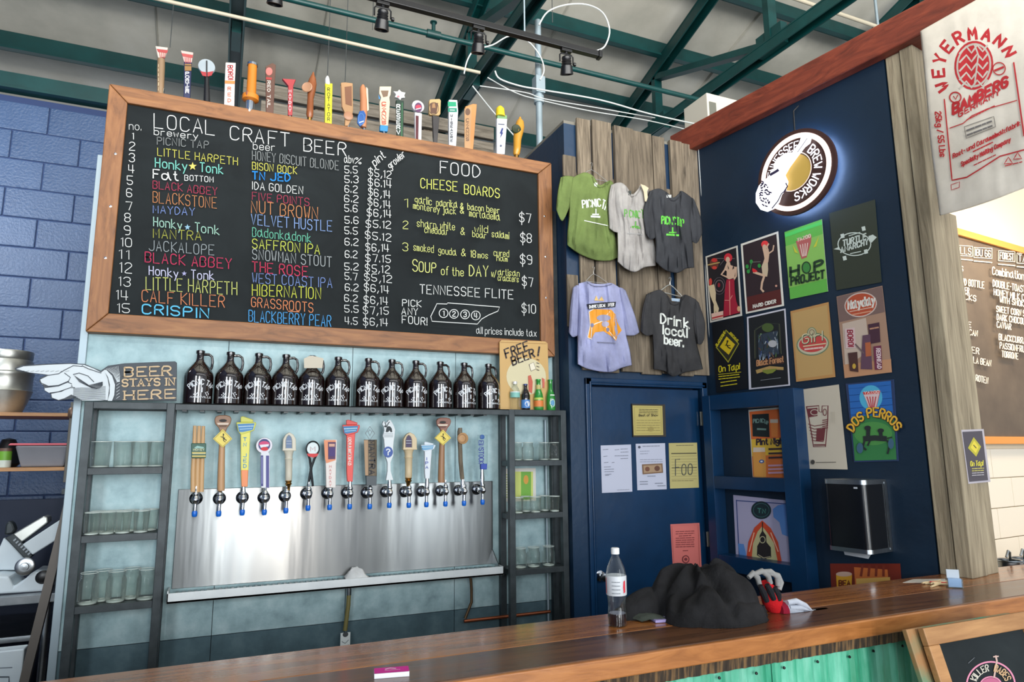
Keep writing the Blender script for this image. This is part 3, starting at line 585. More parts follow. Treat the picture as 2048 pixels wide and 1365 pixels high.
# ================================================================ BEER TAP HANDLES
def vt(a, t, x, y0, y1, h, wd, w, c, dx=0.0):
    n = len(t); a.k += 1
    for i, ch in enumerate(t):
        if ch == ' ': continue
        y = y0+(y1-y0)*(i+0.9)/n; xx = x+dx*(i/n); ww = wd if ch not in 'I1' else 0.6
        a.text(ch, xx-ww/2, y, xx+ww/2, y, h, w, c, lay=False)
Y5 = 3.61; D1 = Y5-0.022
def hstand(name_label, x, T, base=None):
    c = onY(T[0]+x/T[2], 240, Y5); return thing('tap_handle', name_label, 'tap handle', (c.x, Y5, BZ1), 'tap handles along the top of the chalkboard')
TA, TB = (280, 80, 5.12), (660, 130, 5.12)
def stud(t, D=Y5):
    p = t.location; MB().lathe([(0.009, 0), (0.009, 0.03), (0.006, 0.045)], (p.x, D-0.01, BZ1-0.002), 12).build('ferrule', M['chrome'], t, smooth=True)
def P(c, r=0.45): return mat(c, r)
def hslab(t, pts, c, T, D=Y5, th=0.022, nm='grip', bv=0.003): m = MB(); slab(m, pts, D, th, None, T); return m.build(nm, c if not isinstance(c, tuple) else P(c), t, bevel=bv)
def hturn(t, ax, c, T, D=Y5-0.011, nm='grip', flat=1.0): m = MB(); turned(m, ax, D, None, T, 16, flat); return m.build(nm, c if not isinstance(c, tuple) else P(c), t, smooth=True)
def hart(T, D=Y5-0.0225): return Art(lambda x, y, l: onY(x, y, D-l), 0.0004, T)
hw = {}
t = hstand('tan tap handle with flared red and white head, first along the chalkboard top', 210, TA); stud(t)
hturn(t, [(218, 200, 38), (215, 300, 40), (212, 450, 36), (208, 590, 34)], (150, 122, 92), TA); hslab(t, [(160, 84), (290, 100), (262, 195), (188, 205)], (206, 190, 178), TA, nm='head')
a = hart(TA); a.poly([(170, 90), (288, 104), (276, 135), (185, 122)], (170, 62, 60))
for k in range(4): a.line([(200+k*20, 118), (208+k*14, 185)], 7, (176, 70, 66))
vt(a, 'MODERN', 196, 230, 520, 30, 16, 6, (214, 196, 160)); a.build('lettering', t)
t = hstand('navy tap handle reading PORTER with flared red and white head', 480, TA); stud(t)
hslab(t, [(452, 240), (532, 246), (514, 620), (448, 610)], (30, 36, 78), TA); hslab(t, [(418, 128), (548, 150), (530, 262), (455, 255)], (206, 176, 168), TA, nm='head')
a = hart(TA); a.poly([(424, 134), (544, 154), (536, 185), (438, 168)], (178, 74, 72)); [a.line([(462+k*18, 180), (466+k*16, 235)], 7, (178, 70, 70)) for k in range(4)]
a.rect(458, 245, 526, 315, (150, 110, 60)); a.scrib(462, 262, 522, 264, 10, 8, (40, 30, 30), 6); vt(a, 'PORTER', 484, 322, 548, 28, 34, 8, (226, 226, 232)); a.build('lettering', t)
t = hstand('black tap handle with silvery oval head split by a dark ridge', 683, TA); stud(t)
hturn(t, [(684, 350, 30), (684, 420, 24), (684, 520, 30), (684, 640, 34)], (24, 24, 28), TA); m = MB(); m.lathe([(0.001, 0), (0.032, 0.004), (0.042, 0.012), (0.040, 0.022), (0.001, 0.026)], onY(TA[0]+683/5.12, TA[1]+292/5.12, Y5+0.002), 24, (0, -1, 0), sq=1.0); m.build('head', P((168, 178, 184), 0.25), t, smooth=True)
a = hart(TA, Y5-0.026); a.line([(683, 215), (683, 370)], 14, (24, 24, 28)); a.poly([(618, 320), (680, 330), (680, 375), (640, 365)], (172, 50, 56)); a.poly([(690, 330), (752, 318), (735, 362), (692, 375)], (172, 50, 56)); a.build('badge', t)
t = hstand('white paddle tap handle with sideways red lettering and an orange band', 920, TA); stud(t)
hslab(t, [(876, 250), (980, 255), (972, 420), (965, 700), (860, 690), (868, 420)], (218, 206, 200), TA)
a = hart(TA); a.text('BORO!', 900, 262, 905, 405, 48, 9, (172, 44, 52), up=(1, 0)); a.poly([(870, 415), (972, 420), (970, 450), (868, 445)], (222, 134, 70)); vt(a, 'RED', 915, 460, 640, 32, 30, 8, (206, 120, 96)); a.build('lettering', t)
t = hstand('orange cylinder tap handle with a stepped foot and chrome cap', 1130, TA)
hturn(t, [(1152, 268, 46), (1146, 400, 47), (1138, 560, 50)], (222, 130, 36), TA); hturn(t, [(1136, 556, 52), (1134, 572, 84), (1130, 618, 84), (1128, 632, 50)], (226, 134, 40), TA, nm='foot'); hturn(t, [(1152, 236, 40), (1152, 246, 56), (1152, 268, 54)], M['chrome'], TA, nm='cap'); hturn(t, [(1126, 634, 46), (1122, 692, 46), (1120, 745, 40)], M['chrome'], TA, nm='ferrule')
hturn(t, [(1102, 520, 8), (1100, 545, 20), (1100, 590, 14)], (150, 90, 70), TA, D=Y5-0.04, nm='figure')
t = hstand('square brown tap handle with a pink slanted tip and pale sideways letters', 1330, TA); stud(t)
hslab(t, [(1285, 292), (1352, 256), (1388, 276), (1362, 780), (1288, 765)], (96, 62, 48), TA, bv=0.002)
a = hart(TA); a.ell(1322, 322, 34, 40, (206, 112, 104)); a.poly([(1290, 380), (1350, 385), (1348, 408), (1290, 402)], (170, 52, 50)); a.text('RED TAIL', 1304, 418, 1304, 690, 30, 7, (214, 206, 196), up=(1, 0)); a.build('lettering', t)
t = hstand('short red funnel-topped tap handle with pink lettering', 1530, TA); stud(t)
hslab(t, [(1452, 414), (1592, 424), (1566, 486), (1556, 790), (1512, 788), (1514, 486)], (176, 58, 62), TA)
a = hart(TA); vt(a, 'MAYDAY', 1536, 500, 735, 26, 24, 7, (226, 196, 196)); a.build('lettering', t)
t = hstand('glossy brown bottle-shaped tap handle with a round tan medallion', 1745, TA)
hturn(t, [(1775, 330, 6), (1772, 360, 16), (1768, 400, 34), (1762, 450, 46), (1756, 520, 42), (1746, 600, 32), (1742, 700, 34), (1738, 770, 36), (1738, 800, 26)], P((146, 84, 48), 0.25), TA); hturn(t, [(1736, 800, 24), (1734, 850, 22)], M['brass'], TA, nm='ferrule')
q = onY(TA[0]+1712/5.12, TA[1]+487/5.12, Y5-0.03); MB().lathe([(0.001, 0), (0.026, 0.0), (0.03, 0.004), (0.026, 0.008), (0.02, 0.006), (0.001, 0.006)], q, 24, (-0.45, -0.9, 0)).build('medallion', P((186, 140, 108), 0.4), t, smooth=True)
t = hstand('bright yellow tap handle reading ROTATOR downwards with a white tip', 1925, TA); stud(t)
hslab(t, [(1890, 462), (1966, 464), (1958, 890), (1884, 880)], (222, 212, 34), TA); hturn(t, [(1920, 372, 10), (1918, 400, 22), (1920, 440, 26), (1922, 464, 26)], (222, 224, 222), TA, nm='tip')
a = hart(TA); vt(a, 'ROTATOR', 1932, 480, 835, 36, 24, 6, (40, 44, 28)); a.line([(1898, 475), (1893, 860)], 5, (120, 120, 40)); a.build('lettering', t)
t = hstand('carved tan wood tap handle with a round brown medallion low on it', 185, TB); stud(t)
hslab(t, [(105, 200), (150, 196), (226, 206), (230, 480), (215, 570), (180, 640), (145, 640), (150, 520), (115, 440)], (176, 134, 92), TB); a = hart(TB); a.poly([(150, 225), (222, 215), (224, 420), (160, 400)], (126, 82, 56)); a.line([(112, 220), (122, 430)], 10, (120, 84, 56)); a.build('carving', t)
q = onY(TB[0]+187/5.12, TB[1]+525/5.12, Y5-0.024); MB().lathe([(0.001, 0), (0.024, 0.0), (0.026, 0.005), (0.02, 0.009), (0.001, 0.008)], q, 24, (0, -1, 0)).build('medallion', P((178, 128, 96), 0.4), t, smooth=True)
t = hstand('tap handle with orange column, pale side and a tilted blue shield', 345, TB); stud(t)
hturn(t, [(338, 205, 12), (336, 228, 24), (338, 250, 32), (345, 360, 36), (345, 470, 38), (340, 640, 30)], (196, 132, 92), TB); hslab(t, [(362, 240), (382, 260), (392, 480), (365, 500)], (206, 202, 176), TB, nm='side_panel')
hslab(t, [(300, 480), (345, 475), (365, 520), (350, 600), (305, 640), (275, 600), (280, 530)], (32, 88, 160), TB, D=Y5-0.02, th=0.012, nm='shield'); a = hart(TB, Y5-0.0325); a.line([(300, 590), (345, 575)], 10, (214, 220, 226)); a.ring(320, 555, 30, 58, 6, (80, 130, 190)); a.build('badge', t)
t = hstand('cream bottle-opener tap handle with orange downward letters and blue foot', 550, TB); stud(t)
hslab(t, [(500, 238), (620, 238), (612, 320), (600, 350), (606, 400), (588, 640), (505, 632), (500, 400), (515, 350), (496, 310)], (214, 198, 172), TB); hslab(t, [(505, 632), (588, 640), (582, 700), (502, 690)], (40, 132, 190), TB, nm='foot')
a = hart(TB); a.poly([(520, 262), (600, 262), (590, 320), (545, 330)], (120, 96, 76)); a.poly([(496, 300), (516, 345), (500, 350)], (52, 130, 190)); vt(a, 'CZANNS', 552, 375, 610, 30, 40, 9, (196, 84, 62)); a.build('lettering', t)
t = hstand('black and green tap handle reading RESERVE under a jagged white top', 705, TB); stud(t)
hslab(t, [(668, 375), (748, 382), (742, 770), (680, 765)], (24, 50, 38), TB); hslab(t, [(700, 268), (722, 292), (765, 300), (752, 330), (762, 352), (722, 355), (712, 378), (690, 355), (655, 345), (668, 318), (640, 285), (682, 290)], (216, 218, 216), TB, nm='jagged_top')
a = hart(TB); vt(a, 'RESERV', 700, 395, 715, 38, 34, 9, (230, 232, 230)); a.line([(740, 390), (734, 760)], 8, (60, 120, 74)); a.ell(700, 322, 14, 10, (200, 120, 130)); a.build('lettering', t)
t = hstand('white tap handle with round purple-badged head and maroon stem stripe', 893, TB); stud(t)
hslab(t, [(858, 500), (932, 512), (926, 800), (864, 790)], (214, 212, 214), TB); q = onY(TB[0]+893/5.12, TB[1]+440/5.12, Y5); MB().lathe([(0.001, 0), (0.036, 0), (0.038, 0.006), (0.036, 0.022), (0.001, 0.024)], q, 28, (0, -1, 0)).build('head', P((222, 220, 222)), t, smooth=True)
a = hart(TB, Y5-0.025); a.ell(905, 435, 38, 50, (96, 58, 96)); a.ell(905, 430, 30, 22, (188, 62, 84)); a.line([(880, 455), (930, 442)], 9, (220, 220, 226)); a.build('badge', t); a = hart(TB); a.poly([(878, 518), (908, 522), (904, 790), (878, 785)], (86, 26, 36)); a.build('stripe', t)
t = hstand('tap handle with square tan head and dark grey stem', 1065, TB); stud(t)
hslab(t, [(1040, 530), (1112, 545), (1088, 820), (1052, 815)], (60, 56, 56), TB); hslab(t, [(1016, 368), (1112, 364), (1126, 382), (1120, 520), (1104, 535), (1015, 528), (1004, 510), (1006, 385)], (192, 158, 108), TB, nm='head')
a = hart(TB); a.poly([(1024, 392), (1108, 388), (1102, 430), (1090, 500), (1030, 495)], (96, 66, 52)); a.ring(1062, 445, 50, 62, 5, (70, 52, 40)); a.poly([(1048, 400), (1072, 392), (1082, 440), (1045, 440)], (160, 120, 80)); a.build('carving', t)
t = hstand('white tap handle with dark downward letters and a bright green top', 1250, TB); stud(t)
hslab(t, [(1206, 372), (1292, 376), (1302, 490), (1280, 850), (1208, 845)], (206, 208, 210), TB); a = hart(TB); a.poly([(1206, 376), (1292, 380), (1294, 425), (1208, 425)], (24, 150, 108)); a.poly([(1208, 442), (1298, 442), (1300, 482), (1208, 480)], (24, 128, 104)); a.line([(1230, 462), (1275, 463)], 8, (210, 230, 220))
vt(a, 'WISEACRE', 1245, 500, 790, 24, 20, 6, (60, 62, 72)); a.build('lettering', t)
t = hstand('tapered two-tone tan and orange wooden tap handle with dark letters', 1420, TB); stud(t)
hslab(t, [(1374, 442), (1450, 415), (1492, 418), (1452, 900), (1374, 890)], (200, 134, 78), TB); a = hart(TB); a.poly([(1378, 448), (1450, 425), (1436, 880), (1378, 870)], (182, 140, 98)); a.ell(1410, 480, 26, 36, (104, 76, 60)); vt(a, 'CZANNS', 1408, 545, 780, 30, 26, 6, (78, 56, 50)); a.build('lettering', t)
t = hstand('white tap handle with a yellow top and a blue lightning bolt', 1745, TB); stud(t)
hslab(t, [(1696, 560), (1802, 568), (1776, 930), (1696, 925)], (214, 216, 222), TB); hturn(t, [(1742, 425, 16), (1742, 450, 38), (1744, 500, 42), (1746, 530, 44)], (224, 196, 40), TB, nm='yellow_top'); hslab(t, [(1702, 522), (1800, 530), (1800, 572), (1700, 566)], (120, 160, 110), TB, nm='collar')
a = hart(TB); a.scrib(1725, 605, 1785, 610, 10, 8, (50, 56, 90), 6); a.poly([(1760, 645), (1776, 650), (1764, 690), (1774, 694), (1742, 752), (1752, 705), (1738, 702)], (44, 56, 120)); a.ell(1750, 828, 10, 12, (90, 96, 120)); a.build('print', t)
t = hstand('golden curved tap handle with a tilted dark green oval, last before the navy wall', 1920, TB)
hturn(t, [(1946, 535, 8), (1945, 555, 14), (1946, 580, 34), (1940, 640, 46), (1928, 700, 44), (1918, 770, 36), (1916, 850, 34), (1910, 905, 32), (1908, 925, 24)], P((204, 146, 48), 0.25), TB); hturn(t, [(1908, 925, 22), (1906, 970, 22)], M['brass'], TB, nm='ferrule')
q = onY(TB[0]+1908/5.12, TB[1]+658/5.12, Y5-0.028); MB().lathe([(0.001, 0), (0.026, 0), (0.03, 0.004), (0.026, 0.008), (0.001, 0.006)], q, 24, (-0.3, -0.95, 0)).build('oval_badge', P((40, 52, 26), 0.35), t, smooth=True)
# old rail boards seen between the handles
rb = thing('old_rail_fence', 'stack of weathered grey rails behind the tap handles', 'rails', (1.2, 4.6, 3.5))
zr = onY(1069, 268, 4.6).z
for i in range(4):
    zz = zr-0.115-i*0.125; MB().box((0.02+0.12*(i % 2)-(0.2 if i == 3 else 0), 4.6+0.01*(i % 2), zz), (1.86, 4.64, zz+0.10)).build('rail', M['oldh'], rb, bevel=0.004)
for x in (0.5, 1.3): MB().box((x, 4.645, 0), (x+0.08, 4.72, zr)).build('upright', M['old'], rb)
# ================================================================ DRAFT TAPS
steelX0, steelX1 = onY(357, 982, TAPY).x, onY(984, 1000, TAPY).x
zt0 = onY(640, 972, TAPY-0.01).z; TRZ = onY(351, 1187, 3.53).z
bs = MB(); bs.box((steelX0, TAPY-0.012, TRZ), (steelX1, TAPY-0.002, zt0))
sp = thing('drip_tray', 'long stainless backsplash and drip tray under the row of taps', 'drip tray', ((steelX0+steelX1)/2, 3.6, TRZ-0.05))
bs.build('backsplash', M['steel'], sp, bevel=0.002)
tx1 = onY(1008, 1135, 3.53).x; m = MB()
m.box((steelX0-0.012, 3.53, TRZ-0.045), (tx1, TAPY-0.002, TRZ-0.035)); m.box((steelX0-0.012, 3.53, TRZ-0.045), (tx1, 3.536, TRZ)); m.box((steelX0-0.012, 3.53, TRZ-0.045), (steelX0-0.006, TAPY-0.002, TRZ+0.01)); m.box((tx1-0.006, 3.53, TRZ-0.045), (tx1, TAPY-0.002, TRZ))
m.build('tray', M['steel3'], sp, bevel=0.001)
m = MB(); m.prism([(tx1-0.02, TAPY-0.006, TRZ), (tx1-0.11, TAPY-0.006, TRZ), (tx1-0.03, TAPY-0.006, TRZ+0.085)], (0, -0.004, 0)); m.prism([(tx1-0.02, TAPY-0.008, TRZ+0.0), (tx1-0.02, 3.545, TRZ), (tx1-0.022, TAPY-0.008, TRZ+0.08)], (-0.004, 0, 0)); m.build('end_gusset', M['steel2'], sp)
m = MB()
for i in range(60): x = steelX0+0.02+i*(tx1-steelX0-0.05)/60; m.box((x, 3.54, TRZ-0.012), (x+0.012, TAPY-0.015, TRZ-0.009))
m.build('grate', M['steel2'], sp, kind='stuff')
T3, T4, T5 = (370, 820, 5.688), (600, 820, 5.688), (820, 820, 6.822)
def faucet(i, fx, fy, cx, cy, lab):
    c = onY(fx, fy, TAPH); e = onY(cx, cy, TAPH)
    t = thing('beer_tap', lab, 'beer tap', (c.x, TAPY-0.014, c.z), 'row of beer taps'); z = c.z; x = c.x
    m = MB(); m.lathe([(0.030, 0), (0.030, 0.004), (0.024, 0.010), (0.013, 0.014)], (x, TAPY-0.013, z), 24, (0, -1, 0)); m.build('flange', M['dchrome'], t, smooth=True)
    m = MB(); m.lathe([(0.012, 0), (0.012, 0.05), (0.017, 0.052), (0.017, 0.066), (0.011, 0.068), (0.011, TAPY-TAPH-0.02)], (x, TAPY-0.013, z), 18, (0, -1, 0)); m.build('shank', M['chrome'], t, smooth=True)
    m = MB(); m.lathe([(0.008, -0.052), (0.0085, -0.02), (0.014, -0.014), (0.0175, 0), (0.015, 0.012), (0.011, 0.018), (0.014, 0.022), (0.014, 0.030), (0.009, 0.036), (0.006, 0.040), (0.006, 0.062)], (x, TAPH, z), 20); m.lathe([(0.011, 0), (0.011, 0.012), (0.006, 0.016)], (x, TAPH-0.014, z), 16, (0, -1, 0)); m.build('faucet_body', M['chrome'], t, smooth=True)
    m = MB(); m.lathe([(0.008, 0), (0.0115, 0.004), (0.0125, 0.018), (0.0105, 0.026), (0.007, 0.028)], (x, TAPH, z-0.078), 18); m.build('spout_cap', mat((20, 104, 206), 0.35), t, smooth=True, label='bright blue plastic spout cap')
    return t
def fh(T): return dict(T=T, D=TAPH+0.011)
def targ(T, D=TAPH-0.0115): return Art(lambda x, y, l: onY(x, y, D-l), 0.0004, T)
taps = [(391, 1000, 390, 1033), (439, 1000, 438, 1031), (486, 998, 487, 1029), (530, 998, 531, 1028), (573, 995, 574, 1024), (617, 990, 617, 1021), (660, 989, 660, 1019), (700, 988, 701, 1019), (740, 988, 743, 1016), (779, 986, 781, 1015), (818, 986, 819, 1013), (853, 985, 856, 1011), (891, 984, 894, 1008), (928, 983, 931, 1007), (965, 981, 963, 1004)]
labs = ['beer tap with a bundled bamboo-slat handle and green label, leftmost', 'beer tap with a wooden bottle-opener handle and yellow diamond, second from left', 'beer tap with a yellow to orange paddle handle and blue sign head',
 'beer tap with a white handle of two navy stripes under a round pink badge', 'beer tap with a white chapel-shaped handle above brass, fifth from left', 'beer tap with a slim black twisted handle and clear round head', 'beer tap with a square orange-topped white handle',
 'beer tap with a bright red paddle handle and blue sign head', 'beer tap with a tan and black square handle under a wire diamond', 'beer tap with a white bottle-shaped handle with a question mark disc', 'beer tap with a beige chapel-shaped handle above brass',
 'beer tap with a white paddle handle and blue sign head', 'beer tap with a wooden opener handle and yellow diamond, third from the right', 'beer tap with a crooked branch handle and round wooden slice', 'beer tap with a clear blue-lettered handle, rightmost']
TT = [faucet(i, *taps[i], labs[i]) for i in range(15)]
D2 = TAPH+0.011
# 1 bamboo bundle
t = TT[0]
for k in range(3):
    m = MB(); turned(m, [(105+k*48+8, 182+k*2, 20), (100+k*48+6, 400, 23), (88+k*50+4, 700, 27), (84+k*48+6, 935, 27)], TAPH, None, T3, 12, 0.6); m.build('handle', P((196, 156, 108)), t, smooth=True)
hslab(t, [(70, 382), (242, 382), (238, 552), (74, 552)], (30, 84, 66), T3, D=TAPH-0.014, th=0.006, nm='handle_label'); a = targ(T3, TAPH-0.0205)
a.poly([(110, 430), (140, 410), (175, 418), (215, 425), (215, 440), (105, 440)], (150, 190, 180)); a.text('HONEY', 95, 465, 220, 465, 20, 5, (220, 222, 180)); [a.rect(80, y, 236, y+20, (196, 178, 104)) for y in (482, 520)]; a.scrib(90, 500, 230, 500, 8, 6, (220, 214, 170), 5); a.build('handle_print', t)
# 2 / 13 opener with diamond
def opener(t, T, ox, oy, s, head, stem):
    q = lambda p: [(ox+x*s, oy+y*s) for x, y in p]
    hslab(t, q([(-95, -20), (-80, -52), (-40, -68), (40, -68), (85, -55), (100, -20), (85, 30), (50, 75), (30, 130), (-30, 130), (-48, 75), (-88, 30)]), head, T, D=D2, th=0.020, nm='opener_head', bv=0.004)
    a = targ(T, D2-0.0205); a.ell(ox+2*s, oy-8*s, 44*s, 17*s, (30, 24, 20)); a.poly(q([(-66, 18), (70, 18), (60, 40), (-56, 40)]), (224, 204, 184)); a.poly(q([(-50, 44), (54, 44), (36, 66), (-34, 66)]), tuple(int(v*0.75) for v in head)); a.build('opener_mouth', t)
    hturn(t, [(p[0], p[1], r*s) for p, r in zip(q([(-2, 110), (-8, 240), (-16, 500), (-20, 740), (-20, 790)]), (30, 34, 40, 44, 40))], stem, T, D=TAPH, nm='handle')
    hslab(t, q([(0, 88), (108, 200), (0, 300), (-112, 200)]), (226, 204, 88), T, D=TAPH-0.012, th=0.006, nm='diamond_sign', bv=0.001)
    a = targ(T, TAPH-0.0185); a.line(q([(0, 104), (94, 200), (0, 286), (-98, 200)]), 4*s, (90, 80, 30), closed=True); a.line(q([(10, 150), (2, 180), (20, 205), (40, 215)]), 10*s, (30, 28, 22)); a.line(q([(-22, 175), (24, 192)]), 7*s, (30, 28, 22)); a.line(q([(6, 195), (10, 222), (30, 235)]), 7*s, (30, 28, 22)); a.ell(ox+8*s, oy+148*s, 8*s, 8*s, (30, 28, 22)); a.build('diamond_print', t)
opener(TT[1], T3, 430, 132, 1.0, (146, 108, 80), (190, 148, 108))
opener(TT[12], T5, 446, 180, 1.03, (140, 92, 76), (156, 116, 84))
# sign-headed paddles
def paddle(t, T, q, body, tip, txt, tc, head, side):
    hslab(t, q([(0, 130), (112, 130), (84, 650), (78, 770), (10, 770), (2, 650)]), body, T, D=D2, nm='handle')
    if tip: hslab(t, q([(4, 580), (86, 580), (79, 771), (9, 771)]), tip, T, D=D2-0.0015, nm='handle_tip')
    hslab(t, q([(-50, 38), (172, 38), (178, 60), (150, 135), (30, 175), (0, 178), (-30, 140)]), side, T, D=D2-0.012, th=0.012, nm='sign_head')
    hslab(t, q([(0, -22), (26, -30), (145, 10), (140, 40), (0, 38)]), side, T, D=D2-0.004, th=0.014, nm='arrow_top')
    a = targ(T, D2-0.0245); a.poly(q([(-36, 58), (160, 50), (140, 125), (20, 150), (-18, 148)]), head); x0, y0 = q([(-20, 88)])[0]; x1, y1 = q([(145, 80)])[0]; a.scrib(x0, y0, x1, y1, 16, 12, (186, 214, 230), 8); x0, y0 = q([(-6, 118)])[0]; x1, y1 = q([(130, 108)])[0]; a.scrib(x0, y0, x1, y1, 14, 10, (160, 196, 220), 8); a.build('sign_print', t)
    a = targ(T, D2-0.0228); b0 = q([(50, 195)])[0]; b1 = q([(50, 560)])[0]; vt(a, txt, b0[0], b0[1], b1[1], (b1[1]-b0[1])/len(txt)*0.62, min(46, 34), 8, tc); a.build('lettering', t)
paddle(TT[2], T3, lambda p: [(632+x, 105+y) for x, y in p], (222, 214, 96), (232, 138, 84), 'TN JED', (84, 150, 190), (84, 140, 190), (206, 206, 90))
paddle(TT[7], T4, lambda p: [(522+x*0.88, 140+y*0.88) for x, y in p], (222, 74, 66), None, 'COPPERHEAD', (236, 214, 206), (64, 128, 176), (214, 72, 66))
paddle(TT[11], T5, lambda p: [(186+x*0.88, 456+y*0.63) for x, y in p], (214, 220, 226), None, ' IPA', (64, 84, 170), (80, 150, 196), (206, 216, 224))
# 4 two stripes
t = TT[3]; hslab(t, [(862, 480), (950, 480), (962, 520), (960, 890), (862, 890), (856, 520)], (214, 216, 222), T3, D=D2, nm='handle'); q = onY(T3[0]+900/5.688, T3[1]+408/5.688, TAPH+0.005)
MB().lathe([(0.001, 0), (0.037, 0), (0.039, 0.004), (0.037, 0.016), (0.001, 0.017)], q, 28, (0, -1, 0)).build('round_head', P((222, 218, 226)), t, smooth=True)
a = targ(T3, TAPH-0.0128); a.ell(902, 400, 68, 68, (70, 70, 120)); a.ell(902, 392, 60, 34, (206, 74, 120)); a.poly([(850, 400), (955, 392), (950, 418), (860, 432)], (226, 226, 232)); a.ell(905, 446, 42, 22, (206, 50, 60)); a.build('round_badge', t)
a = targ(T3, D2-0.0226); a.rect(862, 520, 890, 870, (72, 72, 132)); a.rect(922, 522, 956, 886, (84, 82, 142)); a.scrib(876, 540, 876, 840, 6, 8, (150, 150, 196), 6); a.build('stripes', t)
# 5 / 11 chapels
def chapel(t, T, q, c1, win):
    hslab(t, q([(-70, 10), (-40, -45), (0, -70), (45, -45), (75, 10), (75, 115), (80, 140), (-80, 140), (-75, 115)]), c1, T, D=D2+0.006, th=0.034, nm='chapel_head', bv=0.003)
    a = targ(T, D2-0.0285); a.poly(q([(-34, 110), (-34, 20), (-20, -20), (2, -42), (26, -20), (38, 20), (38, 110)]), win); a.line(q([(-34, 112), (-34, 20), (-20, -20), (2, -42), (26, -20), (38, 20), (38, 112)]), 6, tuple(int(v*0.7) for v in c1)); a.scrib(*q([(-26, 30)])[0], *q([(30, 30)])[0], 8, 5, (200, 206, 214), 5); a.scrib(*q([(-26, 60)])[0], *q([(30, 60)])[0], 8, 5, (190, 196, 210), 5); a.build('window_print', t)
    r = q([(0, 140), (0, 175), (0, 222), (0, 232), (0, 245), (0, 400), (-2, 470), (-2, 478)])
    hturn(t, [(p[0], p[1], w) for p, w in zip(r, (60, 46, 42, 50, 42, 40, 40, 34))], c1, T, D=TAPH, nm='handle')
    r = q([(-2, 478), (-2, 485), (-2, 500), (-2, 510), (-2, 520), (-4, 545), (-4, 600)]); hturn(t, [(p[0], p[1], w) for p, w in zip(r, (34, 40, 30, 38, 36, 22, 18))], M['brass'], T, D=TAPH, nm='brass_ferrule')
chapel(TT[4], T3, lambda p: [(1180+x, 328+y) for x, y in p], (206, 200, 182), (110, 130, 160))
chapel(TT[10], T4, lambda p: [(1235+x*1.02, 325+y*0.94) for x, y in p], (206, 186, 150), (76, 64, 92))
# 6 black spoon
t = TT[5]; q = onY(T4[0]+145/5.688, T4[1]+445/5.688, TAPH+0.004)
m = MB(); m.tube([q+Vector((math.cos(u)*0.031, 0, math.sin(u)*0.037)) for u in [2*PI*k/28 for k in range(29)]], 0.004, 8); m.tube([q+Vector((-0.026, 0, -0.02)), q+Vector((-0.012, 0, -0.05)), q+Vector((-0.004, 0, -0.1)), q+Vector((-0.016, 0, -0.185))], [0.004, 0.006, 0.007, 0.006], 8); m.tube([q+Vector((0.026, 0, -0.02)), q+Vector((0.010, 0, -0.05)), q+Vector((-0.006, 0.0, -0.1)), q+Vector((0.008, 0, -0.185))], [0.004, 0.006, 0.007, 0.006], 8); m.build('handle', P((26, 28, 30), 0.3), t, smooth=True)
MB().lathe([(0.029, 0), (0.029, 0.004)], q+Vector((0, 0.002, 0.002)), 28, (0, -1, 0)).build('clear_head', P((190, 204, 206), 0.2), t)
a = targ(T4, TAPH-0.002); a.poly([(78, 500), (212, 500), (195, 530), (150, 545), (95, 530)], (206, 60, 62)); a.text('M', 120, 470, 172, 470, 50, 6, (206, 150, 150)); a.build('head_print', t)
# 7
t = TT[6]; hslab(t, [(270, 342), (410, 342), (405, 590), (400, 600), (395, 885), (290, 885), (282, 590)], (220, 212, 206), T4, D=D2, th=0.030, nm='handle', bv=0.002)
a = targ(T4, D2-0.0304); a.poly([(272, 346), (408, 346), (404, 575), (300, 610), (284, 560)], (224, 146, 108)); a.poly([(318, 368), (408, 368), (402, 562), (320, 565)], (84, 52, 88)); a.rect(330, 388, 395, 420, (206, 160, 140)); a.rect(328, 430, 398, 530, (70, 50, 110)); vt(a, 'MAYDAY', 345, 620, 875, 26, 22, 6, (214, 150, 150)); a.build('lettering', t)
# 9 tan/black
t = TT[8]; hslab(t, [(726, 342), (862, 342), (862, 752), (740, 752)], M['old'], T4, D=D2, th=0.028, nm='handle', bv=0.001); hslab(t, [(742, 752), (862, 752), (858, 860), (746, 860)], (58, 68, 74), T4, D=D2, th=0.028, nm='handle_foot', bv=0.001)
a = targ(T4, D2-0.0284); a.poly([(728, 346), (772, 346), (776, 748), (742, 748)], (172, 140, 108)); a.text('MANTRA', 786, 352, 790, 735, 62, 16, (40, 40, 44), up=(1, 0)); a.build('lettering', t)
m = MB(); qq = lambda x, y: onY(T4[0]+x/5.688, T4[1]+y/5.688, TAPH)
for pl in ([(795, 190), (745, 270), (795, 345), (850, 270), (795, 190)], [(795, 225), (775, 255), (795, 290), (815, 255), (795, 225)], [(740, 268), (770, 240), (795, 300), (822, 240), (852, 268)]): m.tube([qq(*p) for p in pl], 0.0018, 6)
m.build('wire_diamond', P((150, 160, 164), 0.3), t, smooth=True)
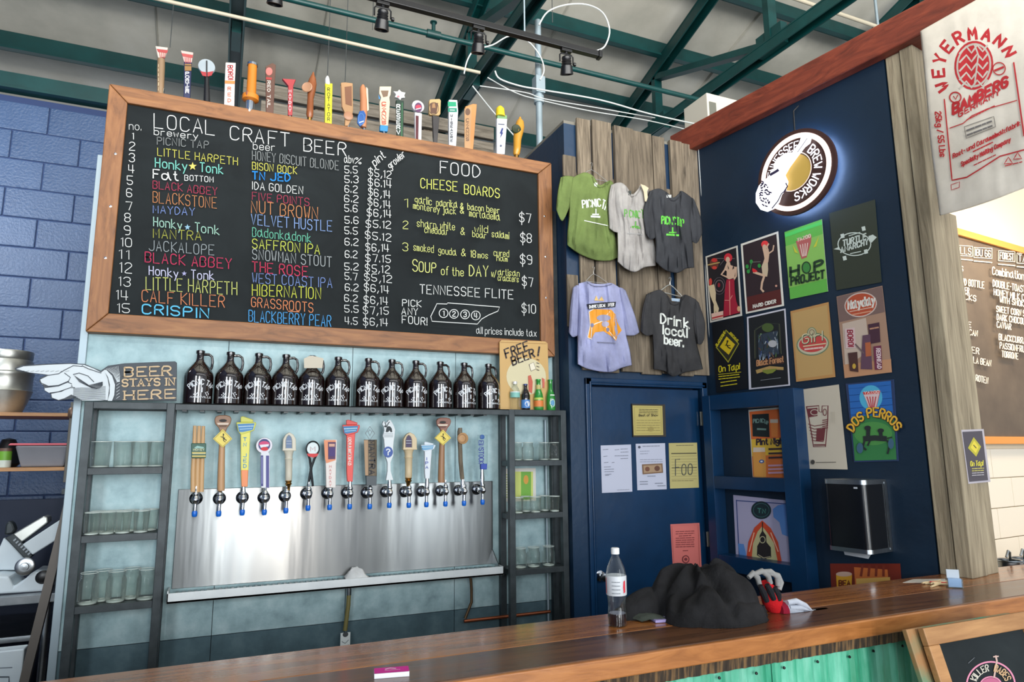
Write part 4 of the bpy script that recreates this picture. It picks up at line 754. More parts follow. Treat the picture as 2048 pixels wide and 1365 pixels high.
# 10 white bottle with rabbit
t = TT[9]; hslab(t, [(925, 165), (940, 128), (975, 150), (1000, 118), (1020, 120), (1040, 150), (1060, 190), (1072, 230), (1066, 300), (1056, 360), (1050, 420), (1052, 520), (1020, 600), (1022, 700), (1052, 800), (968, 802), (985, 700), (985, 600), (958, 520), (952, 420), (946, 340), (932, 300), (950, 240), (945, 200)], (214, 220, 222), T4, D=D2, nm='handle', bv=0.002)
a = targ(T4, D2-0.0225); a.poly([(975, 255), (985, 200), (1005, 188), (1025, 190), (1045, 215), (1050, 255), (1030, 255), (1020, 235), (1002, 255)], (36, 46, 50)); a.line([(985, 195), (975, 165), (968, 145)], 9, (36, 46, 50)); a.line([(992, 188), (1004, 155), (1018, 140)], 9, (36, 46, 50)); a.ell(972, 190, 14, 10, (36, 46, 50)); [a.line([(955, y), (1058, y)], 4, (120, 130, 136)) for y in (275, 292, 308)]
a.ell(1002, 482, 55, 62, (66, 92, 158)); a.text('?', 984, 515, 1022, 515, 66, 13, (226, 230, 234)); a.build('print', t)
# 14 branch
t = TT[13]; hturn(t, [(685, 248, 26), (680, 300, 32), (678, 420, 28), (686, 560, 28), (690, 700, 28), (700, 820, 28), (712, 935, 28), (714, 955, 22)], M['old'], T5, D=TAPH, nm='handle')
q = onY(T5[0]+712/6.822, T5[1]+392/6.822, TAPH-0.008); m = MB(); m.lathe([(0.001, 0), (0.030, 0.0), (0.031, 0.012), (0.028, 0.014), (0.001, 0.013)], q, 24, (0, -1, 0)); m.build('wood_slice', P((176, 134, 88)), t, smooth=True); a = targ(T5, TAPH-0.0225); a.ring(712, 392, 52, 56, 6, (128, 90, 56)); a.ring(712, 392, 30, 32, 5, (206, 160, 108)); a.build('wood_rings', t)
# 15 clear with blue letters
t = TT[14]; hslab(t, [(915, 345), (1045, 345), (1045, 740), (915, 740)], M['pet'], T5, D=D2, th=0.018, nm='handle', bv=0.002); hslab(t, [(948, 738), (1036, 738), (1032, 815), (950, 815)], (26, 62, 160), T5, D=D2, nm='blue_foot'); q = onY(T5[0]+980/6.822, T5[1]+372/6.822, TAPH)
MB().lathe([(0.001, 0), (0.013, 0), (0.013, 0.008), (0.001, 0.009)], q, 20, (0, -1, 0)).build('blue_disc', P((34, 84, 150)), t, smooth=True)
a = targ(T5, D2-0.0185); a.text('EINSTOCK', 940, 425, 942, 735, 62, 12, (40, 54, 140), up=(1, 0)); a.build('lettering', t)
for i, (x, y) in {0: (391, 984), 1: (439, 985), 3: (530, 985), 5: (617, 976), 6: (660, 976), 8: (740, 972), 12: (891, 968)}.items(): pass
for t, xs_, y0, y1 in ((TT[2], 487, 972, 992), (TT[7], 700, 962, 980), (TT[9], 779, 960, 980), (TT[11], 854, 957, 978), (TT[13], 925, 958, 976), (TT[14], 964, 938, 972)):
    m = MB(); turned(m, [(xs_, y0, 3.2), (xs_, (y0+y1)/2, 4.4), (xs_, y1, 4.0)], TAPH, None, (0, 0, 1), 14); m.build('ferrule', M['chrome'], t, smooth=True)
# ================================================================ RACKS AND GROWLER SHELF
ZS = 1.883
def rack(lab, X0, X1, shelves):
    t = thing('glass_rack', lab, 'rack', ((X0+X1)/2, RACKF+0.08, 0), 'glass racks'); w = 0.034; Y1 = TAPY-0.006
    for x in (X0, X1-w):
        for y in (RACKF, Y1-w): MB().box((x, y, 0), (x+w, y+w, ZS-0.0)).build('leg', M['rack'], t, bevel=0.002)
    def shelf(z, nm):
        m = MB(); m.box((X0+w, RACKF, z-0.03), (X1-w, RACKF+0.025, z)); m.box((X0+w, Y1-0.025, z-0.03), (X1-w, Y1, z)); m.box((X0+0.004, RACKF+w, z-0.03), (X0+0.03, Y1-w, z)); m.box((X1-0.03, RACKF+w, z-0.03), (X1-0.004, Y1-w, z)); m.box((X0+0.02, RACKF+0.02, z-0.012), (X1-0.02, Y1-0.02, z-0.002)); m.build(nm, M['rack'], t, bevel=0.0015)
    shelf(ZS, 'top_shelf')
    for z in shelves: shelf(z, 'shelf')
    return t
LX0, LX1 = onY(167, 830, RACKF).x, onY(349, 830, RACKF).x
RX0, RX1 = onY(1019, 900, RACKF).x, 1.852
zl = [onY(250, y, RACKF).z for y in (935.5, 1069, 1207)]; zr_ = [onY(1080, y, RACKF).z for y in (921.5, 1026.5, 1137)]
rack('dark steel glass rack left of the taps under the hand sign', LX0, LX1, zl); rack('dark steel glass rack right of the taps beside the navy wall', RX0, RX1, zr_)
t = thing('growler_shelf', 'long dark steel shelf carrying the row of growlers', 'shelf', ((LX1+RX0)/2, 3.55, ZS-0.03)); m = MB()
m.box((LX1+0.001, RACKF, ZS-0.032), (RX0-0.001, RACKF+0.005, ZS)); m.box((LX1+0.001, RACKF, ZS-0.006), (RX0-0.001, TAPY-0.004, ZS)); m.build('shelf_plate', M['rack'], t, bevel=0.0015)
m = MB(); [m.box((LX1+0.03+i*0.075, RACKF+0.006, ZS-0.037), (LX1+0.05+i*0.075, TAPY-0.01, ZS-0.007)) for i in range(21)]; m.build('shelf_rib', M['black'], t)
# glasses
def tumbler(h, r): return [(0.001, 0.0), (r*0.82, 0), (r*0.86, 0.006), (r*0.93, h*0.5), (r, h*0.975), (r*1.015, h*0.985), (r, h)]
def jar(h, r): return [(0.001, 0.0), (r*0.9, 0), (r, 0.008), (r, h*0.70), (r*0.86, h*0.81), (r*0.83, h*0.84), (r*0.88, h*0.87), (r*0.83, h*0.90), (r*0.88, h*0.93), (r*0.84, h*0.96), (r*0.86, h)]
def glassware(kind, lab, cat, grp, z, xs_, h, r, yy, py, nm, labs=None):
    proto = None
    for i, px in enumerate(xs_):
        y = yy[i % len(yy)]; x = onY(px, py, y).x
        L = labs[i]
        if proto is None:
            gm = MB(); gm.lathe(kind(h, r), (x, y, z), 20, cap=False, m=M['glass']); rt = kind(h, r)[-1][0]; gm.tube([Vector((x+rt*math.cos(k_*PI/12), y+rt*math.sin(k_*PI/12), z+h)) for k_ in range(25)], 0.0016, 6, M['rim']); gm.lathe([(r*0.5, 0.002), (r*0.84, 0.002), (r*0.86, 0.007), (r*0.5, 0.009)], (x, y, z), 20, m=M['rim'], cap=False)
            proto = gm.build(nm, None, smooth=True, label=L, cat=cat, group=grp)
            if kind is jar: m = MB(); m.tube([Vector((x+r*0.9, y+0.0, z+h*0.62)), Vector((x+r*1.5, y, z+h*0.55)), Vector((x+r*1.5, y, z+h*0.3)), Vector((x+r*0.9, y, z+h*0.2))], 0.005, 8)
        else: c = proto.copy(); COL.objects.link(c); c.location = (x, y, z); c['label'] = L
ordn = ['first', 'second', 'third', 'fourth', 'fifth', 'sixth', 'seventh', 'eighth']
glassware(tumbler, 0, 'glass', 'tumblers on the left rack upper shelf', zl[0], (201, 247, 281, 314), 0.115, 0.043, (3.565,), 910, 'beer_glass', ['clear tumbler on the left rack upper shelf, %s from left' % ordn[i] for i in range(4)])
glassware(tumbler, 0, 'glass', 'small glasses on the left rack middle shelf', zl[1], (184, 196, 214, 228, 246, 260, 282, 300), 0.095, 0.033, (3.525, 3.595), 1050, 'small_glass', ['small clear glass on the left rack middle shelf, %s from left' % ordn[i] for i in range(8)])
glassware(jar, 0, 'jar', 'mason jars on the left rack lower shelf', zl[2], (177, 204, 232, 262, 292), 0.13, 0.040, (3.53, 3.58), 1180, 'mason_jar', ['clear mason jar on the left rack lower shelf, %s from left' % ordn[i] for i in range(5)])
glassware(jar, 0, 'jar', 'jars on the right rack upper shelf', zr_[0], (1034, 1056, 1088, 1108), 0.10, 0.034, (3.56, 3.52), 905, 'mason_jar', ['clear jar on the right rack upper shelf, %s from left' % ordn[i] for i in range(4)])
glassware(tumbler, 0, 'glass', 'small glasses on the right rack middle shelf', zr_[1], (1036, 1052, 1071, 1089, 1109), 0.085, 0.031, (3.525, 3.59), 1010, 'small_glass', ['small clear glass on the right rack middle shelf, %s from left' % ordn[i] for i in range(5)])
glassware(jar, 0, 'jar', 'jars on the right rack lower shelf', zr_[2], (1040, 1067, 1097), 0.105, 0.038, (3.54,), 1120, 'mason_jar', ['clear jar on the right rack lower shelf, %s from left' % ordn[i] for i in range(3)])
# growlers
GH, GR = 0.262, 0.0645
def growler():
    t = thing('growler', 'x', 'growler', (0, 0, 0), 'row of printed growlers')
    MB().lathe([(GR*0.92, 0), (GR, 0.006), (GR*1.01, GH*0.5), (GR*0.98, GH*0.56), (GR*0.80, GH*0.65), (GR*0.52, GH*0.73), (GR*0.32, GH*0.79), (GR*0.26, GH*0.84), (GR*0.25, GH*0.93), (GR*0.31, GH*0.94), (GR*0.31, GH*0.99), (GR*0.24, GH), (0.001, GH)], (0, 0, 0), 36).build('jug', M['amber'], t, smooth=True)
    MB().tube([Vector((GR*0.22, 0, GH*0.93)), Vector((GR*0.6, 0, GH*0.935)), Vector((GR*0.82, 0, GH*0.90)), Vector((GR*0.90, 0, GH*0.80)), Vector((GR*0.86, 0, GH*0.70)), Vector((GR*0.74, 0, GH*0.64))], [0.007, 0.0065, 0.006, 0.006, 0.006, 0.007], 10).build('jug_handle', M['amber'], t, smooth=True)
    R = GR*1.012
    a = Art(lambda x, y, l: Vector((math.sin(x/R)*(R+l), -math.cos(x/R)*(R+l), y)), 0.0003)
    wh = (222, 226, 230)
    a.arc('PICNIC TAP', 0.0, 0.020, 0.072, -46, 46, 0.024, 0.0046, wh, sy=1)
    a.line([(-0.026, 0.052), (0.026, 0.056)], 0.006, wh); a.line([(-0.016, 0.054), (-0.028, 0.036)], 0.0035, wh); a.line([(0.016, 0.054), (0.026, 0.038)], 0.0035, wh); a.line([(-0.034, 0.044), (0.034, 0.048)], 0.004, wh); a.line([(0, 0.056), (0, 0.075)], 0.006, wh)
    a.text('NASHVILLE', -0.048, 0.028, 0.048, 0.028, 0.0075, 0.0022, wh, up=(0, 1))
    a.build('printed_label', t)
    return t
xs12 = (397, 458, 515, 570, 622.6, 675, 735.7, 783, 831, 880, 928, 976.5)
rots = (0.35, 0.12, 0.06, 0.02, -0.02, 0.0, 0.02, -0.02, 0.02, 0.30, 0.34, 0.40)
gl = ['leftmost amber growler, next to the hand sign', 'second growler from the left', 'third growler from the left', 'fourth from the left, beside the tagged one', 'growler wearing a beige paper tag on its neck', 'growler just right of the tagged one',
      'seventh growler from the left, after the wider gap', 'eighth growler from the left', 'ninth growler from the left', 'third growler from the right, its handle turned back', 'second growler from the right', 'rightmost growler, beside the yellow sign']
g0 = growler()
for i, px in enumerate(xs12):
    x = onY(px, 770, 3.557).x; rz = rots[i]+0.02
    view = -math.atan2(x, 3.557)  # print faces roughly the room
    o = g0 if i == 0 else copy_tree(g0)
    o.location = (x, 3.557, ZS+0.0005); o.rotation_euler = (0, 0, rz-0.1); o['label'] = 'amber glass jug with white print: '+gl[i] if i not in (4,) else gl[i]
x5 = onY(622.6, 770, 3.557).x
tg = MB(); zz = ZS+GH*0.83
tg.prism([(x5-0.045, 3.50, zz-0.028), (x5+0.045, 3.50, zz-0.024), (x5+0.048, 3.50, zz+0.026), (x5+0.012, 3.50, zz+0.034), (x5-0.02, 3.50, zz+0.036), (x5-0.048, 3.50, zz+0.02)], (0, 0.002, 0)); tg.tube([(x5-0.02, 3.502, zz+0.028), (x5-0.018, 3.53, zz+0.012), (x5+0.016, 3.53, zz+0.012), (x5+0.012, 3.502, zz+0.028)], 0.0012, 6)
tg.build('paper_tag', mat((198, 190, 172), 0.7), label='crumpled beige paper tag hanging on a growler neck', cat='tag')
# hand sign
HY = 3.52
hs = thing('hand_sign', 'dark cut-out sign of an engraved pointing hand reading BEER STAYS IN HERE', 'sign', (onY(290, 800, HY).x, HY, ZS)); T_ = (0, 600, 3.412)
out = [(105, 470), (150, 450), (300, 440), (480, 435), (580, 440), (690, 486), (740, 452), (850, 436), (1195, 422), (1208, 432), (1205, 690), (560, 690), (520, 665), (480, 680), (400, 690), (350, 672), (350, 645), (310, 625), (300, 590), (270, 560), (280, 535), (320, 515), (120, 488)]
zb = onY(0, 0, 1)  # outline rests on the rack top
hslab(hs, out, (40, 50, 60), T_, D=HY, th=0.012, nm='sign_board', bv=0.001)
a = Art(lambda x, y, l: onY(x, y, HY-0.0125-l), 0.0004, T_); WH = (214, 222, 226); DK = (40, 50, 60)
a.poly([(112, 472), (160, 455), (330, 444), (480, 438), (575, 445), (640, 470), (690, 496), (712, 480), (735, 540), (745, 600), (735, 685), (690, 688), (560, 688), (515, 660), (470, 640), (500, 595), (470, 560), (470, 530), (420, 510), (330, 512), (200, 496)], WH)
a.poly([(275, 545), (330, 518), (430, 500), (480, 520), (470, 552), (400, 585), (330, 590), (285, 575)], WH); a.poly([(305, 598), (400, 588), (460, 562), (492, 575), (480, 600), (400, 630), (335, 636), (305, 618)], WH); a.poly([(350, 642), (420, 628), (490, 592), (512, 600), (500, 640), (440, 672), (400, 684), (355, 668)], WH)
for l in ([(330, 516), (400, 505), (440, 480), (500, 450), (560, 455)], [(275, 565), (330, 590), (400, 584), (468, 555), (480, 530), (440, 500)], [(308, 600), (400, 588), (462, 562), (490, 575)], [(340, 636), (400, 628), (480, 600), (510, 600)], [(500, 510), (540, 500), (600, 520), (640, 560)], [(560, 450), (600, 470), (690, 500)]): a.line(l, 5, DK)
for k in range(16): a.line([(505+k*6, 515+k*4), (540+k*6, 560+k*3), (600+k*5, 585+k*1.5), (700, 560+k*1.6)], 1.8, DK, up=(k == 0))
for k in range(13): a.line([(500, 605+k*6), (560, 600+k*7), (640, 606+k*6), (720, 590+k*8)], 2.2, DK, up=(k == 0))
for k in range(10): a.line([(140+k*34, 490), (165+k*34, 484)], 1.6, DK, up=(k == 0))
a.poly([(708, 480), (725, 478), (765, 520), (785, 580), (780, 650), (765, 690), (735, 690), (748, 640), (750, 580), (738, 530)], WH)
for k in range(9): a.line([(725+k*10, 470-k*2.2), (770+k*6, 505+k*2), (800+k*2, 560)], 2, WH, up=(k == 0))
for k in range(8): a.line([(795, 520+k*22), (808, 510+k*22), (816, 505+k*22)], 2.4, WH, up=(k == 0))
GD = (206, 178, 140); bx = [(850, 525, 1165, 515, 62, 'BEER'), (835, 592, 1190, 582, 48, 'STAYS IN'), (850, 682, 1188, 670, 58, 'HERE')]
for x0, y0, x1, y1, h, tx in bx:
    a.text(tx, x0, y0, x1, y1, h, 11, GD); a.k += 1
    gl_, W_2 = layout(tx); A0 = Vector((x0, y0)); dd = (Vector((x1, y1))-A0)/W_2
    for g_ in gl_:
        for pl in g_:
            for e in (pl[0], pl[-1]):
                if e[1] in (0, 6): q = A0+dd*e[0]+Vector((0, -1))*(h/6*e[1]); a.line([(q.x-11, q.y), (q.x+11, q.y)], 5, GD, up=False)
a.build('sign_print', hs)
# free beer sign
FY = 3.568
fb = thing('tin_sign', 'yellow tin sign reading FREE BEER, leaning behind the bottles', 'sign', (onY(1047, 815, FY).x, FY, ZS)); T_ = (960, 640, 3.79)
p = [(160, 155), (490, 165), (510, 180), (525, 690), (150, 690), (145, 170)]
hslab(fb, p, (196, 158, 96), T_, D=FY, th=0.006, nm='tin_plate', bv=0.001); a = Art(lambda x, y, l: onY(x, y, FY-0.0065-l), 0.0004, T_)
a.ell(350, 430, 150, 140, (206, 196, 160)); a.line([(155, 170), (505, 182)], 3, (150, 110, 60)); BK = (46, 34, 34)
a.text('FREE', 200, 290, 372, 226, 66, 12, BK, up=(-0.25, -0.97)); a.text('BEER', 250, 345, 415, 280, 62, 12, BK, up=(-0.25, -0.97)); a.text('!', 440, 272, 448, 270, 66, 13, BK, up=(0.15, -0.98))
a.poly([(375, 335), (410, 320), (425, 370), (385, 388)], (226, 218, 196)); a.line([(372, 340), (405, 322), (425, 372), (388, 390), (372, 340)], 3, BK); [a.line([(430, 300+k*26), (448, 306+k*26)], 5, BK) for k in range(4)]
a.poly([(365, 425), (385, 420), (400, 470), (395, 560), (370, 540)], (190, 90, 70)); a.poly([(470, 440), (490, 450), (488, 520), (475, 510)], (196, 96, 80)); a.build('sign_print', fb)
# four bottles on the right rack
def bottle(px, py, prof, m_, lab, nm, lbl, cap=None):
    x = onY(px, py, 3.545).x; t = thing(nm, lab, 'bottle', (x, 3.545, ZS), 'bottles in front of the yellow sign')
    MB().lathe(prof, (x, 3.545, ZS+0.0005), 24, cap=m_ is not M['pet']).build('bottle_glass', m_, t, smooth=True)
    for z0, z1, r, c in lbl: MB().lathe([(r, z0), (r, z1)], (x, 3.545, ZS), 24).build('bottle_label', mat(c, 0.5), t)
    if cap: MB().lathe([(cap[1], 0), (cap[1], cap[2]), (cap[1]*0.9, cap[2]+0.001)], (x, 3.545, ZS+cap[0]), 16).build('cap', mat(cap[3], 0.35, 0.3), t)
    return t, x
bottle(1030, 790, [(0.026, 0), (0.029, 0.005), (0.027, 0.05), (0.029, 0.055), (0.029, 0.105), (0.022, 0.125), (0.013, 0.14), (0.012, 0.158), (0.001, 0.159)], M['pet'], 'clear plastic water bottle with pale label before the yellow sign', 'water_bottle', [(0.072, 0.1, 0.0296, (130, 190, 180)), (0.1, 0.106, 0.0296, (210, 222, 222))], (0.15, 0.0135, 0.014, (224, 224, 224)))
t, x = bottle(1051, 790, [(0.024, 0), (0.026, 0.005), (0.026, 0.085), (0.02, 0.105), (0.011, 0.125), (0.0105, 0.148), (0.001, 0.149)], M['amber'], 'short dark beer bottle with blue and white label', 'beer_bottle', [(0.012, 0.06, 0.0265, (72, 130, 196))], (0.146, 0.0125, 0.006, (40, 60, 120)))
a = Art(lambda u, v, l: Vector((x+math.sin(u/0.0265)*(0.0268+l), 3.545-math.cos(u/0.0265)*(0.0268+l), ZS+v)), 0.0003); a.ell(0, 0.036, 0.016, 0.016, (216, 222, 230)); a.build('label_print', t)
t, x = bottle(1077, 790, [(0.025, 0), (0.028, 0.005), (0.028, 0.07), (0.024, 0.095), (0.013, 0.13), (0.012, 0.17), (0.0135, 0.172), (0.0135, 0.18), (0.001, 0.181)], M['ggreen'], 'green beer bottle with an orange label', 'beer_bottle', [(0.022, 0.058, 0.0285, (222, 126, 60)), (0.062, 0.074, 0.0287, (190, 206, 90)), (0.012, 0.022, 0.0286, (70, 130, 60)), (0.12, 0.15, 0.0150, (190, 180, 110))], (0.178, 0.0145, 0.005, (60, 150, 70)))
t, x = bottle(1101, 790, [(0.025, 0), (0.027, 0.005), (0.027, 0.075), (0.022, 0.1), (0.012, 0.13), (0.0115, 0.172), (0.0135, 0.174), (0.0135, 0.18), (0.001, 0.181)], M['ggreen'], 'green beer bottle with a pale oval label, nearest the navy wall', 'beer_bottle', [], (0.178, 0.0145, 0.005, (40, 140, 60)))
a = Art(lambda u, v, l: Vector((x+math.sin(u/0.027)*(0.0273+l), 3.545-math.cos(u/0.027)*(0.0273+l), ZS+v)), 0.0003); a.ell(0, 0.045, 0.018, 0.024, (190, 214, 206)); a.ell(0, 0.045, 0.012, 0.016, (90, 150, 190)); a.rect(-0.014, 0.088, 0.014, 0.094, (214, 226, 214)); a.build('label_print', t)
# rag, drains, pipe, clip
m = MB(); c = onY(716, 1150, 3.56); random.seed(5)
def ragf(u, v):
    x = (u-0.5)*0.125; d = (v-0.5)*0.08; h = 0.062*max(0, 1-(abs(u-0.45)*2)**2.2)*max(0, 1-(abs(v-0.5)*2)**2)**0.6*(0.75+0.5*noise.noise(Vector((u*5, v*5, 1)))); return Vector((c.x+x, 3.585+d, TRZ-0.008+h))
m.grid(ragf, 28, 18); m.build('bar_rag', cloth('white_rag', (226, 228, 228)), smooth=True, label='crumpled white rag lying on the drip tray', cat='rag')
m = MB(); x = onY(698, 1180, 3.6).x; m.tube([(x, 3.6, TRZ-0.045), (x, 3.6, TRZ-0.09)], 0.013, 12); q = onY(690, 1262, 3.6)
dt = thing('drain_hose', 'short olive drain hose hanging under the middle of the drip tray', 'hose', (x, 3.6, q.z)); m.build('fitting', M['steel2'], dt, smooth=True); MB().tube([(x, 3.6, TRZ-0.085), (x-0.002, 3.598, TRZ-0.14), (q.x, 3.6, q.z)], 0.011, 12).build('hose', mat((112, 104, 58), 0.5), dt, smooth=True)
m = MB(); q2 = onY(691, 1262, 3.59); m.box((q2.x-0.024, 3.588, q2.z-0.34), (q2.x+0.024, 3.592, q2.z-0.01)); bt = m.build('hanging_tag', mat((206, 212, 210), 0.5), label='long white tag with dark chevrons hanging below the drain hose', cat='tag')
a = Art(lambda x_, y_, l: Vector((q2.x+x_, 3.5878-l, q2.z+y_)), 0.0003); [a.line([(-0.016, -0.05-k*0.022), (0.0, -0.06-k*0.022), (0.016, -0.046-k*0.022)], 0.004, (120, 130, 134), up=False) for k in range(10)]; a.ell(0, -0.018, 0.014, 0.012, (60, 64, 66)); o = a.mb.build('tag_print', None, bt)
cp = thing('copper_drain', 'thin copper drain pipe elbowed along the wall under the right end of the tray', 'pipe', (onY(940, 1200, 3.6).x, 3.6, 1.0)); P_ = [onY(941, 1152, 3.6), onY(943, 1180, 3.6), onY(943, 1205, 3.6), onY(930, 1238, 3.6)]
m = MB(); m.tube(P_, 0.008, 10); m.build('down_pipe', mat((90, 70, 48), 0.4, 0.6), cp, smooth=True); P_ = [onY(928, 1242, 3.6), onY(940, 1242, 3.6), onY(1100, 1220, 3.6)]; P_[2].z = P_[1].z; P_[0].z = P_[1].z; m = MB(); m.tube(P_, 0.009, 10); m.build('side_pipe', mat((150, 84, 56), 0.35, 0.8), cp, smooth=True)
for px in (1093, 1111):
    x = onY(px, 1000, 3.632).x; MB().tube([(x, 3.632, 0), (x, 3.632, ZS-0.05)], 0.0065, 10).build('conduit', M['conduit'], smooth=True, label='thin vertical pipe behind the right rack, %s of two' % ('left' if px == 1093 else 'right'), cat='pipe', group='thin pipes behind the right rack')
q0, q1 = onY(1006, 938, 3.646), onY(1072, 1002, 3.646); m = MB(); m.box((q0.x, 3.645, q1.z), (q1.x, 3.648, q0.z)); o = m.build('wall_chart', M['paper'], label='green and yellow printed chart on the wall behind the right rack', cat='chart')
a = Art(lambda x_, y_, l: onY(x_, y_, 3.6448-l), 0.0003); a.rect(1030, 944, 1066, 998, (196, 206, 110)); a.rect(1042, 944, 1062, 1000, (110, 166, 60)); [a.line([(1008, 950+k*5), (1026, 950+k*5)], 2, (160, 180, 110), up=False) for k in range(10)]; a.ell(1052, 960, 5, 9, (206, 150, 60)); a.build('chart_print', o)
# ================================================================ PLANK BOARD AND SHIRTS
from mathutils.bvhtree import BVHTree
TS = (1100, 220, 2.438); PY = 3.475
pb = thing('plank_board', 'tall board of weathered grey planks carrying the shirts', 'plank board', (2.35, PY, 2.2))
ed = [(130, 197, 38), (204, 297, 50), (310, 403, 80), (404, 495, 103), (497, 556, 126), (582, 640, 147), (641, 718, 163)]
zb_ = onY(TS[0]+600/TS[2], TS[1]+1288/TS[2], PY).z
for i, (x0, x1, y) in enumerate(ed):
    a_, b_ = onY(TS[0]+x0/TS[2], TS[1]+y/TS[2], PY), onY(TS[0]+x1/TS[2], TS[1]+(y+10)/TS[2], PY)
    MB().box((a_.x, PY-0.004*(i % 3), zb_-0.01*(i % 2)), (b_.x-0.002, PY+0.02, (a_.z+b_.z)/2)).build('plank', M['old'], pb, bevel=0.003)
for (x0, x1, y0, y1) in ((66, 130, 215, 330), (85, 145, 800, 1060)):
    a_, b_ = onY(TS[0]+x0/TS[2], TS[1]+y0/TS[2], PY), onY(TS[0]+x1/TS[2], TS[1]+y1/TS[2], PY); MB().box((a_.x, PY+0.004, b_.z), (b_.x, PY+0.02, a_.z)).build('short_plank', M['old'], pb, bevel=0.003)
for y in (330, 900): a_, b_ = onY(TS[0]+135/TS[2], TS[1]+y/TS[2], PY), onY(TS[0]+715/TS[2], TS[1]+y/TS[2], PY); MB().box((a_.x, PY+0.0205, a_.z-0.04), (b_.x, PY+0.024, a_.z+0.04)).build('batten', M['old'], pb)
def crv(P, t):
    n = len(P)-1; s = t*n; i = min(int(s), n-1); f = s-i; g = lambda k: Vector(P[max(0, min(n, k))]); p0, p1, p2, p3 = g(i-1), g(i), g(i+1), g(i+2)
    return 0.5*((2*p1)+(-p0+p2)*f+(2*p0-5*p1+4*p2-p3)*f*f+(-p0+3*p1-3*p2+p3)*f**3)
def coons(top, bot, lef, rig, u, v):
    c00, c10, c01, c11 = Vector(top[0]), Vector(top[-1]), Vector(bot[0]), Vector(bot[-1])
    return crv(top, u)*(1-v)+crv(bot, u)*v+crv(lef, v)*(1-u)+crv(rig, v)*u - (c00*(1-u)*(1-v)+c10*u*(1-v)+c01*(1-u)*v+c11*u*v)
def patch(mb, top, bot, lef, rig, T, plane, thick, fold=0.006, nu=36, nv=44, seed=0, ff=5.0, gather=0.0, open_hem=False):
    def f(u, v):
        p = coons(top, bot, lef, rig, u, v); q = plane(T[0]+p.x/T[2], T[1]+p.y/T[2])
        e = (max(0, math.sin(PI*u))**0.45)*(max(0, min(1, v*5+0.35))**0.5)*(1.0 if open_hem else max(0, min(1, (1-v)*4.5+0.12))**0.6)
        w = noise.noise(Vector((u*ff, v*ff*0.35, seed)))+0.5*noise.noise(Vector((u*ff*2.3, v*ff*0.8, seed+9)))
        g = gather*math.sin(u*38+3*w)*max(0, (v-0.62)/0.38)
        return plane(T[0]+p.x/T[2], T[1]+p.y/T[2], thick*e+(fold*w+g)*min(1, e*1.6))
    mb.grid(f, nu, nv); return mb
def pY(D): return lambda x, y, l=0.0: onY(x, y, D-l)
def px_mesh(o, fb, T):
    me = o.data; off = WO[o.name] if o.parent is None else WO[o.parent.name]
    bv = BVHTree.FromPolygons([v.co+off for v in me.vertices], [list(p.vertices) for p in me.polygons])
    def fn(x, y, l):
        d = ray(x, y).normalized(); h = bv.ray_cast(EYE, d)
        return (h[0]-d*(0.0035+l)) if h[0] is not None else fb(x, y, l)
    return fn
def shirt(lab, D, col, body, sl, sr, neck, seed):
    t = thing('t_shirt', lab, 't-shirt', onY(TS[0]+body[1][2][0]/TS[2], TS[1]+body[1][2][1]/TS[2], D), 't-shirts hung on the plank board')
    mt = cloth('shirt_cotton', col); pl = pY(D)
    m = MB(); patch(m, *body, TS, pl, 0.036, 0.026, seed=seed, ff=6, gather=0.006); b = m.build('shirt_body', mt, t, smooth=True)
    so = b.modifiers.new('t', 'SOLIDIFY'); so.thickness = 0.002
    for s in (sl, sr):
        if s: m = MB(); patch(m, *s, TS, pY(D+0.004), 0.022, 0.008, 14, 18, seed=seed+3, open_hem=True); q = m.build('sleeve', mt, t, smooth=True); q.modifiers.new('t', 'SOLIDIFY').thickness = 0.002
    m = MB(); fn = px_mesh(b, lambda x, y, l: onY(x, y, D-0.02-l), TS)
    m.tube([fn(TS[0]+crv(neck, k/14).x/TS[2], TS[1]+crv(neck, k/14).y/TS[2], 0.0) for k in range(15)], 0.0045, 6); m.build('collar', cloth('rib_collar', tuple(int(v*0.85) for v in col)), t, smooth=True)
    return t, fn
def hanger(x, y, xl, yl, xr, yr, D, lab, c=(176, 178, 178), r=0.0016):
    q = lambda a_, b_: onY(TS[0]+a_/TS[2], TS[1]+b_/TS[2], D)
    m = MB(); m.tube([q(x-6, y-28), q(x-2, y-36), q(x+5, y-32), q(x+4, y-22), q(x, y-12), q(x, y)], r, 6); m.tube([q(x, y), q((x*2+xl)/3, (2*y+yl)/3-4), q(xl, yl)], r, 6); m.tube([q(x, y), q((x*2+xr)/3, (2*y+yr)/3-4), q(xr, yr)], r, 6); m.tube([q(xl, yl), q(xr, yr)], r, 6)
    m.build('wire_hanger', mat(c, 0.3, 0.8), smooth=True, label=lab, cat='hanger', group='wire hangers')
hanger(202, 292, 150, 322, 280, 350, 3.452, 'wire hanger holding the green shirt'); hanger(212, 800, 175, 835, 290, 850, 3.452, 'wire hanger holding the lavender shirt'); hanger(585, 852, 535, 885, 650, 915, 3.44, 'white wire hanger holding the lower charcoal shirt', (224, 226, 224), 0.0032)
WS = (216, 220, 214)
t, fn = shirt('olive green t-shirt with white print, upper left on the planks', 3.45, (112, 130, 74), ([(108, 332), (165, 306), (208, 322), (240, 366), (275, 352), (295, 345), (312, 365)], [(85, 660), (140, 700), (220, 732), (290, 735), (330, 720)], [(108, 332), (95, 420), (92, 520), (85, 600), (85, 660)], [(312, 365), (300, 460), (308, 560), (325, 660), (330, 720)]),
    ([(52, 330), (80, 322), (116, 326)], [(30, 485), (60, 542), (95, 470)], [(52, 330), (38, 400), (30, 485)], [(116, 326), (106, 400), (95, 470)]), None, [(206, 326), (215, 355), (238, 378), (265, 372), (292, 350)], 1)
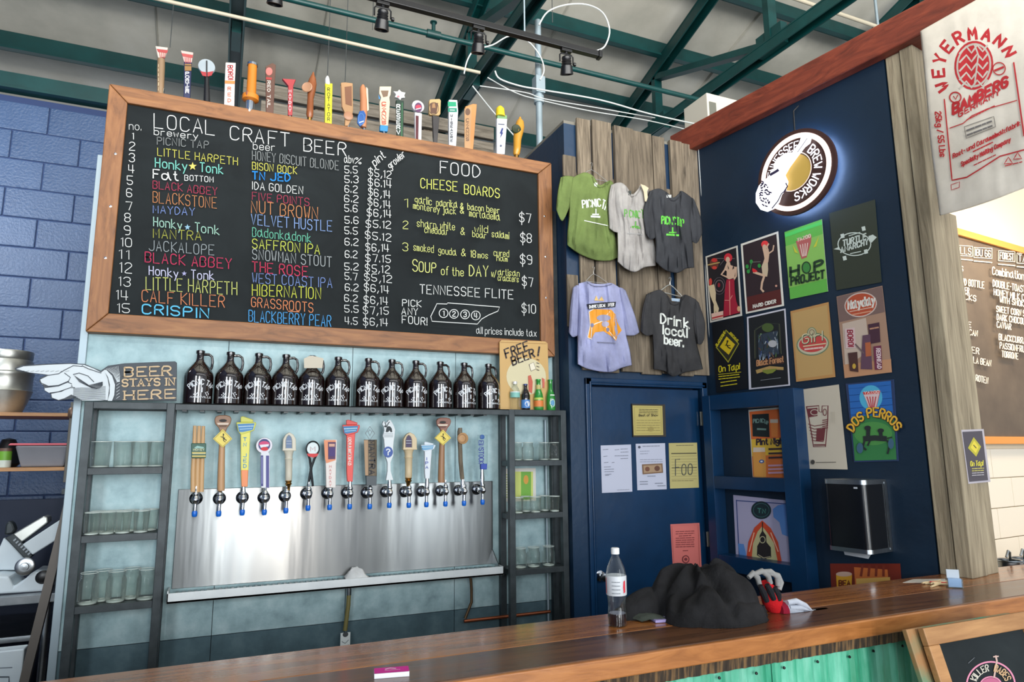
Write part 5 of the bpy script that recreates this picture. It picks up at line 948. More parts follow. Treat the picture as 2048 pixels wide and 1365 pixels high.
a = Art(fn, 0.0004, TS, 6); a.text('PICNIC', 160, 478, 248, 470, 36, 6, WS, up=(-0.1, -1)); a.text('TAP', 252, 478, 290, 500, 40, 6, WS, up=(0.2, -1)); a.line([(202, 520), (242, 522)], 9, WS); a.line([(208, 510), (236, 510)], 7, WS); a.line([(224, 508), (224, 484)], 6, WS); a.scrib(168, 540, 285, 565, 5, 4, WS, 4); a.poly([(214, 352), (232, 356), (230, 376), (216, 370)], (206, 214, 206)); a.build('shirt_print', t)
t, fn = shirt('light grey t-shirt with green print, upper middle on the planks', 3.408, (182, 178, 174), ([(300, 366), (340, 354), (370, 372), (400, 412), (428, 388), (446, 364), (482, 392)], [(330, 740), (370, 775), (415, 790), (460, 768), (515, 760)], [(300, 366), (305, 460), (325, 560), (330, 660), (330, 740)], [(482, 392), (470, 500), (500, 600), (515, 700), (515, 760)]),
    ([(298, 366), (315, 362), (334, 366)], [(290, 578), (312, 594), (335, 600)], [(298, 366), (284, 450), (290, 578)], [(334, 366), (326, 480), (335, 600)]), None, [(372, 376), (380, 405), (402, 424), (426, 408), (444, 370)], 2)
a = Art(fn, 0.0004, TS, 6); GR_ = (92, 158, 66); a.text('PICNIC', 364, 520, 440, 528, 34, 5, GR_); a.text('T', 446, 520, 458, 532, 34, 5, GR_); a.line([(396, 572), (438, 576)], 7, GR_); a.line([(418, 545), (416, 568)], 6, GR_); a.line([(402, 568), (432, 568)], 5, GR_); a.scrib(378, 602, 455, 608, 5, 4, (150, 150, 150), 4); a.rect(382, 394, 396, 416, (60, 66, 64)); a.build('shirt_print', t)
m = MB(); slab(m, [(440, 362), (462, 370), (480, 382), (472, 398), (478, 450), (462, 446), (456, 400)], 3.362, 0.003, None, TS); m.build('folded_tag', P((206, 190, 160)), t)
t, fn = shirt('charcoal t-shirt with bright green print, upper right on the planks', 3.366, (66, 68, 72), ([(488, 396), (530, 384), (568, 402), (600, 428), (624, 412), (642, 396), (692, 430)], [(515, 740), (560, 780), (620, 795), (660, 775), (702, 770)], [(488, 396), (500, 500), (515, 640), (515, 740)], [(692, 430), (685, 540), (695, 660), (702, 770)]),
    ([(486, 396), (502, 394), (518, 402)], [(465, 600), (490, 632), (515, 622)], [(486, 396), (456, 490), (465, 600)], [(518, 402), (512, 500), (515, 622)]), ([(686, 430), (694, 430), (702, 438)], [(690, 640), (716, 650), (742, 602)], [(686, 430), (680, 520), (690, 640)], [(702, 438), (735, 530), (742, 602)]), [(566, 404), (578, 430), (600, 444), (622, 432), (640, 402)], 3)
a = Art(fn, 0.0004, TS, 6); a.text('PICNIC', 545, 555, 612, 560, 36, 6, (98, 196, 66)); a.text('TAP', 620, 560, 652, 572, 36, 6, (98, 196, 66)); a.line([(570, 608), (626, 612)], 9, (98, 196, 66)); a.line([(598, 575), (598, 600)], 7, (98, 196, 66)); a.line([(582, 598), (614, 598)], 6, (98, 196, 66)); a.rect(568, 414, 592, 428, (190, 192, 190)); a.build('shirt_print', t)
t, fn = shirt('lavender t-shirt with an orange map print, lower left on the planks', 3.45, (160, 164, 200), ([(138, 848), (180, 838), (215, 848), (260, 850), (300, 846), (346, 872)], [(135, 1240), (190, 1265), (290, 1280), (350, 1258), (398, 1245)], [(138, 848), (140, 960), (135, 1080), (135, 1160), (135, 1240)], [(346, 872), (355, 960), (368, 1080), (390, 1180), (398, 1245)]),
    ([(112, 868), (130, 856), (148, 856)], [(92, 1085), (110, 1108), (136, 1100)], [(112, 868), (100, 960), (92, 1085)], [(148, 856), (141, 980), (136, 1100)]), ([(336, 866), (352, 870), (368, 882)], [(368, 1100), (410, 1100), (436, 1085)], [(336, 866), (350, 980), (368, 1100)], [(368, 882), (412, 1000), (436, 1085)]), [(182, 842), (205, 858), (240, 862), (275, 858), (300, 850)], 4)
a = Art(fn, 0.0004, TS, 6); OG = (222, 148, 36); a.poly([(192, 985), (215, 972), (300, 975), (320, 1000), (330, 1040), (350, 1075), (330, 1100), (322, 1128), (300, 1105), (262, 1080), (220, 1085), (200, 1120), (184, 1110), (196, 1050)], OG)
a.line([(200, 1118), (205, 1050), (255, 1030), (290, 985)], 4, (232, 226, 214)); a.line([(255, 1030), (285, 1075), (320, 1120)], 4, (232, 226, 214)); a.line([(205, 1120), (184, 1110), (196, 1050), (190, 985), (215, 970)], 3, (232, 226, 214)); a.ell(262, 1015, 34, 16, (150, 150, 176)); a.ell(270, 1045, 18, 14, (170, 166, 190)); a.ell(206, 1050, 8, 10, (120, 120, 150)); a.ell(282, 1072, 8, 10, (120, 120, 150))
a.poly([(178, 948), (240, 940), (322, 936), (318, 962), (250, 968), (186, 974)], (34, 36, 44)); a.text('DRINK LOCAL BEER', 192, 968, 312, 956, 14, 3, (226, 226, 226)); a.poly([(216, 930), (226, 905), (236, 930), (252, 910), (264, 932)], (214, 178, 110)); a.scrib(232, 1134, 318, 1138, 6, 5, (104, 106, 130), 5); a.build('shirt_print', t)
t, fn = shirt('charcoal t-shirt reading Drink local beer, lower right on the planks', 3.43, (64, 64, 66), ([(488, 892), (535, 878), (572, 905), (600, 940), (636, 918), (660, 902), (712, 926)], [(505, 1265), (560, 1275), (600, 1300), (660, 1280), (745, 1265)], [(488, 892), (490, 1000), (500, 1100), (505, 1200), (505, 1265)], [(712, 926), (702, 1020), (710, 1120), (730, 1200), (745, 1265)]),
    ([(470, 902), (486, 894), (504, 906)], [(442, 1080), (470, 1102), (505, 1095)], [(470, 902), (450, 980), (442, 1080)], [(504, 906), (500, 1020), (505, 1095)]), ([(704, 926), (712, 930), (724, 940)], [(715, 1140), (736, 1144), (750, 1120)], [(704, 926), (700, 1030), (715, 1140)], [(724, 940), (755, 1040), (750, 1120)]), [(570, 908), (584, 940), (604, 952), (632, 942), (658, 906)], 5)
a = Art(fn, 0.0004, TS, 6); a.text('Drink', 540, 1040, 678, 1066, 46, 8, WS); a.text('local', 552, 1092, 668, 1110, 42, 8, WS); a.text('beer.', 558, 1140, 650, 1156, 42, 8, WS); a.poly([(592, 918), (634, 922), (632, 936), (594, 932)], (150, 170, 190)); a.build('shirt_print', t)
# ================================================================ POSTERS
def pap(name, lab, pts, T, off=0.006, th=0.0015, m=None, cat='poster', grp='posters on the navy wall', fn=onW, N=None, root=True):
    n_ = WN if N is None else N; P_ = [fn(T[0]+x/T[2], T[1]+y/T[2], off) for x, y in pts]
    mb = MB(); mb.prism(P_, -n_*th, m or M['paper'])
    return mb.build(name, None, label=lab, cat=cat, group=grp)
def wart(T, off=0.006): return Art(lambda x, y, l: onW(x, y, off+l), 0.0003, T)
TQ = (1400, 440, 6.205)
o = pap('poster', 'small framed-look poster of a red-haired woman in a long red dress, nearest the planks', [(68, 455), (465, 318), (522, 1190), (125, 1278)], TQ); a = wart(TQ)
a.poly([(88, 468), (448, 345), (500, 1168), (142, 1252)], (26, 22, 28)); SK = (206, 172, 146)
a.ell(175, 545, 55, 70, (96, 52, 40)); a.ell(178, 500, 36, 24, (190, 50, 46)); a.ell(180, 595, 30, 20, (196, 60, 50)); a.line([(100, 560), (240, 530)], 14, (176, 150, 90)); a.ring(240, 820, 52, 70, 10, (110, 96, 100)); a.ring(240, 820, 75, 105, 5, (100, 90, 96)); a.ell(235, 810, 16, 28, (140, 30, 44)); a.line([(200, 480), (430, 480)], 6, (120, 110, 110)); a.line([(250, 560), (330, 460)], 5, (120, 110, 110))
a.ell(350, 470, 50, 55, (196, 44, 56)); a.ell(345, 495, 26, 36, SK); a.poly([(330, 530), (372, 525), (378, 560), (450, 590), (440, 640), (425, 720), (360, 740), (330, 720), (332, 640), (300, 610)], SK); a.line([(335, 580), (265, 680), (345, 715)], 22, SK); a.line([(448, 590), (448, 700), (375, 810)], 20, SK)
a.poly([(340, 560), (360, 600), (352, 620)], (30, 24, 30)); a.poly([(415, 560), (425, 600), (400, 620)], (30, 24, 30)); a.poly([(330, 740), (425, 735), (430, 880), (450, 1010), (500, 1150), (290, 1205), (300, 1010), (310, 860)], (156, 26, 50)); a.line([(365, 760), (372, 1180)], 12, (206, 120, 110)); a.line([(400, 940), (365, 1000), (310, 1000)], 9, (206, 130, 120))
a.ell(130, 770, 20, 46, (196, 60, 50)); a.poly([(105, 820), (175, 800), (196, 900), (195, 1000), (235, 1100), (225, 1150), (200, 1150), (175, 1060), (130, 950)], (206, 186, 150)); a.poly([(170, 1060), (200, 1060), (190, 1160), (172, 1160)], (206, 186, 150)); a.ell(480, 1105, 20, 34, (206, 160, 120)); a.poly([(140, 1165), (288, 1130), (288, 1215), (148, 1245)], (214, 176, 160)); a.scrib(156, 1220, 280, 1190, 10, 18, (176, 44, 50), 14); a.build('poster_print', o)
o = pap('poster', 'poster of a red-haired woman kicking up one heel, reading HARD CIDER', [(505, 300), (970, 142), (1042, 1068), (570, 1168)], TQ); a = wart(TQ)
a.poly([(530, 318), (948, 175), (1015, 1050), (590, 1142)], (44, 30, 36)); a.poly([(580, 960), (1000, 860), (1015, 1050), (590, 1142)], (84, 30, 28)); a.ell(806, 305, 46, 46, (222, 58, 60)); a.ell(800, 345, 26, 40, SK); a.poly([(778, 370), (850, 360), (860, 430), (848, 520), (840, 540), (780, 545), (800, 480), (790, 420)], SK); a.poly([(780, 540), (842, 535), (846, 620), (834, 705), (778, 700), (764, 580)], (198, 178, 150))
a.line([(848, 400), (830, 330), (850, 300)], 18, SK); a.line([(850, 420), (905, 380), (915, 320)], 17, SK); a.line([(790, 690), (670, 650)], 30, SK); a.line([(800, 690), (770, 780), (760, 860), (785, 888)], 26, SK); a.poly([(650, 600), (690, 615), (715, 640), (670, 655), (650, 640)], (206, 34, 44)); [a.ell(x, y, 20, 26, (44, 140, 60)) for x, y in ((585, 580), (600, 640), (636, 520), (735, 570))]; a.line([(640, 520), (620, 620)], 10, (60, 120, 70)); a.line([(650, 525), (750, 520)], 6, (130, 130, 120))
a.text('HARD CIDER', 660, 1095, 940, 1030, 40, 11, (230, 226, 216)); a.ell(945, 820, 14, 14, (206, 150, 130)); a.build('poster_print', o)
TP = (1380, 200, 3.413)
o = pap('poster', 'bright green poster reading HOP PROJECT with a pink bucket emblem', [(645, 903), (900, 815), (942, 1308), (684, 1362)], TP); a = wart(TP)
a.poly([(645, 903), (900, 815), (942, 1308), (684, 1362)], (96, 176, 72)); a.poly([(652, 1000), (908, 915), (934, 1220), (676, 1285)], (134, 186, 90)); a.poly([(648, 915), (901, 828), (903, 850), (650, 940)], (80, 196, 90)); a.poly([(722, 965), (830, 925), (826, 975), (796, 1075), (762, 1088), (735, 1010)], (176, 92, 88)); a.text('YAZOO', 732, 968, 822, 938, 22, 6, (226, 196, 180)); [a.line([(752+k*17, 990-k*4), (768+k*8, 1068-k*2)], 6, (226, 200, 190)) for k in range(4)]
a.poly([(700, 990), (740, 1050), (715, 1040)], (196, 196, 60)); a.poly([(880, 930), (840, 1010), (862, 1000)], (196, 196, 60)); DG = (30, 56, 34)
a.text('H', 686, 1205, 742, 1190, 60, 18, DG); a.ell(794, 1145, 32, 42, (60, 130, 60)); a.ring(794, 1145, 28, 38, 8, DG); a.text('P', 850, 1170, 906, 1150, 60, 18, DG); a.text('PROJECT', 690, 1265, 915, 1215, 52, 13, DG); a.build('poster_print', o)
o = pap('poster', 'dark olive poster with a small pale turtle emblem, top right of the group', [(950, 775), (1262, 680), (1308, 1245), (1000, 1300)], TP, m=mat((48, 54, 42), 0.6)); a = wart(TP); TU = (196, 206, 198)
a.ring(1122, 985, 112, 78, 7, TU); a.text('TURTLE', 1045, 998, 1200, 950, 38, 9, TU); a.text('ANARCHY', 1030, 1042, 1215, 985, 36, 9, TU); a.poly([(1218, 930), (1248, 920), (1275, 938), (1240, 975), (1222, 965)], TU); [a.poly([(x-14, y-10), (x+10, y-16), (x+16, y+12), (x-8, y+18)], TU) for x, y in ((1040, 928), (1184, 878), (1055, 1080), (1200, 1035))]; a.poly([(980, 1020), (1015, 1005), (1022, 1025)], TU); a.scrib(1085, 928, 1160, 905, 8, 6, TU, 7); a.scrib(1095, 1050, 1165, 1035, 8, 6, TU, 7); a.build('poster_print', o)
TR_ = (1400, 600, 6.827)
o = pap('poster', 'black poster with a yellow diamond sign and yellow words On Tap!', [(165, 320), (590, 225), (655, 1215), (225, 1275)], TR_, m=mat((10, 14, 20), 0.5)); a = wart(TR_); YL = (206, 190, 34)
a.poly([(355, 405), (535, 600), (385, 862), (215, 650)], (150, 146, 40)); a.poly([(356, 425), (520, 602), (384, 838), (232, 650)], (40, 40, 24)); a.poly([(362, 500), (478, 610), (392, 752), (270, 645)], (204, 176, 26)); a.text('BLACKSTONE', 236, 640, 352, 450, 34, 8, YL, up=(-0.7, -0.7)); a.text('BREWING', 400, 462, 505, 575, 30, 7, YL, up=(0.7, -0.7)); a.line([(375, 575), (362, 610), (385, 650), (415, 665)], 16, (50, 40, 16)); a.line([(345, 620), (412, 625)], 11, (50, 40, 16)); a.ell(376, 565, 13, 13, (50, 40, 16))
a.text('On', 258, 990, 345, 975, 80, 13, YL); a.text('Tap!', 385, 975, 540, 945, 80, 13, YL); a.line([(250, 1020), (560, 988)], 7, YL)
for y in (1050, 1085, 1130, 1180): a.scrib(258 if y < 1100 else 285, y, 540 if y < 1100 else 505, y-32, 12, 12, YL, 18)
a.build('poster_print', o)
o = pap('poster', 'black poster with white border and an ornate forest emblem', [(640, 235), (1165, 118), (1228, 1172), (668, 1228)], TR_, m=mat((206, 204, 214), 0.5)); a = wart(TR_)
a.poly([(662, 252), (1148, 142), (1208, 1155), (700, 1205)], (18, 22, 26)); [a.line([(750+k*14, 800-k*10), (745+k*14, 420-k*25), (900, 320), (1085-k*14, 330), (1110-k*14, 740-k*10)], 7, c) for k, c in ((0, (90, 92, 70)), (1, (50, 60, 44)))]; a.ell(925, 380, 80, 60, (70, 90, 44)); a.poly([(790, 480), (1060, 420), (1080, 740), (800, 790)], (44, 56, 70))
random.seed(21)
for k in range(46): x = random.uniform(800, 1060); y = random.uniform(440, 760); a.line([(x, y), (x+random.uniform(-30, 30), y+random.uniform(30, 90))], random.uniform(6, 16), random.choice([(150, 170, 190), (196, 206, 214), (70, 110, 56), (96, 130, 70), (70, 90, 150), (110, 80, 60)]), up=False)
a.ell(990, 600, 60, 48, (176, 176, 180)); a.poly([(770, 840), (1140, 770), (1145, 870), (770, 910)], (70, 44, 36)); a.text('Black Forest', 775, 905, 1140, 845, 76, 13, (196, 140, 96)); a.poly([(760, 960), (950, 905), (1140, 920), (1140, 960), (960, 950), (775, 1010)], (176, 144, 86)); a.poly([(850, 960), (1050, 940), (1030, 970), (990, 1000), (920, 1015), (860, 990)], (120, 130, 50)); a.line([(830, 1100), (1100, 1065)], 8, (120, 124, 128)); a.build('poster_print', o)
T2 = (1380, 560, 3.413)
o = pap('poster', 'tan kraft poster with a red and green oval script emblem', [(685, 215), (945, 152), (992, 664), (725, 697)], T2, m=mat((186, 138, 82), 0.6)); a = wart(T2); a.poly([(697, 228), (935, 172), (975, 645), (736, 678)], (190, 154, 98))
def tilt(cx, cy, rx, ry, c): a.ell(cx, cy, rx, ry, c, rot=-0.12)
tilt(838, 440, 112, 78, (110, 130, 100)); tilt(838, 440, 104, 70, (196, 188, 160)); tilt(838, 436, 94, 58, (196, 70, 66)); a.ell(832, 362, 32, 38, (120, 140, 110)); a.ell(832, 362, 26, 32, (196, 182, 146)); a.text('Girl', 768, 440, 905, 415, 62, 11, (60, 84, 60)); a.text('Girl', 766, 437, 903, 412, 62, 7, (214, 206, 170)); a.line([(775, 455), (925, 435)], 8, (214, 200, 160)); a.scrib(785, 475, 905, 462, 14, 12, (226, 190, 180), 14); a.ring(832, 358, 16, 18, 4, (110, 90, 70)); a.build('poster_print', o)
o = pap('poster', 'brown and cream poster with an orange oval badge and tap handle pictures', [(1000, 115), (1312, 40), (1378, 632), (1055, 672)], T2, m=mat((166, 132, 110), 0.6)); a = wart(T2)
a.poly([(1003, 117), (1311, 44), (1330, 220), (1020, 290)], (120, 96, 90)); a.poly([(1040, 300), (1200, 260), (1230, 480), (1060, 600)], (196, 176, 160)); a.poly([(1046, 580), (1372, 540), (1378, 630), (1056, 670)], (190, 140, 104)); a.ell(1165, 170, 112, 84, (206, 186, 176), rot=-0.2); a.ell(1165, 170, 104, 76, (178, 76, 46), rot=-0.2); a.text('Mayday', 1080, 200, 1260, 165, 58, 13, (224, 216, 206)); a.line([(1090, 218), (1250, 186)], 5, (220, 190, 170)); a.scrib(1110, 238, 1235, 214, 10, 8, (214, 150, 120), 9)
a.poly([(1055, 335), (1125, 325), (1132, 465), (1062, 470)], (206, 180, 178)); a.text('BORO!', 1075, 345, 1082, 455, 34, 8, (150, 40, 60), up=(1, 0)); a.poly([(1215, 305), (1292, 290), (1300, 425), (1228, 438)], (70, 40, 54)); a.scrib(1230, 335, 1285, 325, 10, 10, (190, 140, 110), 12); a.poly([(1178, 380), (1230, 372), (1245, 612), (1165, 610)], (96, 66, 84)); a.poly([(1195, 430), (1232, 425), (1238, 520), (1200, 525)], (176, 96, 60)); a.poly([(1252, 455), (1305, 448), (1312, 612), (1262, 615)], (110, 44, 70)); a.text('REDHEAD', 1272, 470, 1280, 605, 26, 7, (220, 196, 200), up=(1, 0)); a.poly([(1078, 500), (1142, 492), (1150, 630), (1092, 622)], (74, 44, 40)); a.ell(1120, 590, 12, 18, (196, 160, 60)); a.line([(1130, 440), (1185, 500)], 9, (110, 90, 90)); a.build('poster_print', o)
o = pap('poster', 'off-white poster with a maroon drawing of a hand and pint glass', [(720, 755), (1015, 715), (1075, 1296), (768, 1290), (735, 1150), (718, 950)], T2, m=mat((196, 186, 168), 0.7)); a = wart(T2); MR = (110, 50, 54)
a.line([(795, 868), (880, 860), (880, 900), (900, 905), (902, 862), (942, 860), (940, 960), (925, 1140), (842, 1140), (835, 1080), (810, 940), (795, 868)], 7, MR); a.poly([(800, 880), (870, 874), (870, 930), (812, 940)], MR); a.ring(850, 905, 26, 18, 5, (196, 186, 168)); a.poly([(865, 1020), (925, 1015), (915, 1100), (860, 1100)], MR)
for k in range(6): a.line([(808+k*5, 985+k*22), (850, 1000+k*20), (930-k*4, 985+k*24)], 5, MR)
for k in range(5): a.line([(905, 960+k*14), (940, 955+k*14)], 6, MR)
a.ring(920, 905, 12, 22, 5, MR); a.line([(848, 1128), (922, 1128)], 9, MR); a.ell(838, 1245, 14, 16, (70, 66, 60)); a.scrib(860, 1248, 995, 1246, 6, 5, (110, 104, 94), 5); [a.line([(965+k*10, 900), (962+k*12, 980)], 2, (176, 168, 150)) for k in range(3)]; a.build('poster_print', o)
o = pap('poster', 'blue and green poster of two running dogs reading DOS PERROS', [(1062, 710), (1388, 680), (1420, 1238), (1120, 1246)], T2, th=0.006, m=mat((40, 56, 92), 0.5)); a = wart(T2)
a.poly([(1080, 718), (1370, 690), (1388, 930), (1100, 960)], (36, 100, 176)); [a.line([(1085+k*3, 745+k*45), (1375+k*2, 718+k*45)], 4, (30, 76, 150), up=False) for k in range(5)]; a.ell(1235, 805, 78, 85, (76, 170, 206)); a.poly([(1102, 960), (1140, 930), (1390, 925), (1410, 1228), (1125, 1236)], (50, 120, 66)); a.ell(1250, 1050, 130, 80, (74, 140, 70)); a.poly([(1178, 768), (1300, 758), (1270, 885), (1222, 888), (1195, 800)], (206, 66, 66)); a.poly([(1185, 785), (1292, 776), (1268, 880), (1226, 882)], (216, 190, 190)); [a.line([(1208+k*20, 800), (1232+k*8, 872)], 7, (190, 60, 66)) for k in range(4)]; a.text('YAZOO', 1190, 780, 1290, 772, 16, 5, (240, 200, 190))
a.k += 1; a.arc('DOS PERROS', 1262, 1130, 165, -62, 60, 50, 20, (60, 40, 30), ry=195); a.arc('DOS PERROS', 1260, 1128, 165, -62, 60, 50, 12, (226, 176, 56), ry=195)
DGm = (34, 40, 42); a.line([(1195, 1085), (1260, 1080), (1330, 1085)], 36, DGm); a.line([(1215, 1080), (1218, 1010)], 26, DGm); a.line([(1305, 1080), (1300, 1030)], 24, DGm); a.line([(1195, 1090), (1180, 1140), (1200, 1160)], 14, DGm); a.line([(1335, 1090), (1365, 1120), (1350, 1185)], 13, DGm); a.line([(1230, 1095), (1215, 1130)], 12, DGm); a.line([(1340, 1085), (1378, 1075)], 8, DGm); a.ell(1212, 1012, 22, 16, DGm); a.ell(1302, 1030, 22, 15, DGm); a.ell(1160, 1150, 22, 36, (60, 96, 120)); a.ell(1372, 1120, 20, 36, (60, 96, 120)); a.build('poster_print', o)
# round light-up sign
cs = onW(1588, 344, 0.075); top_ = onW(1592, 258, 0.075); bot_ = onW(1586, 430, 0.075); SR = (top_.z-bot_.z)/2; cs.z = (top_.z+bot_.z)/2
ls = thing('lit_round_sign', 'glowing round brown sign with a white guitar shape, hung below the beam', 'lit sign', (cs.x, cs.y, cs.z-SR))
def SF(x, y, l): return cs+WD*(x*SR)+Vector((0, 0, 1))*(y*SR)+WN*l
def disc(mb, r0, r1, l0, l1, cx=0, cy=0, n=64):
    vs = []; fs = []
    for r, l in ((r0, l0), (r1, l0), (r1, l1), (r0, l1)): vs += [SF(cx+r*math.cos(2*PI*k/n), cy+r*math.sin(2*PI*k/n), l) for k in range(n)]
    for j in range(4):
        for k in range(n): fs.append((j*n+k, j*n+(k+1) % n, ((j+1) % 4)*n+(k+1) % n, ((j+1) % 4)*n+k))
    return mb.add(vs, fs)
m = MB(); disc(m, 0.0001, 1.0, -0.028, -0.008); m.build('backing_disc', mat((62, 38, 34), 0.4), ls, smooth=False)
m = MB(); disc(m, 0.86, 0.90, -0.034, -0.0285); m.build('halo_strip', mat((176, 206, 255), 0.5, 0, 42.0), ls)
m = MB(); disc(m, 0.79, 0.90, -0.0079, -0.004); m.build('light_ring', mat((255, 226, 214), 0.5, 0, 1.05), ls)
m = MB(); disc(m, 0.0001, 0.42, -0.0079, -0.004, -0.02); m.build('gold_centre', mat((170, 140, 66), 0.5, 0, 0.35), ls)
a = Art(SF, 0.0008); LW = (250, 246, 255)
a.arc('TENNESSEE', 0, 0, 0.52, -92, 14, 0.19, 0.028, LW, sy=1, emit=0.95); a.arc('BREW WORKS', 0, 0, 0.51, 48, 182, 0.19, 0.030, LW, sy=1, emit=0.95); a.ring(0, 0, 0.445, 0.445, 0.022, (226, 206, 196), emit=0.5)
a.build('lettering', ls, label='glowing white lettering round the ring')
sc_ = lambda pts: [(((x-1588)/86.0)*1.22, -(y-344)/86.0) for x, y in pts]
def prs(pts, l0, l1, nm, mt): P_ = [SF(x, y, l0) for x, y in pts]; m = MB(); m.prism(P_, WN*(l1-l0)); return m.build(nm, mt, ls)
G0 = (1380, 200, 3.413); gp = lambda L: [onP(G0[0]+x/G0[2], G0[1]+y/G0[2], cs+WN*0.006, WN) for x, y in L]
m = MB(); m.prism(gp([(490, 752), (458, 705), (458, 640), (478, 590), (505, 560), (545, 528), (560, 490), (585, 468), (612, 470), (640, 440), (700, 370), (752, 300), (770, 248), (805, 226), (832, 252), (822, 296), (785, 325), (735, 390), (682, 462), (652, 515), (672, 560), (660, 612), (628, 648), (612, 700), (575, 745), (530, 765)]), WN*0.012); m.build('guitar_shape', mat((250, 250, 255), 0.5, 0, 1.15), ls, label='glowing white guitar outline')
m = MB(); m.prism([p_-WN*0.004 for p_ in gp([(575, 480), (572, 440), (600, 400), (645, 368), (690, 358), (715, 362), (690, 405), (650, 455), (612, 480)])], WN*0.006); m.build('light_beam', mat((255, 250, 246), 0.5, 0, 0.95), ls)
a = Art(lambda x, y, l: onP(x, y, cs+WN*(0.0185+l), WN), 0.0004, G0); random.seed(4); DKS = (44, 36, 70)
for k in range(40):
    x = random.uniform(480, 545); y = random.uniform(560, 735)
    if (x-510)**2/40**2+(y-650)**2/90**2 < 1.15: a.line([(x, y), (x+random.uniform(-14, 14), y+random.uniform(-10, 10))], 9, DKS, up=False)
a.line([(560, 740), (600, 690), (625, 640), (655, 615)], 7, DKS); a.line([(550, 510), (585, 490), (600, 480)], 18, DKS); a.line([(735, 355), (760, 320), (800, 262)], 4, DKS); a.line([(655, 570), (665, 590), (640, 630)], 9, DKS); a.build('guitar_print', ls)
m = MB(); m.tube([SF(0.05, 1.0, -0.02), SF(0.06, 1.5, -0.02), onW(1597, 212, 0.03)], 0.004, 8); m.build('power_cord', M['black'], ls)
# cubby on the poster wall
CO = 0.10
cbx = thing('wall_cubby', 'navy painted two-compartment wall cubby below the posters', 'cubby', onW(1500, 1180, 0.05)); 
def tw(x, y, off): return (onW(x, y, off)-WQ).dot(WD)
t0, t1, t2, t3 = tw(1409, 900, CO), tw(1424, 900, CO), tw(1562, 880, CO), tw(1594, 880, CO)
zc = [onW(1490, y, CO).z for y in (785, 816, 955, 981, 1118, 1150)]
def wbox(ta, tb, oa, ob, za, zb): q = WQ+WD*ta+WN*oa; return MB().obox((q.x, q.y, za), WD*(tb-ta), WN*(ob-oa), (0, 0, zb-za))
wbox(t0, t1, 0.001, CO, 0.72, zc[0]).build('stile', M['bluetrim'], cbx, bevel=0.002); wbox(t2, t3, 0.001, CO, 0.72, zc[0]).build('stile', M['bluetrim'], cbx, bevel=0.002)
for i, (zb2, za2) in enumerate(((0, 1), (2, 3), (4, 5))): wbox(t1+0.0005, t2-0.0005, 0.001, CO-0.002, zc[za2], zc[zb2]).build('rail', M['bluetrim'], cbx, bevel=0.002)
TV = (1440, 800, 3.789)
o = pap('poster', 'orange and yellow Pint Night poster inside the upper cubby compartment', [(215, 78), (500, 52), (520, 610), (248, 588)], TV, off=0.004); a = wart(TV, 0.004)
a.poly([(222, 92), (498, 66), (505, 300), (236, 300)], (216, 106, 50)); a.poly([(237, 300), (505, 290), (512, 420), (242, 430)], (220, 180, 60)); a.poly([(242, 430), (512, 410), (518, 600), (250, 580)], (206, 110, 50)); a.poly([(242, 112), (370, 105), (376, 284), (248, 278)], (24, 34, 34)); a.text('PICNIC', 252, 176, 330, 172, 28, 6, (120, 150, 140)); a.text('TAP', 334, 176, 364, 190, 26, 6, (120, 150, 140)); a.scrib(285, 222, 345, 225, 20, 14, (110, 140, 130), 12); a.poly([(382, 150), (440, 146), (436, 280), (390, 282)], (222, 130, 60)); a.rect(380, 148, 440, 176, (206, 190, 170))
a.text('Pint Night', 278, 342, 500, 332, 42, 11, (50, 36, 50)); a.poly([(248, 395), (345, 392), (350, 588), (258, 584)], (214, 150, 70)); a.poly([(252, 362), (340, 362), (342, 395), (250, 398)], (214, 196, 176)); a.ell(315, 468, 20, 14, (60, 90, 150)); a.ell(315, 468, 10, 6, (220, 220, 226)); [a.scrib(372, y, 480, y-4, 14, 14, (60, 40, 44), 14) for y in (375, 408, 440)]; [a.scrib(370, y, 490, y-4, 14, 14, (196, 150, 170), 14) for y in (500, 528, 555)]; a.build('poster_print', o)
o = pap('poster', 'white and blue poster with a green oval and pointed orange arch in the lower cubby', [(100, 722), (520, 766), (548, 1268), (122, 1210)], TV, off=0.004, m=mat((176, 172, 200), 0.6)); a = wart(TV, 0.004)
a.line([(125, 765), (500, 790)], 7, (50, 70, 130)); a.line([(124, 762), (146, 1200)], 7, (50, 70, 130)); a.poly([(400, 830), (440, 800), (500, 790), (520, 1040), (470, 1020), (450, 930), (405, 890)], (90, 140, 206)); a.poly([(135, 1090), (180, 1095), (200, 1180), (150, 1195)], (90, 140, 206)); a.ell(312, 838, 76, 68, (24, 44, 50), rot=0.1); a.ring(312, 838, 60, 52, 5, (60, 100, 100)); a.text('TN', 286, 856, 345, 862, 32, 7, (70, 130, 120))
a.poly([(200, 1200), (215, 1080), (260, 970), (320, 915), (385, 975), (440, 1080), (470, 1240), (445, 1236), (340, 1220)], (206, 76, 44)); a.poly([(240, 1205), (250, 1090), (285, 1000), (320, 960), (360, 1010), (410, 1090), (438, 1232), (340, 1215)], (196, 190, 140)); a.poly([(280, 1180), (282, 1110), (300, 1080), (300, 1030), (322, 990), (350, 1030), (352, 1080), (385, 1120), (388, 1195), (330, 1210)], (36, 34, 34)); a.ring(322, 1062, 20, 24, 6, (196, 190, 150)); a.line([(290, 1175), (330, 1200), (380, 1190)], 7, (170, 160, 130)); a.line([(322, 930), (322, 1000)], 8, (40, 34, 34)); a.scrib(222, 1150, 258, 1010, 8, 8, (240, 190, 160), 8); a.scrib(385, 1010, 440, 1150, 8, 8, (240, 190, 160), 8); a.build('poster_print', o)
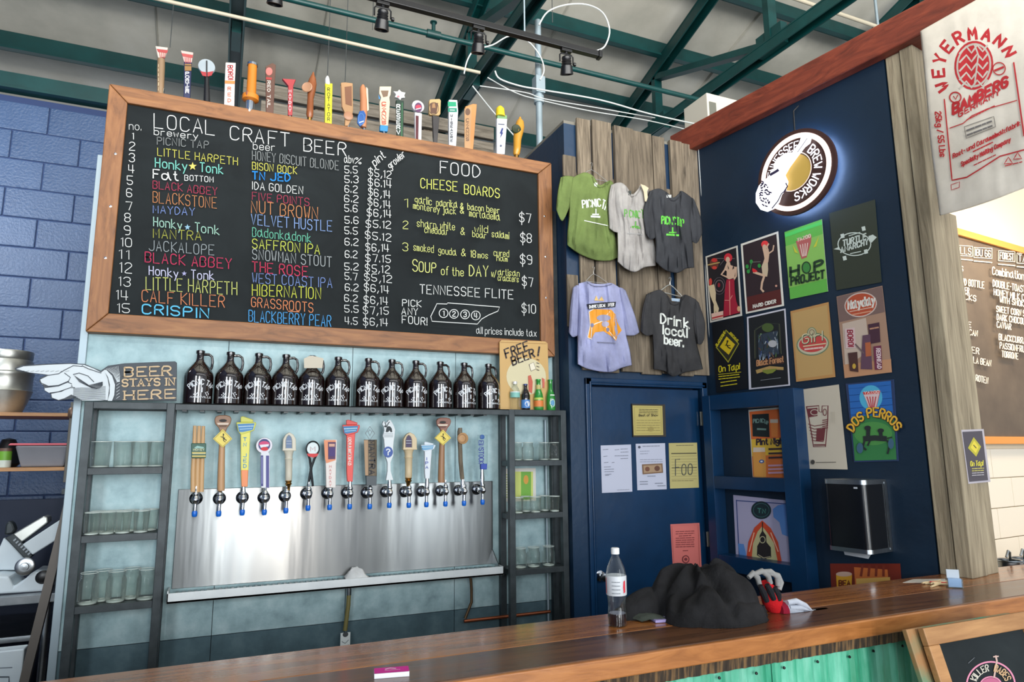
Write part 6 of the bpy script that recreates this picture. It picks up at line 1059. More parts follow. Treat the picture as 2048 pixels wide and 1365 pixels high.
o = pap('poster', 'low dark red poster of a drink cup, mostly hidden behind the bar', [(1660, 1128), (1800, 1128), (1808, 1230), (1666, 1240)], (0, 0, 1), off=0.004, m=mat((120, 40, 24), 0.5)); a = wart((0, 0, 1), 0.004)
a.poly([(1708, 1135), (1775, 1140), (1780, 1200), (1712, 1200)], (206, 110, 50)); a.poly([(1712, 1158), (1780, 1155), (1782, 1200), (1714, 1200)], (226, 176, 90)); [a.line([(1725+k*14, 1133), (1722+k*15, 1152)], 5, (130, 50, 30)) for k in range(4)]; a.poly([(1672, 1150), (1704, 1150), (1702, 1215), (1676, 1215)], (220, 160, 40)); a.ell(1688, 1149, 16, 5, (206, 170, 150)); a.text('BEA', 1678, 1172, 1700, 1172, 10, 3, (120, 50, 20)); a.build('poster_print', o)
# paper towel dispenser
DO = 0.19; u0, u1 = tw(1650, 1020, DO), tw(1733, 1020, DO); d0, d1 = onW(1660, 1092, DO).z, onW(1660, 968, DO).z
td = thing('towel_dispenser', 'black and silver paper towel dispenser on the navy wall', 'dispenser', onW(1700, 1100, 0.05))
q = lambda ta, o_, z: (lambda p_: (p_.x, p_.y, z))(WQ+WD*ta+WN*o_)
def dprism(za, zb, r, g, nm, mt):
    pts = []; cs_ = [(u0+r, DO-r, PI, PI/2), (u1-r, DO-r, PI/2, 0)]
    poly_ = [(u0-g, 0.001)]+[(cx+(r+g)*math.cos(an), cy+(r+g)*math.sin(an)) for cx, cy, a0, a1 in cs_ for an in [a0+(a1-a0)*k/6 for k in range(7)]]+[(u1+g, 0.001)]
    m = MB(); m.prism([q(x_, y_, za) for x_, y_ in poly_], (0, 0, zb-za)); return m.build(nm, mt, td, smooth=True)
dprism(d0, d1, 0.03, 0, 'black_cover', mat((14, 16, 20), 0.22)); dprism(d1, d1+0.022, 0.03, 0.003, 'silver_top', M['steel2']); dprism(d0-0.02, d0, 0.03, 0.003, 'silver_base', M['steel2']); dprism(d0-0.03, d1+0.02, 0.001, 0.002, 'silver_back', M['steel2']) if False else None
wbox(u1+0.001, u1+0.006, 0.001, 0.02, d0-0.01, d1+0.01).build('silver_edge', M['steel2'], td)
m = MB(); um = (u0+u1)/2-0.01; m.add([q(um-0.07, 0.11, d0-0.02), q(um+0.08, 0.11, d0-0.02), q(um+0.07, 0.13, d0-0.05), q(um-0.05, 0.13, d0-0.045), q(um-0.07, 0.108, d0-0.02), q(um+0.08, 0.108, d0-0.02), q(um+0.07, 0.128, d0-0.05), q(um-0.05, 0.128, d0-0.045)], [(0, 1, 2, 3), (7, 6, 5, 4), (0, 4, 5, 1), (1, 5, 6, 2), (2, 6, 7, 3), (3, 7, 4, 0)]); m.build('paper_towel', mat((196, 200, 206), 0.8), td)
m = MB(); m.add([q(u1-0.055, DO+0.001, d1-0.02), q(u1-0.035, DO+0.001, d1-0.02), q(u1-0.035, DO+0.001, d1-0.012), q(u1-0.055, DO+0.001, d1-0.012)], [(0, 1, 2, 3)]); m.build('status_mark', mat((190, 196, 204), 0.4), td)
# papers on the door
TD = (1100, 740, 2.968); DF = DOORY+0.012
def dpap(nm, lab, pts, c, th=0.001, cat='paper'):
    return pap(nm, lab, pts, TD, off=-0.0005, th=-0.0, m=mat(c, 0.7), cat=cat, grp='papers on the navy door', fn=lambda x, y, o_: onY(x, y, DF-0.002), N=Vector((0, -0.0001, 0))) if False else None
def dp(nm, lab, pts, c, th=0.0015, cat='paper', D=DF):
    m = MB(); slab(m, pts, D-0.0005, th, mat(c, 0.7), TD); return m.build(nm, None, label=lab, cat=cat, group='papers on the navy door')
def da(th=0.0015, D=DF): return Art(lambda x, y, l: onY(x, y, D-0.0005-th-l), 0.0003, TD)
o = dp('wall_plaque', 'small dark-framed yellow certificate high on the door', [(480, 203), (676, 207), (682, 398), (488, 400)], (54, 48, 40), 0.012, 'plaque'); a = da(0.012); GO = (178, 164, 96)
a.poly([(490, 212), (667, 215), (672, 388), (497, 390)], GO); a.line([(500, 222), (658, 224), (662, 378), (506, 380)], 2, (120, 108, 60), closed=True); [a.scrib(530, 235+k*10, 640, 237+k*10, 5, 4, (90, 82, 50), 6) for k in range(3)]; a.text('Best of Show', 528, 277, 640, 276, 13, 3, (60, 54, 34)); [a.scrib(515, 300+k*15, 655, 300+k*15, 5, 3, (130, 120, 70), 8) for k in range(5)]; a.ell(600, 352, 16, 14, (150, 136, 76)); a.build('certificate_print', o)
o = dp('notice', 'left white letter of the middle row on the door', [(300, 450), (480, 444), (488, 724), (308, 732)], (186, 190, 208)); a = da()
for y, x0, x1 in ((475, 315, 345), (476, 385, 410), (472, 420, 460), (490, 420, 465), (515, 318, 340), (512, 385, 465), (528, 420, 462), (552, 322, 345), (552, 368, 384), (578, 322, 360), (592, 324, 380), (606, 325, 378), (622, 328, 366), (628, 330, 350)): a.scrib(x0, y, x1, y-2, 4, 3.5, (120, 124, 140), 5)
a.scrib(400, 715, 470, 712, 4, 3, (140, 144, 160), 5); a.build('notice_print', o)
o = dp('notice', 'white letter with a brown banknote stuck on it, middle of the row on the door', [(508, 440), (682, 436), (692, 710), (518, 716)], (184, 188, 206)); a = da()
a.ell(530, 460, 8, 8, (70, 74, 90)); a.scrib(550, 455, 650, 452, 5, 4, (110, 114, 130), 7); [a.scrib(535, y, x, y-2, 4, 3, (130, 134, 150), 6) for y, x in ((485, 590), (500, 580), (535, 670), (548, 672))]; a.poly([(546, 562), (668, 556), (672, 612), (550, 622)], (120, 92, 70)); a.poly([(555, 570), (660, 564), (664, 606), (558, 613)], (160, 134, 106)); a.ell(578, 590, 14, 14, (110, 70, 54)); a.ell(636, 586, 16, 16, (96, 62, 50)); [a.scrib(x, y, x+45, y-1, 5, 4, (110, 116, 130), 5) for x, y in ((580, 632), (535, 665), (625, 675), (535, 680), (640, 690))]; a.build('notice_print', o)
o = dp('notice', 'yellow form with a large scrawl, right of the row on the door', [(704, 436), (872, 433), (883, 700), (712, 706)], (176, 166, 108)); a = da(); DKB = (70, 66, 50)
a.line([(722, 498), (868, 496)], 6, DKB); a.line([(725, 583), (872, 580)], 4, DKB); [a.line([(722, 515+k*17), (872, 512+k*17)], 1.6, (120, 112, 76), up=False) for k in range(9)]; a.scrib(750, 450, 850, 448, 5, 4, (110, 104, 74), 6); a.text('Foo', 745, 628, 845, 622, 95, 5, (60, 66, 66)); a.scrib(725, 660, 850, 658, 5, 4, (130, 120, 80), 8); a.build('notice_print', o)
o = dp('notice', 'pink notice low on the door near the hinge', [(714, 918), (886, 910), (900, 1188), (730, 1198)], (206, 110, 104)); a = da(); [a.scrib(748+(k in (2, 8))*18, 962+k*13, 855-(k in (2, 8))*18, 958+k*13, 6, 5, (130, 56, 56), 9) for k in range(8)]; a.scrib(790, 1075, 818, 1074, 6, 5, (130, 56, 56), 7); a.ell(806, 1126, 22, 24, (110, 44, 48)); a.ell(806, 1126, 16, 18, (200, 104, 98)); a.ell(806, 1126, 10, 9, (110, 44, 48)); a.line([(724, 928), (880, 920), (890, 1180), (738, 1188)], 2, (170, 84, 80), closed=True); a.build('notice_print', o)
# malt sack
TB2 = (1780, 0, 1.9516); SKO = 0.085
mb = MB(); pl_ = lambda x, y, l=0.0: onW(x, y, SKO+l)
patch(mb, [(120, 122), (230, 60), (335, 2), (450, -70), (600, -150)], [(196, 842), (300, 815), (420, 775), (523, 735), (640, 690)], [(120, 122), (140, 330), (160, 560), (186, 760), (196, 842)], [(600, -150), (612, 100), (625, 400), (640, 690)], TB2, pl_, 0.03, 0.006, 40, 44, 12, 4)
sack = mb.build('malt_sack', nmat('white_plastic_sack', [(0.3, (204, 196, 182)), (0.7, (226, 218, 204))], nscale=5, rough=0.45, bump=0.3, bscale=14), smooth=True, label='hanging off-white malt sack with red print at the right edge', cat='sack'); sack.modifiers.new('t', 'SOLIDIFY').thickness = 0.003
fn = px_mesh(sack, lambda x, y, l: onW(x, y, SKO+0.03+l), TB2); a = Art(fn, 0.0004, TB2, 14); RD = (186, 40, 46)
def rarc(t, cx, cy, rx, ry, a0, a1, h, w, tl=0.0):
    a.k += 1; n_ = len(t)
    for i, ch in enumerate(t):
        an = math.radians(a0+(a1-a0)*(i+0.5)/n_); c_, s_ = math.cos(tl), math.sin(tl); ux, uy = math.sin(an)*rx, -math.cos(an)*ry; px_, py_ = cx+ux*c_-uy*s_, cy+ux*s_+uy*c_
        tx, ty = math.cos(an), math.sin(an); tx, ty = tx*c_-ty*s_, tx*s_+ty*c_; hw_ = h*0.32
        a.text(ch, px_-tx*hw_, py_-ty*hw_, px_+tx*hw_, py_+ty*hw_, h, w, RD, up=(ty, -tx), lay=False)
rarc('WEYERMANN', 335, 270, 125, 118, -118, 84, 44, 11, -0.2)
a.ell(327, 255, 76, 96, RD, rot=0.12); a.ell(327, 255, 68, 87, (192, 184, 172), rot=0.12); a.ell(327, 255, 61, 79, RD, rot=0.12)
for k in range(-2, 3): y = 255+k*34; a.line([(272, y+22), (298, y-6), (318, y+20), (340, y-10), (362, y+14), (380, y-10)], 7, (196, 188, 176), up=(k == -2))
a.line([(330, 175), (345, 215), (330, 330)], 6, (196, 188, 176))
rarc('BAMBERG', 350, 190, 150, 190, 214, 142, 1, 1) if False else None
a.text('BAMBERG', 246, 445, 458, 335, 38, 11, RD); a.text('GERMANY', 268, 458, 428, 368, 20, 5, RD); a.ring(255, 380, 22, 20, 5, RD); a.line([(248, 376), (256, 388), (264, 372)], 4, RD); a.ring(426, 268, 24, 24, 4, RD); a.scrib(410, 275, 442, 262, 8, 8, RD, 8)
a.line([(212, 388), (242, 704), (300, 692), (360, 655), (430, 610), (523, 585), (600, 570)], 5, RD); a.line([(483, 245), (505, 400), (523, 530)], 6, RD); a.line([(234, 500), (285, 482), (320, 452), (380, 425), (495, 392)], 3.5, RD); a.scrib(300, 468, 410, 412, 6, 4, RD, 6)
a.line([(290, 495), (405, 455), (412, 495), (298, 540)], 3, (130, 124, 118), closed=True); a.scrib(300, 510, 400, 472, 9, 7, (110, 106, 104), 9); a.scrib(302, 528, 402, 490, 9, 7, (110, 106, 104), 9); a.text('Rost- und Caramelmalzfabrik', 246, 618, 508, 488, 17, 4, RD); a.scrib(325, 592, 400, 556, 7, 5, RD, 6); a.text('Specialty Malting Company', 278, 650, 470, 552, 17, 4, RD); a.scrib(328, 645, 412, 605, 6, 4, RD, 6)
a.text('25kg / 55 Lbs', 176, 438, 196, 612, 22, 5, RD, up=(1, -0.1)); [a.line([(x-16, y+10), (x, y-16), (x+16, y+8)], 4, RD, closed=True) for x, y in ((462, 630), (498, 612))]; a.scrib(450, 648, 515, 632, 6, 4, RD, 8); a.line([(238, 722), (272, 710), (270, 732), (240, 742)], 3, RD, closed=True); a.build('sack_print', sack)
for x, y in ((185, 842), (205, 846)): pass
# poster on the post
T3p = (1780, 650, 2.4815)
def onF(x, y, off=0.0): return onP(x, y, p3-WN*(0.0)+WD*(0.024+off), WD)
pp = [(352, 522), (463, 518), (497, 780), (388, 790)]
m = MB(); m.prism([onF(T3p[0]+x/T3p[2], T3p[1]+y/T3p[2], 0.0) for x, y in pp], WD*0.0015, mat((176, 170, 178), 0.6)); o = m.build('small_poster', None, label='small dark On Tap! poster pinned on the timber post', cat='poster')
a = Art(lambda x, y, l: onF(x, y, 0.002+l), 0.0003, T3p); a.poly([(360, 532), (457, 527), (487, 772), (394, 780)], (72, 66, 74)); a.poly([(415, 558), (452, 605), (428, 655), (387, 612)], (176, 168, 50)); a.poly([(417, 575), (440, 606), (426, 638), (400, 610)], (214, 196, 60)); a.line([(415, 598), (428, 612)], 4, (60, 50, 40)); a.text('On Tap!', 400, 702, 462, 698, 24, 4, (206, 196, 70)); [a.scrib(408, 715+k*11, 465, 712+k*11, 5, 4, (190, 180, 90) if k < 2 else (170, 166, 170), 6) for k in range(4)]; a.build('poster_print', o)
# ================================================================ ON THE BAR
c = onZ(1235, 1252, CTR); bt = thing('soda_bottle', 'clear plastic soda bottle, nearly empty, white label and cap, standing on the bar', 'bottle', (c.x, c.y, CTR)); c = Vector((c.x, c.y, CTR))
MB().lathe([(0.026, 0.0), (0.031, 0.004), (0.032, 0.03), (0.029, 0.06), (0.029, 0.075), (0.033, 0.10), (0.034, 0.165), (0.030, 0.185), (0.019, 0.212), (0.0125, 0.224), (0.0125, 0.238), (0.001, 0.239)], c+Vector((0, 0, 0.0005)), 28).build('bottle_body', M['pet'], bt, smooth=True)
MB().lathe([(0.024, 0.002), (0.0295, 0.005), (0.0305, 0.030), (0.029, 0.040), (0.001, 0.040)], c+Vector((0, 0, 0.0008)), 28).build('cola', mat((34, 14, 12), 0.1), bt, smooth=True)
MB().lathe([(0.0342, 0.100), (0.0348, 0.102), (0.0352, 0.160), (0.0345, 0.163)], c, 32).build('bottle_label', mat((196, 200, 204), 0.4), bt, smooth=True); MB().lathe([(0.0142, 0), (0.0142, 0.018), (0.012, 0.02), (0.001, 0.02)], c+Vector((0, 0, 0.232)), 24).build('bottle_cap', mat((224, 226, 226), 0.4), bt, smooth=True)
va = math.atan2(c.x, c.y)
a = Art(lambda x_, y_, l: c+Vector((-math.sin(va-x_/0.0353)*(0.0354+l), -math.cos(va-x_/0.0353)*(0.0354+l), y_)), 0.0002); a.rect(-0.045, 0.106, -0.04, 0.156, (206, 60, 70)); a.poly([(0.026, 0.108), (0.034, 0.112), (0.034, 0.15), (0.026, 0.146), (0.024, 0.128)], (206, 50, 66)); [a.scrib(-0.014, 0.145-k*0.012, 0.012, 0.145-k*0.012, 0.003, 0.003, (130, 136, 142), 0.004) for k in range(4)]; a.build('label_print', bt)
# folded wallet and phone
w0 = onZ(1290, 1240, CTR); m = MB(); ph = thing('folded_wallet', 'worn dark fabric wallet lying beside the soda bottle', 'wallet', (w0.x, w0.y, CTR)); random.seed(9)
def wf(u, v): return Vector((w0.x-0.055+u*0.105+0.02*v, w0.y+0.05-v*0.085-0.03*u, CTR+0.001+0.022*(math.sin(PI*min(1, u*1.0+0.02))**0.5)*(0.3+0.7*math.sin(PI*(0.05+v*0.9)))+0.003*noise.noise(Vector((u*6, v*6, 3)))))
m.grid(wf, 20, 14); m.build('wallet_flap', cloth('wallet_fabric', (62, 68, 62)), ph, smooth=True); m = MB(); m.obox((w0.x+0.0, w0.y-0.062, CTR+0.001), (0.075, -0.012, 0), (0.012, 0.05, 0), (0, 0, 0.009)); m.build('card_stack', mat((150, 140, 190), 0.3), ph, bevel=0.002)
# jacket: heightfield of smooth humps resting on the bar
jk = thing('dark_jacket', 'crumpled dark grey jacket heaped on the bar beside the soda bottle', 'jacket', (1.58, 1.98, CTR))
J = [(1.62, 2.08, 0.17, 0.10, 0.17), (1.58, 1.98, 0.15, 0.09, 0.11), (1.71, 2.00, 0.11, 0.10, 0.15), (1.50, 2.11, 0.17, 0.05, 0.10), (1.42, 2.11, 0.13, 0.035, 0.05), (1.64, 1.91, 0.14, 0.06, 0.085)]
CR_ = [((1.66, 2.07), (1.52, 1.93), 0.030, 0.024), ((1.66, 2.07), (1.60, 1.86), 0.034, 0.022), ((1.67, 2.06), (1.72, 1.90), 0.036, 0.020), ((1.62, 2.08), (1.40, 2.07), 0.028, 0.018), ((1.60, 2.03), (1.45, 1.97), 0.026, 0.016), ((1.50, 1.94), (1.66, 1.90), 0.024, 0.014), ((1.70, 2.05), (1.82, 1.97), 0.022, 0.016), ((1.48, 2.10), (1.30, 2.10), 0.014, 0.014)]
def jh(x, y):
    s_ = 0
    wx = x+0.012*noise.noise(Vector((x*7, y*7, 3))); wy = y+0.02*noise.noise(Vector((x*7, y*7, 8)))
    for cx, cy, rx, ry, h in J:
        d = ((wx-cx)/rx)**2+((wy-cy)/ry)**2
        if d < 1: s_ += (h*(1-d)**0.34)**3
    h = 0.92*s_**(1/3)
    if h > 0:
        an_f = math.atan2(y-2.09, (x-1.63)*0.8); rr_ = math.hypot(x-1.63, y-2.09)
        h *= 1+0.13*math.sin(an_f*9+3.0*noise.noise(Vector((x*6, y*6, 1))))*min(1, rr_/0.07)
        for (ax, ay), (bx2, by2), am, wd_ in CR_[1::3]:
            p_ = Vector((wx, wy)); a2 = Vector((ax, ay)); b2 = Vector((bx2, by2)); t_ = max(0, min(1, (p_-a2).dot(b2-a2)/(b2-a2).length_squared)); d = (p_-a2.lerp(b2, t_)).length
            h -= am*0.8*math.exp(-(d/wd_)**2)*min(1, h/0.06); h += am*0.15*math.exp(-((d-wd_*1.8)/wd_)**2)*min(1, h/0.06)
        h += 0.003*noise.noise(Vector((x*22, y*22, 5)))*min(1, h/0.03)
    return max(h, 0)
m = MB(); nx, ny = 130, 84; X0_, X1_, Y0_, Y1_ = 1.20, 1.88, 1.83, 2.185; vid = {}; vs = []; fs = []
for j in range(ny+1):
    for i in range(nx+1):
        x = X0_+(X1_-X0_)*i/nx; y = Y0_+(Y1_-Y0_)*j/ny; h = jh(x, y); w = noise.noise_vector(Vector((x*9, y*9, 2)))*0.016*min(1, h/0.03); vid[(i, j)] = (len(vs), h); vs.append(Vector((x+w.x, y+w.y, CTR+max(h-0.004, 0.0)+0.0005)))
for j in range(ny):
    for i in range(nx):
        q = [vid[k] for k in ((i, j), (i+1, j), (i+1, j+1), (i, j+1))]
        if max(p_[1] for p_ in q) > 0.004: fs.append(tuple(p_[0] for p_ in q))
m.add(vs, fs); bm_ = m.build('jacket_body', nmat('dark_fleece', [(0.3, (20, 20, 21)), (0.7, (38, 38, 40))], nscale=9, rough=0.95, bump=0.3, bscale=120, spec=0.15), jk, smooth=True)
# gloves
def glove(lab, base, d, col_f, col_p, up, s=1.0, cuff=None, spread=0.017, curl=0.5):
    d = Vector(d).normalized(); sd = d.cross(Vector((0, 0, 1))).normalized(); g = thing('work_glove', lab, 'glove', (base[0], base[1], CTR)); b = Vector(base)
    m = MB(); m.tube([b+d*(-0.05), b+d*(-0.02)+Vector((0, 0, 0.004)), b+d*0.02+Vector((0, 0, up)), b+d*0.055+Vector((0, 0, up*0.8))], [0.026*s, 0.031*s, 0.036*s, 0.030*s], 14); m.build('palm', col_p, g, smooth=True)
    for k in range(4):
        o_ = sd*((k-1.5)*spread)+d*0.05; L_ = (0.055, 0.068, 0.072, 0.062)[k]; p0 = b+o_+Vector((0, 0, up*0.8))
        m = MB(); m.tube([p0-d*0.01, p0+d*L_*0.4+Vector((0, 0, 0.006*math.sin(k))), p0+d*L_*0.75-Vector((0, 0, curl*0.012)), p0+d*L_-Vector((0, 0, curl*0.03)), p0+d*(L_+0.004)-Vector((0, 0, curl*0.034))], [0.0105, 0.0112, 0.0105, 0.009, 0.004], 10); m.build('finger', col_f, g, smooth=True)
    p0 = b+sd*(-0.03)+Vector((0, 0, up*0.6)); m = MB(); m.tube([p0, p0-sd*0.018+d*0.022, p0-sd*0.022+d*0.046, p0-sd*0.02+d*0.052], [0.012, 0.012, 0.010, 0.005], 10); m.build('thumb', col_f, g, smooth=True)
    if cuff: m = MB(); m.tube([b+d*(-0.115), b+d*(-0.10), b+d*(-0.07), b+d*(-0.045)], [0.022, 0.026, 0.024, 0.026], 14); m.build('knit_cuff', cuff, g, smooth=True)
    return g
gg = cloth('grey_knit', (150, 150, 148)); rg = cloth('red_knit', (206, 26, 34)); wg = cloth('pale_knit', (186, 192, 204)); bg = cloth('black_rubber', (34, 34, 38))
def ptube(m, pts, D, r, n=10): m.tube([onY(x, y, D-(q_[0] if q_ else 0)) for x, y, *q_ in pts], r, n); [setattr(v_, 'z', max(v_.z, CTR+0.0008)) for v_ in m.v]; return m
g1 = thing('work_glove', 'red and black work glove with pale grey fingers draped over the jacket', 'glove', (1.82, 1.95, CTR), 'work gloves on the bar')
GY_ = 1.965
m = MB(); ptube(m, [(1527, 1168), (1536, 1182), (1545, 1205), (1551, 1232)], GY_, [0.020, 0.031, 0.036, 0.026], 16); m.build('palm', rg, g1, smooth=True)
for pts in ([(1497, 1156), (1506, 1147), (1515, 1156), (1519, 1170)], [(1508, 1149), (1524, 1143), (1536, 1152), (1541, 1168)], [(1524, 1144), (1541, 1144), (1554, 1154), (1556, 1172)], [(1538, 1146), (1556, 1152), (1562, 1166), (1558, 1180)]):
    m = MB(); ptube(m, pts, GY_-0.012, [0.008, 0.0105, 0.0105, 0.009], 10); m.build('finger', gg, g1, smooth=True)
for pts in ([(1520, 1172), (1527, 1186), (1534, 1204)], [(1534, 1170), (1541, 1184), (1548, 1200)], [(1549, 1176), (1556, 1190), (1558, 1202)], [(1524, 1212), (1526, 1226), (1532, 1238)]):
    m = MB(); ptube(m, pts, GY_-0.030, [0.009, 0.012, 0.009], 8); m.build('rubber_patch', bg, g1, smooth=True)
g2 = thing('work_glove', 'pale grey knitted glove with a crimson edge lying flat on the bar', 'glove', (1.93, 1.93, CTR), 'work gloves on the bar')
GY_ = 1.95
m = MB(); ptube(m, [(1562, 1222), (1570, 1220), (1590, 1222), (1606, 1228)], GY_, [0.026, 0.031, 0.029, 0.022], 16); m.build('palm', wg, g2, smooth=True)
m = MB(); ptube(m, [(1556, 1222), (1562, 1222), (1567, 1221)], GY_, [0.027, 0.030, 0.031], 14); m.build('glove_edge', cloth('crimson_knit', (150, 24, 50)), g2, smooth=True)
for pts in ([(1574, 1206), (1592, 1203), (1610, 1212), (1622, 1226)], [(1578, 1216), (1600, 1216), (1618, 1226), (1630, 1238)], [(1582, 1230), (1604, 1232), (1622, 1240), (1634, 1242)], [(1606, 1226), (1624, 1230), (1640, 1232), (1654, 1228)]):
    m = MB(); ptube(m, pts, GY_-0.022, [0.009, 0.0105, 0.0105, 0.008], 10); m.build('finger', wg, g2, smooth=True)
# card holder, menu papers, pink card
h0 = onZ(1912, 1178, CTR); ch = thing('card_holder', 'clear acrylic card holder with pale cards beside the timber post', 'card holder', (h0.x, h0.y, CTR)); vd = Vector((math.cos(0.75), -math.sin(0.75), 0)); vn = Vector((-vd.y, vd.x, 0)); A = Vector((h0.x, h0.y, CTR+0.0005))-vd*0.028
m = MB(); m.obox(A, vd*0.056, vn*0.035, (0, 0, 0.003)); m.obox(A+vn*0.0, vd*0.056, vn*0.002, (0, 0, 0.04)); m.obox(A+vn*0.03, vd*0.056, vn*0.002, (0, 0, 0.075)); m.obox(A, vd*0.002, vn*0.035, (0, 0, 0.036)); m.obox(A+vd*0.054, vd*0.002, vn*0.035, (0, 0, 0.036)); m.build('acrylic_stand', M['pet'], ch)
m = MB(); m.obox(A+vn*0.006+vd*0.004+Vector((0, 0, 0.004)), vd*0.048, vn*0.014, (0, 0, 0.034)); m.build('card_stack', mat((150, 176, 214), 0.5), ch); m = MB(); m.obox(A+vn*0.022+vd*0.004+Vector((0, 0, 0.004)), vd*0.046, vn*0.005, (0, 0, 0.068)); m.build('card_stack', mat((176, 186, 196), 0.5), ch)
h1 = onZ(1835, 1162, CTR); m = MB(); m.add([Vector((h1.x-0.10, h1.y-0.004, CTR+0.001)), Vector((h1.x+0.10, h1.y-0.11, CTR+0.001)), Vector((h1.x+0.17, h1.y-0.05, CTR+0.003)), Vector((h1.x+0.0, h1.y+0.02, CTR+0.003))], [(0, 1, 2, 3)]); o = m.build('leaflet', mat((196, 190, 180), 0.6), label='pale leaflet lying near the back edge of the bar', cat='leaflet'); o.modifiers.new('t', 'SOLIDIFY').thickness = 0.002
h2 = onZ(1868, 1170, CTR); cn = thing('straw_bundle', 'heap of cream and red wrapped straws beside the card holder', 'straws', (h2.x, h2.y, CTR)); random.seed(2)
for k in range(12):
    an = random.uniform(-0.9, 0.3); d_ = Vector((math.cos(an), math.sin(an), 0))*random.uniform(0.03, 0.05); p_ = Vector((h2.x+random.uniform(-0.03, 0.05), h2.y+random.uniform(-0.03, 0.02), CTR+0.004+0.003*(k % 3)))
    MB().tube([p_-d_, p_+d_], 0.004, 6).build('straw', mat((206, 186, 146) if k not in (1, 5) else (190, 40, 50), 0.5), cn)
p0 = onZ(748, 1352, CTR); p1_ = onZ(812, 1347, CTR); dx_ = (p1_-p0).normalized(); dy_ = Vector((-dx_.y, dx_.x, 0)); m = MB(); m.obox(Vector((p0.x, p0.y, CTR+0.0005))-dy_*0.03, dx_*0.09, dy_*0.045, (0, 0, 0.012), mat((226, 226, 232), 0.5)); o = m.build('card_pack', None, label='small pack of magenta business cards on the front of the bar', cat='card pack')
m = MB(); m.obox(Vector((p0.x, p0.y, CTR+0.0127))-dy_*0.03, dx_*0.09, dy_*0.045, (0, 0, 0.001)); m.build('top_card', mat((196, 28, 140), 0.4), o) if False else None
Q0 = Vector((p0.x, p0.y, CTR+0.0125))-dy_*0.03; a = Art(lambda x_, y_, l: Q0+dx_*x_+dy_*y_+Vector((0, 0, l)), 0.0004); a.rect(0, 0, 0.09, 0.045, (200, 30, 144)); a.line([(0.03, 0.03), (0.042, 0.036), (0.055, 0.03)], 0.005, (236, 226, 236)); a.scrib(0.028, 0.018, 0.066, 0.018, 0.003, 0.003, (236, 200, 230), 0.004); a.build('card_print', o)
# A-frame boards leaning before the bar
TA_ = (1600, 1080, 4.571); ln = Vector((0, -0.30, -1.08)).normalized(); an_ = Vector((1, 0, 0)).cross(ln).normalized(); AQ = Vector((2.11, 1.58, 1.075))
if an_.y > 0: an_ = -an_
def onA(x, y, l=0.0): return onP(TA_[0]+x/TA_[2], TA_[1]+y/TA_[2], AQ+an_*l, an_)
P0_, P1_ = onA(1070, 815), onA(2022, 628); XL, XR = P0_.x, P1_.x; ZT_ = AQ.z
def ab(x0, x1, s0, s1, l0, l1): q_ = AQ+Vector((x0-AQ.x, 0, 0))+ln*s0+an_*l0; return MB().obox(q_, (x1-x0, 0, 0), ln*(s1-s0), an_*(l1-l0))
ws = 0.052; H_ = 1.10
af = thing('sidewalk_chalkboard', 'wood-framed chalkboard with a pink circle drawing leaning against the bar front', 'chalkboard', (2.4, 1.35, 0.0))
ab(XL, XR, 0, ws, 0, 0.022).build('frame_rail', M['shelfwood'], af, bevel=0.003); ab(XL, XR, H_-ws, H_, 0, 0.022).build('frame_rail', M['shelfwood'], af, bevel=0.003)
ab(XL, XL+ws, ws, H_-ws, 0, 0.022).build('frame_rail', M['shelfwood'], af, bevel=0.003); ab(XR-ws, XR, ws, H_-ws, 0, 0.022).build('frame_rail', M['shelfwood'], af, bevel=0.003); ab(XL+0.02, XR-0.02, 0.02, H_-0.02, 0.002, 0.010).build('slate', M['chalk'], af)
ab(XL-0.035, XR-0.05, -0.002, H_, -0.03, -0.012).build('leaning_board', nmat('teal_edged_board', [(0.3, (70, 140, 112)), (0.6, (160, 118, 76))], nscale=6, rough=0.6), label='second narrow board leaning directly behind the sidewalk chalkboard', cat='board', bevel=0.003)
a = Art(lambda x, y, l: onA(x, y, 0.0105+l), 0.0004); PK = (206, 130, 156); a.ring(1745, 1340, 222, 222, 15, PK, n=48); a.ring(1745, 1340, 100, 85, 12, PK); a.ell(1745, 1345, 96, 80, (176, 90, 122)); a.line([(1790, 1065), (1800, 1110), (1775, 1260)], 16, (190, 160, 150)); a.line([(1770, 1072), (1812, 1068)], 12, (190, 160, 150))
a.arc('KILLER', 1745, 1340, 140, -70, -8, 58, 10, (196, 190, 176)); a.arc('BABES', 1745, 1340, 140, 12, 70, 58, 10, (196, 160, 120)); a.line([(1540, 1130), (1595, 1080)], 4, (110, 114, 120)); a.build('chalk_drawing', af)
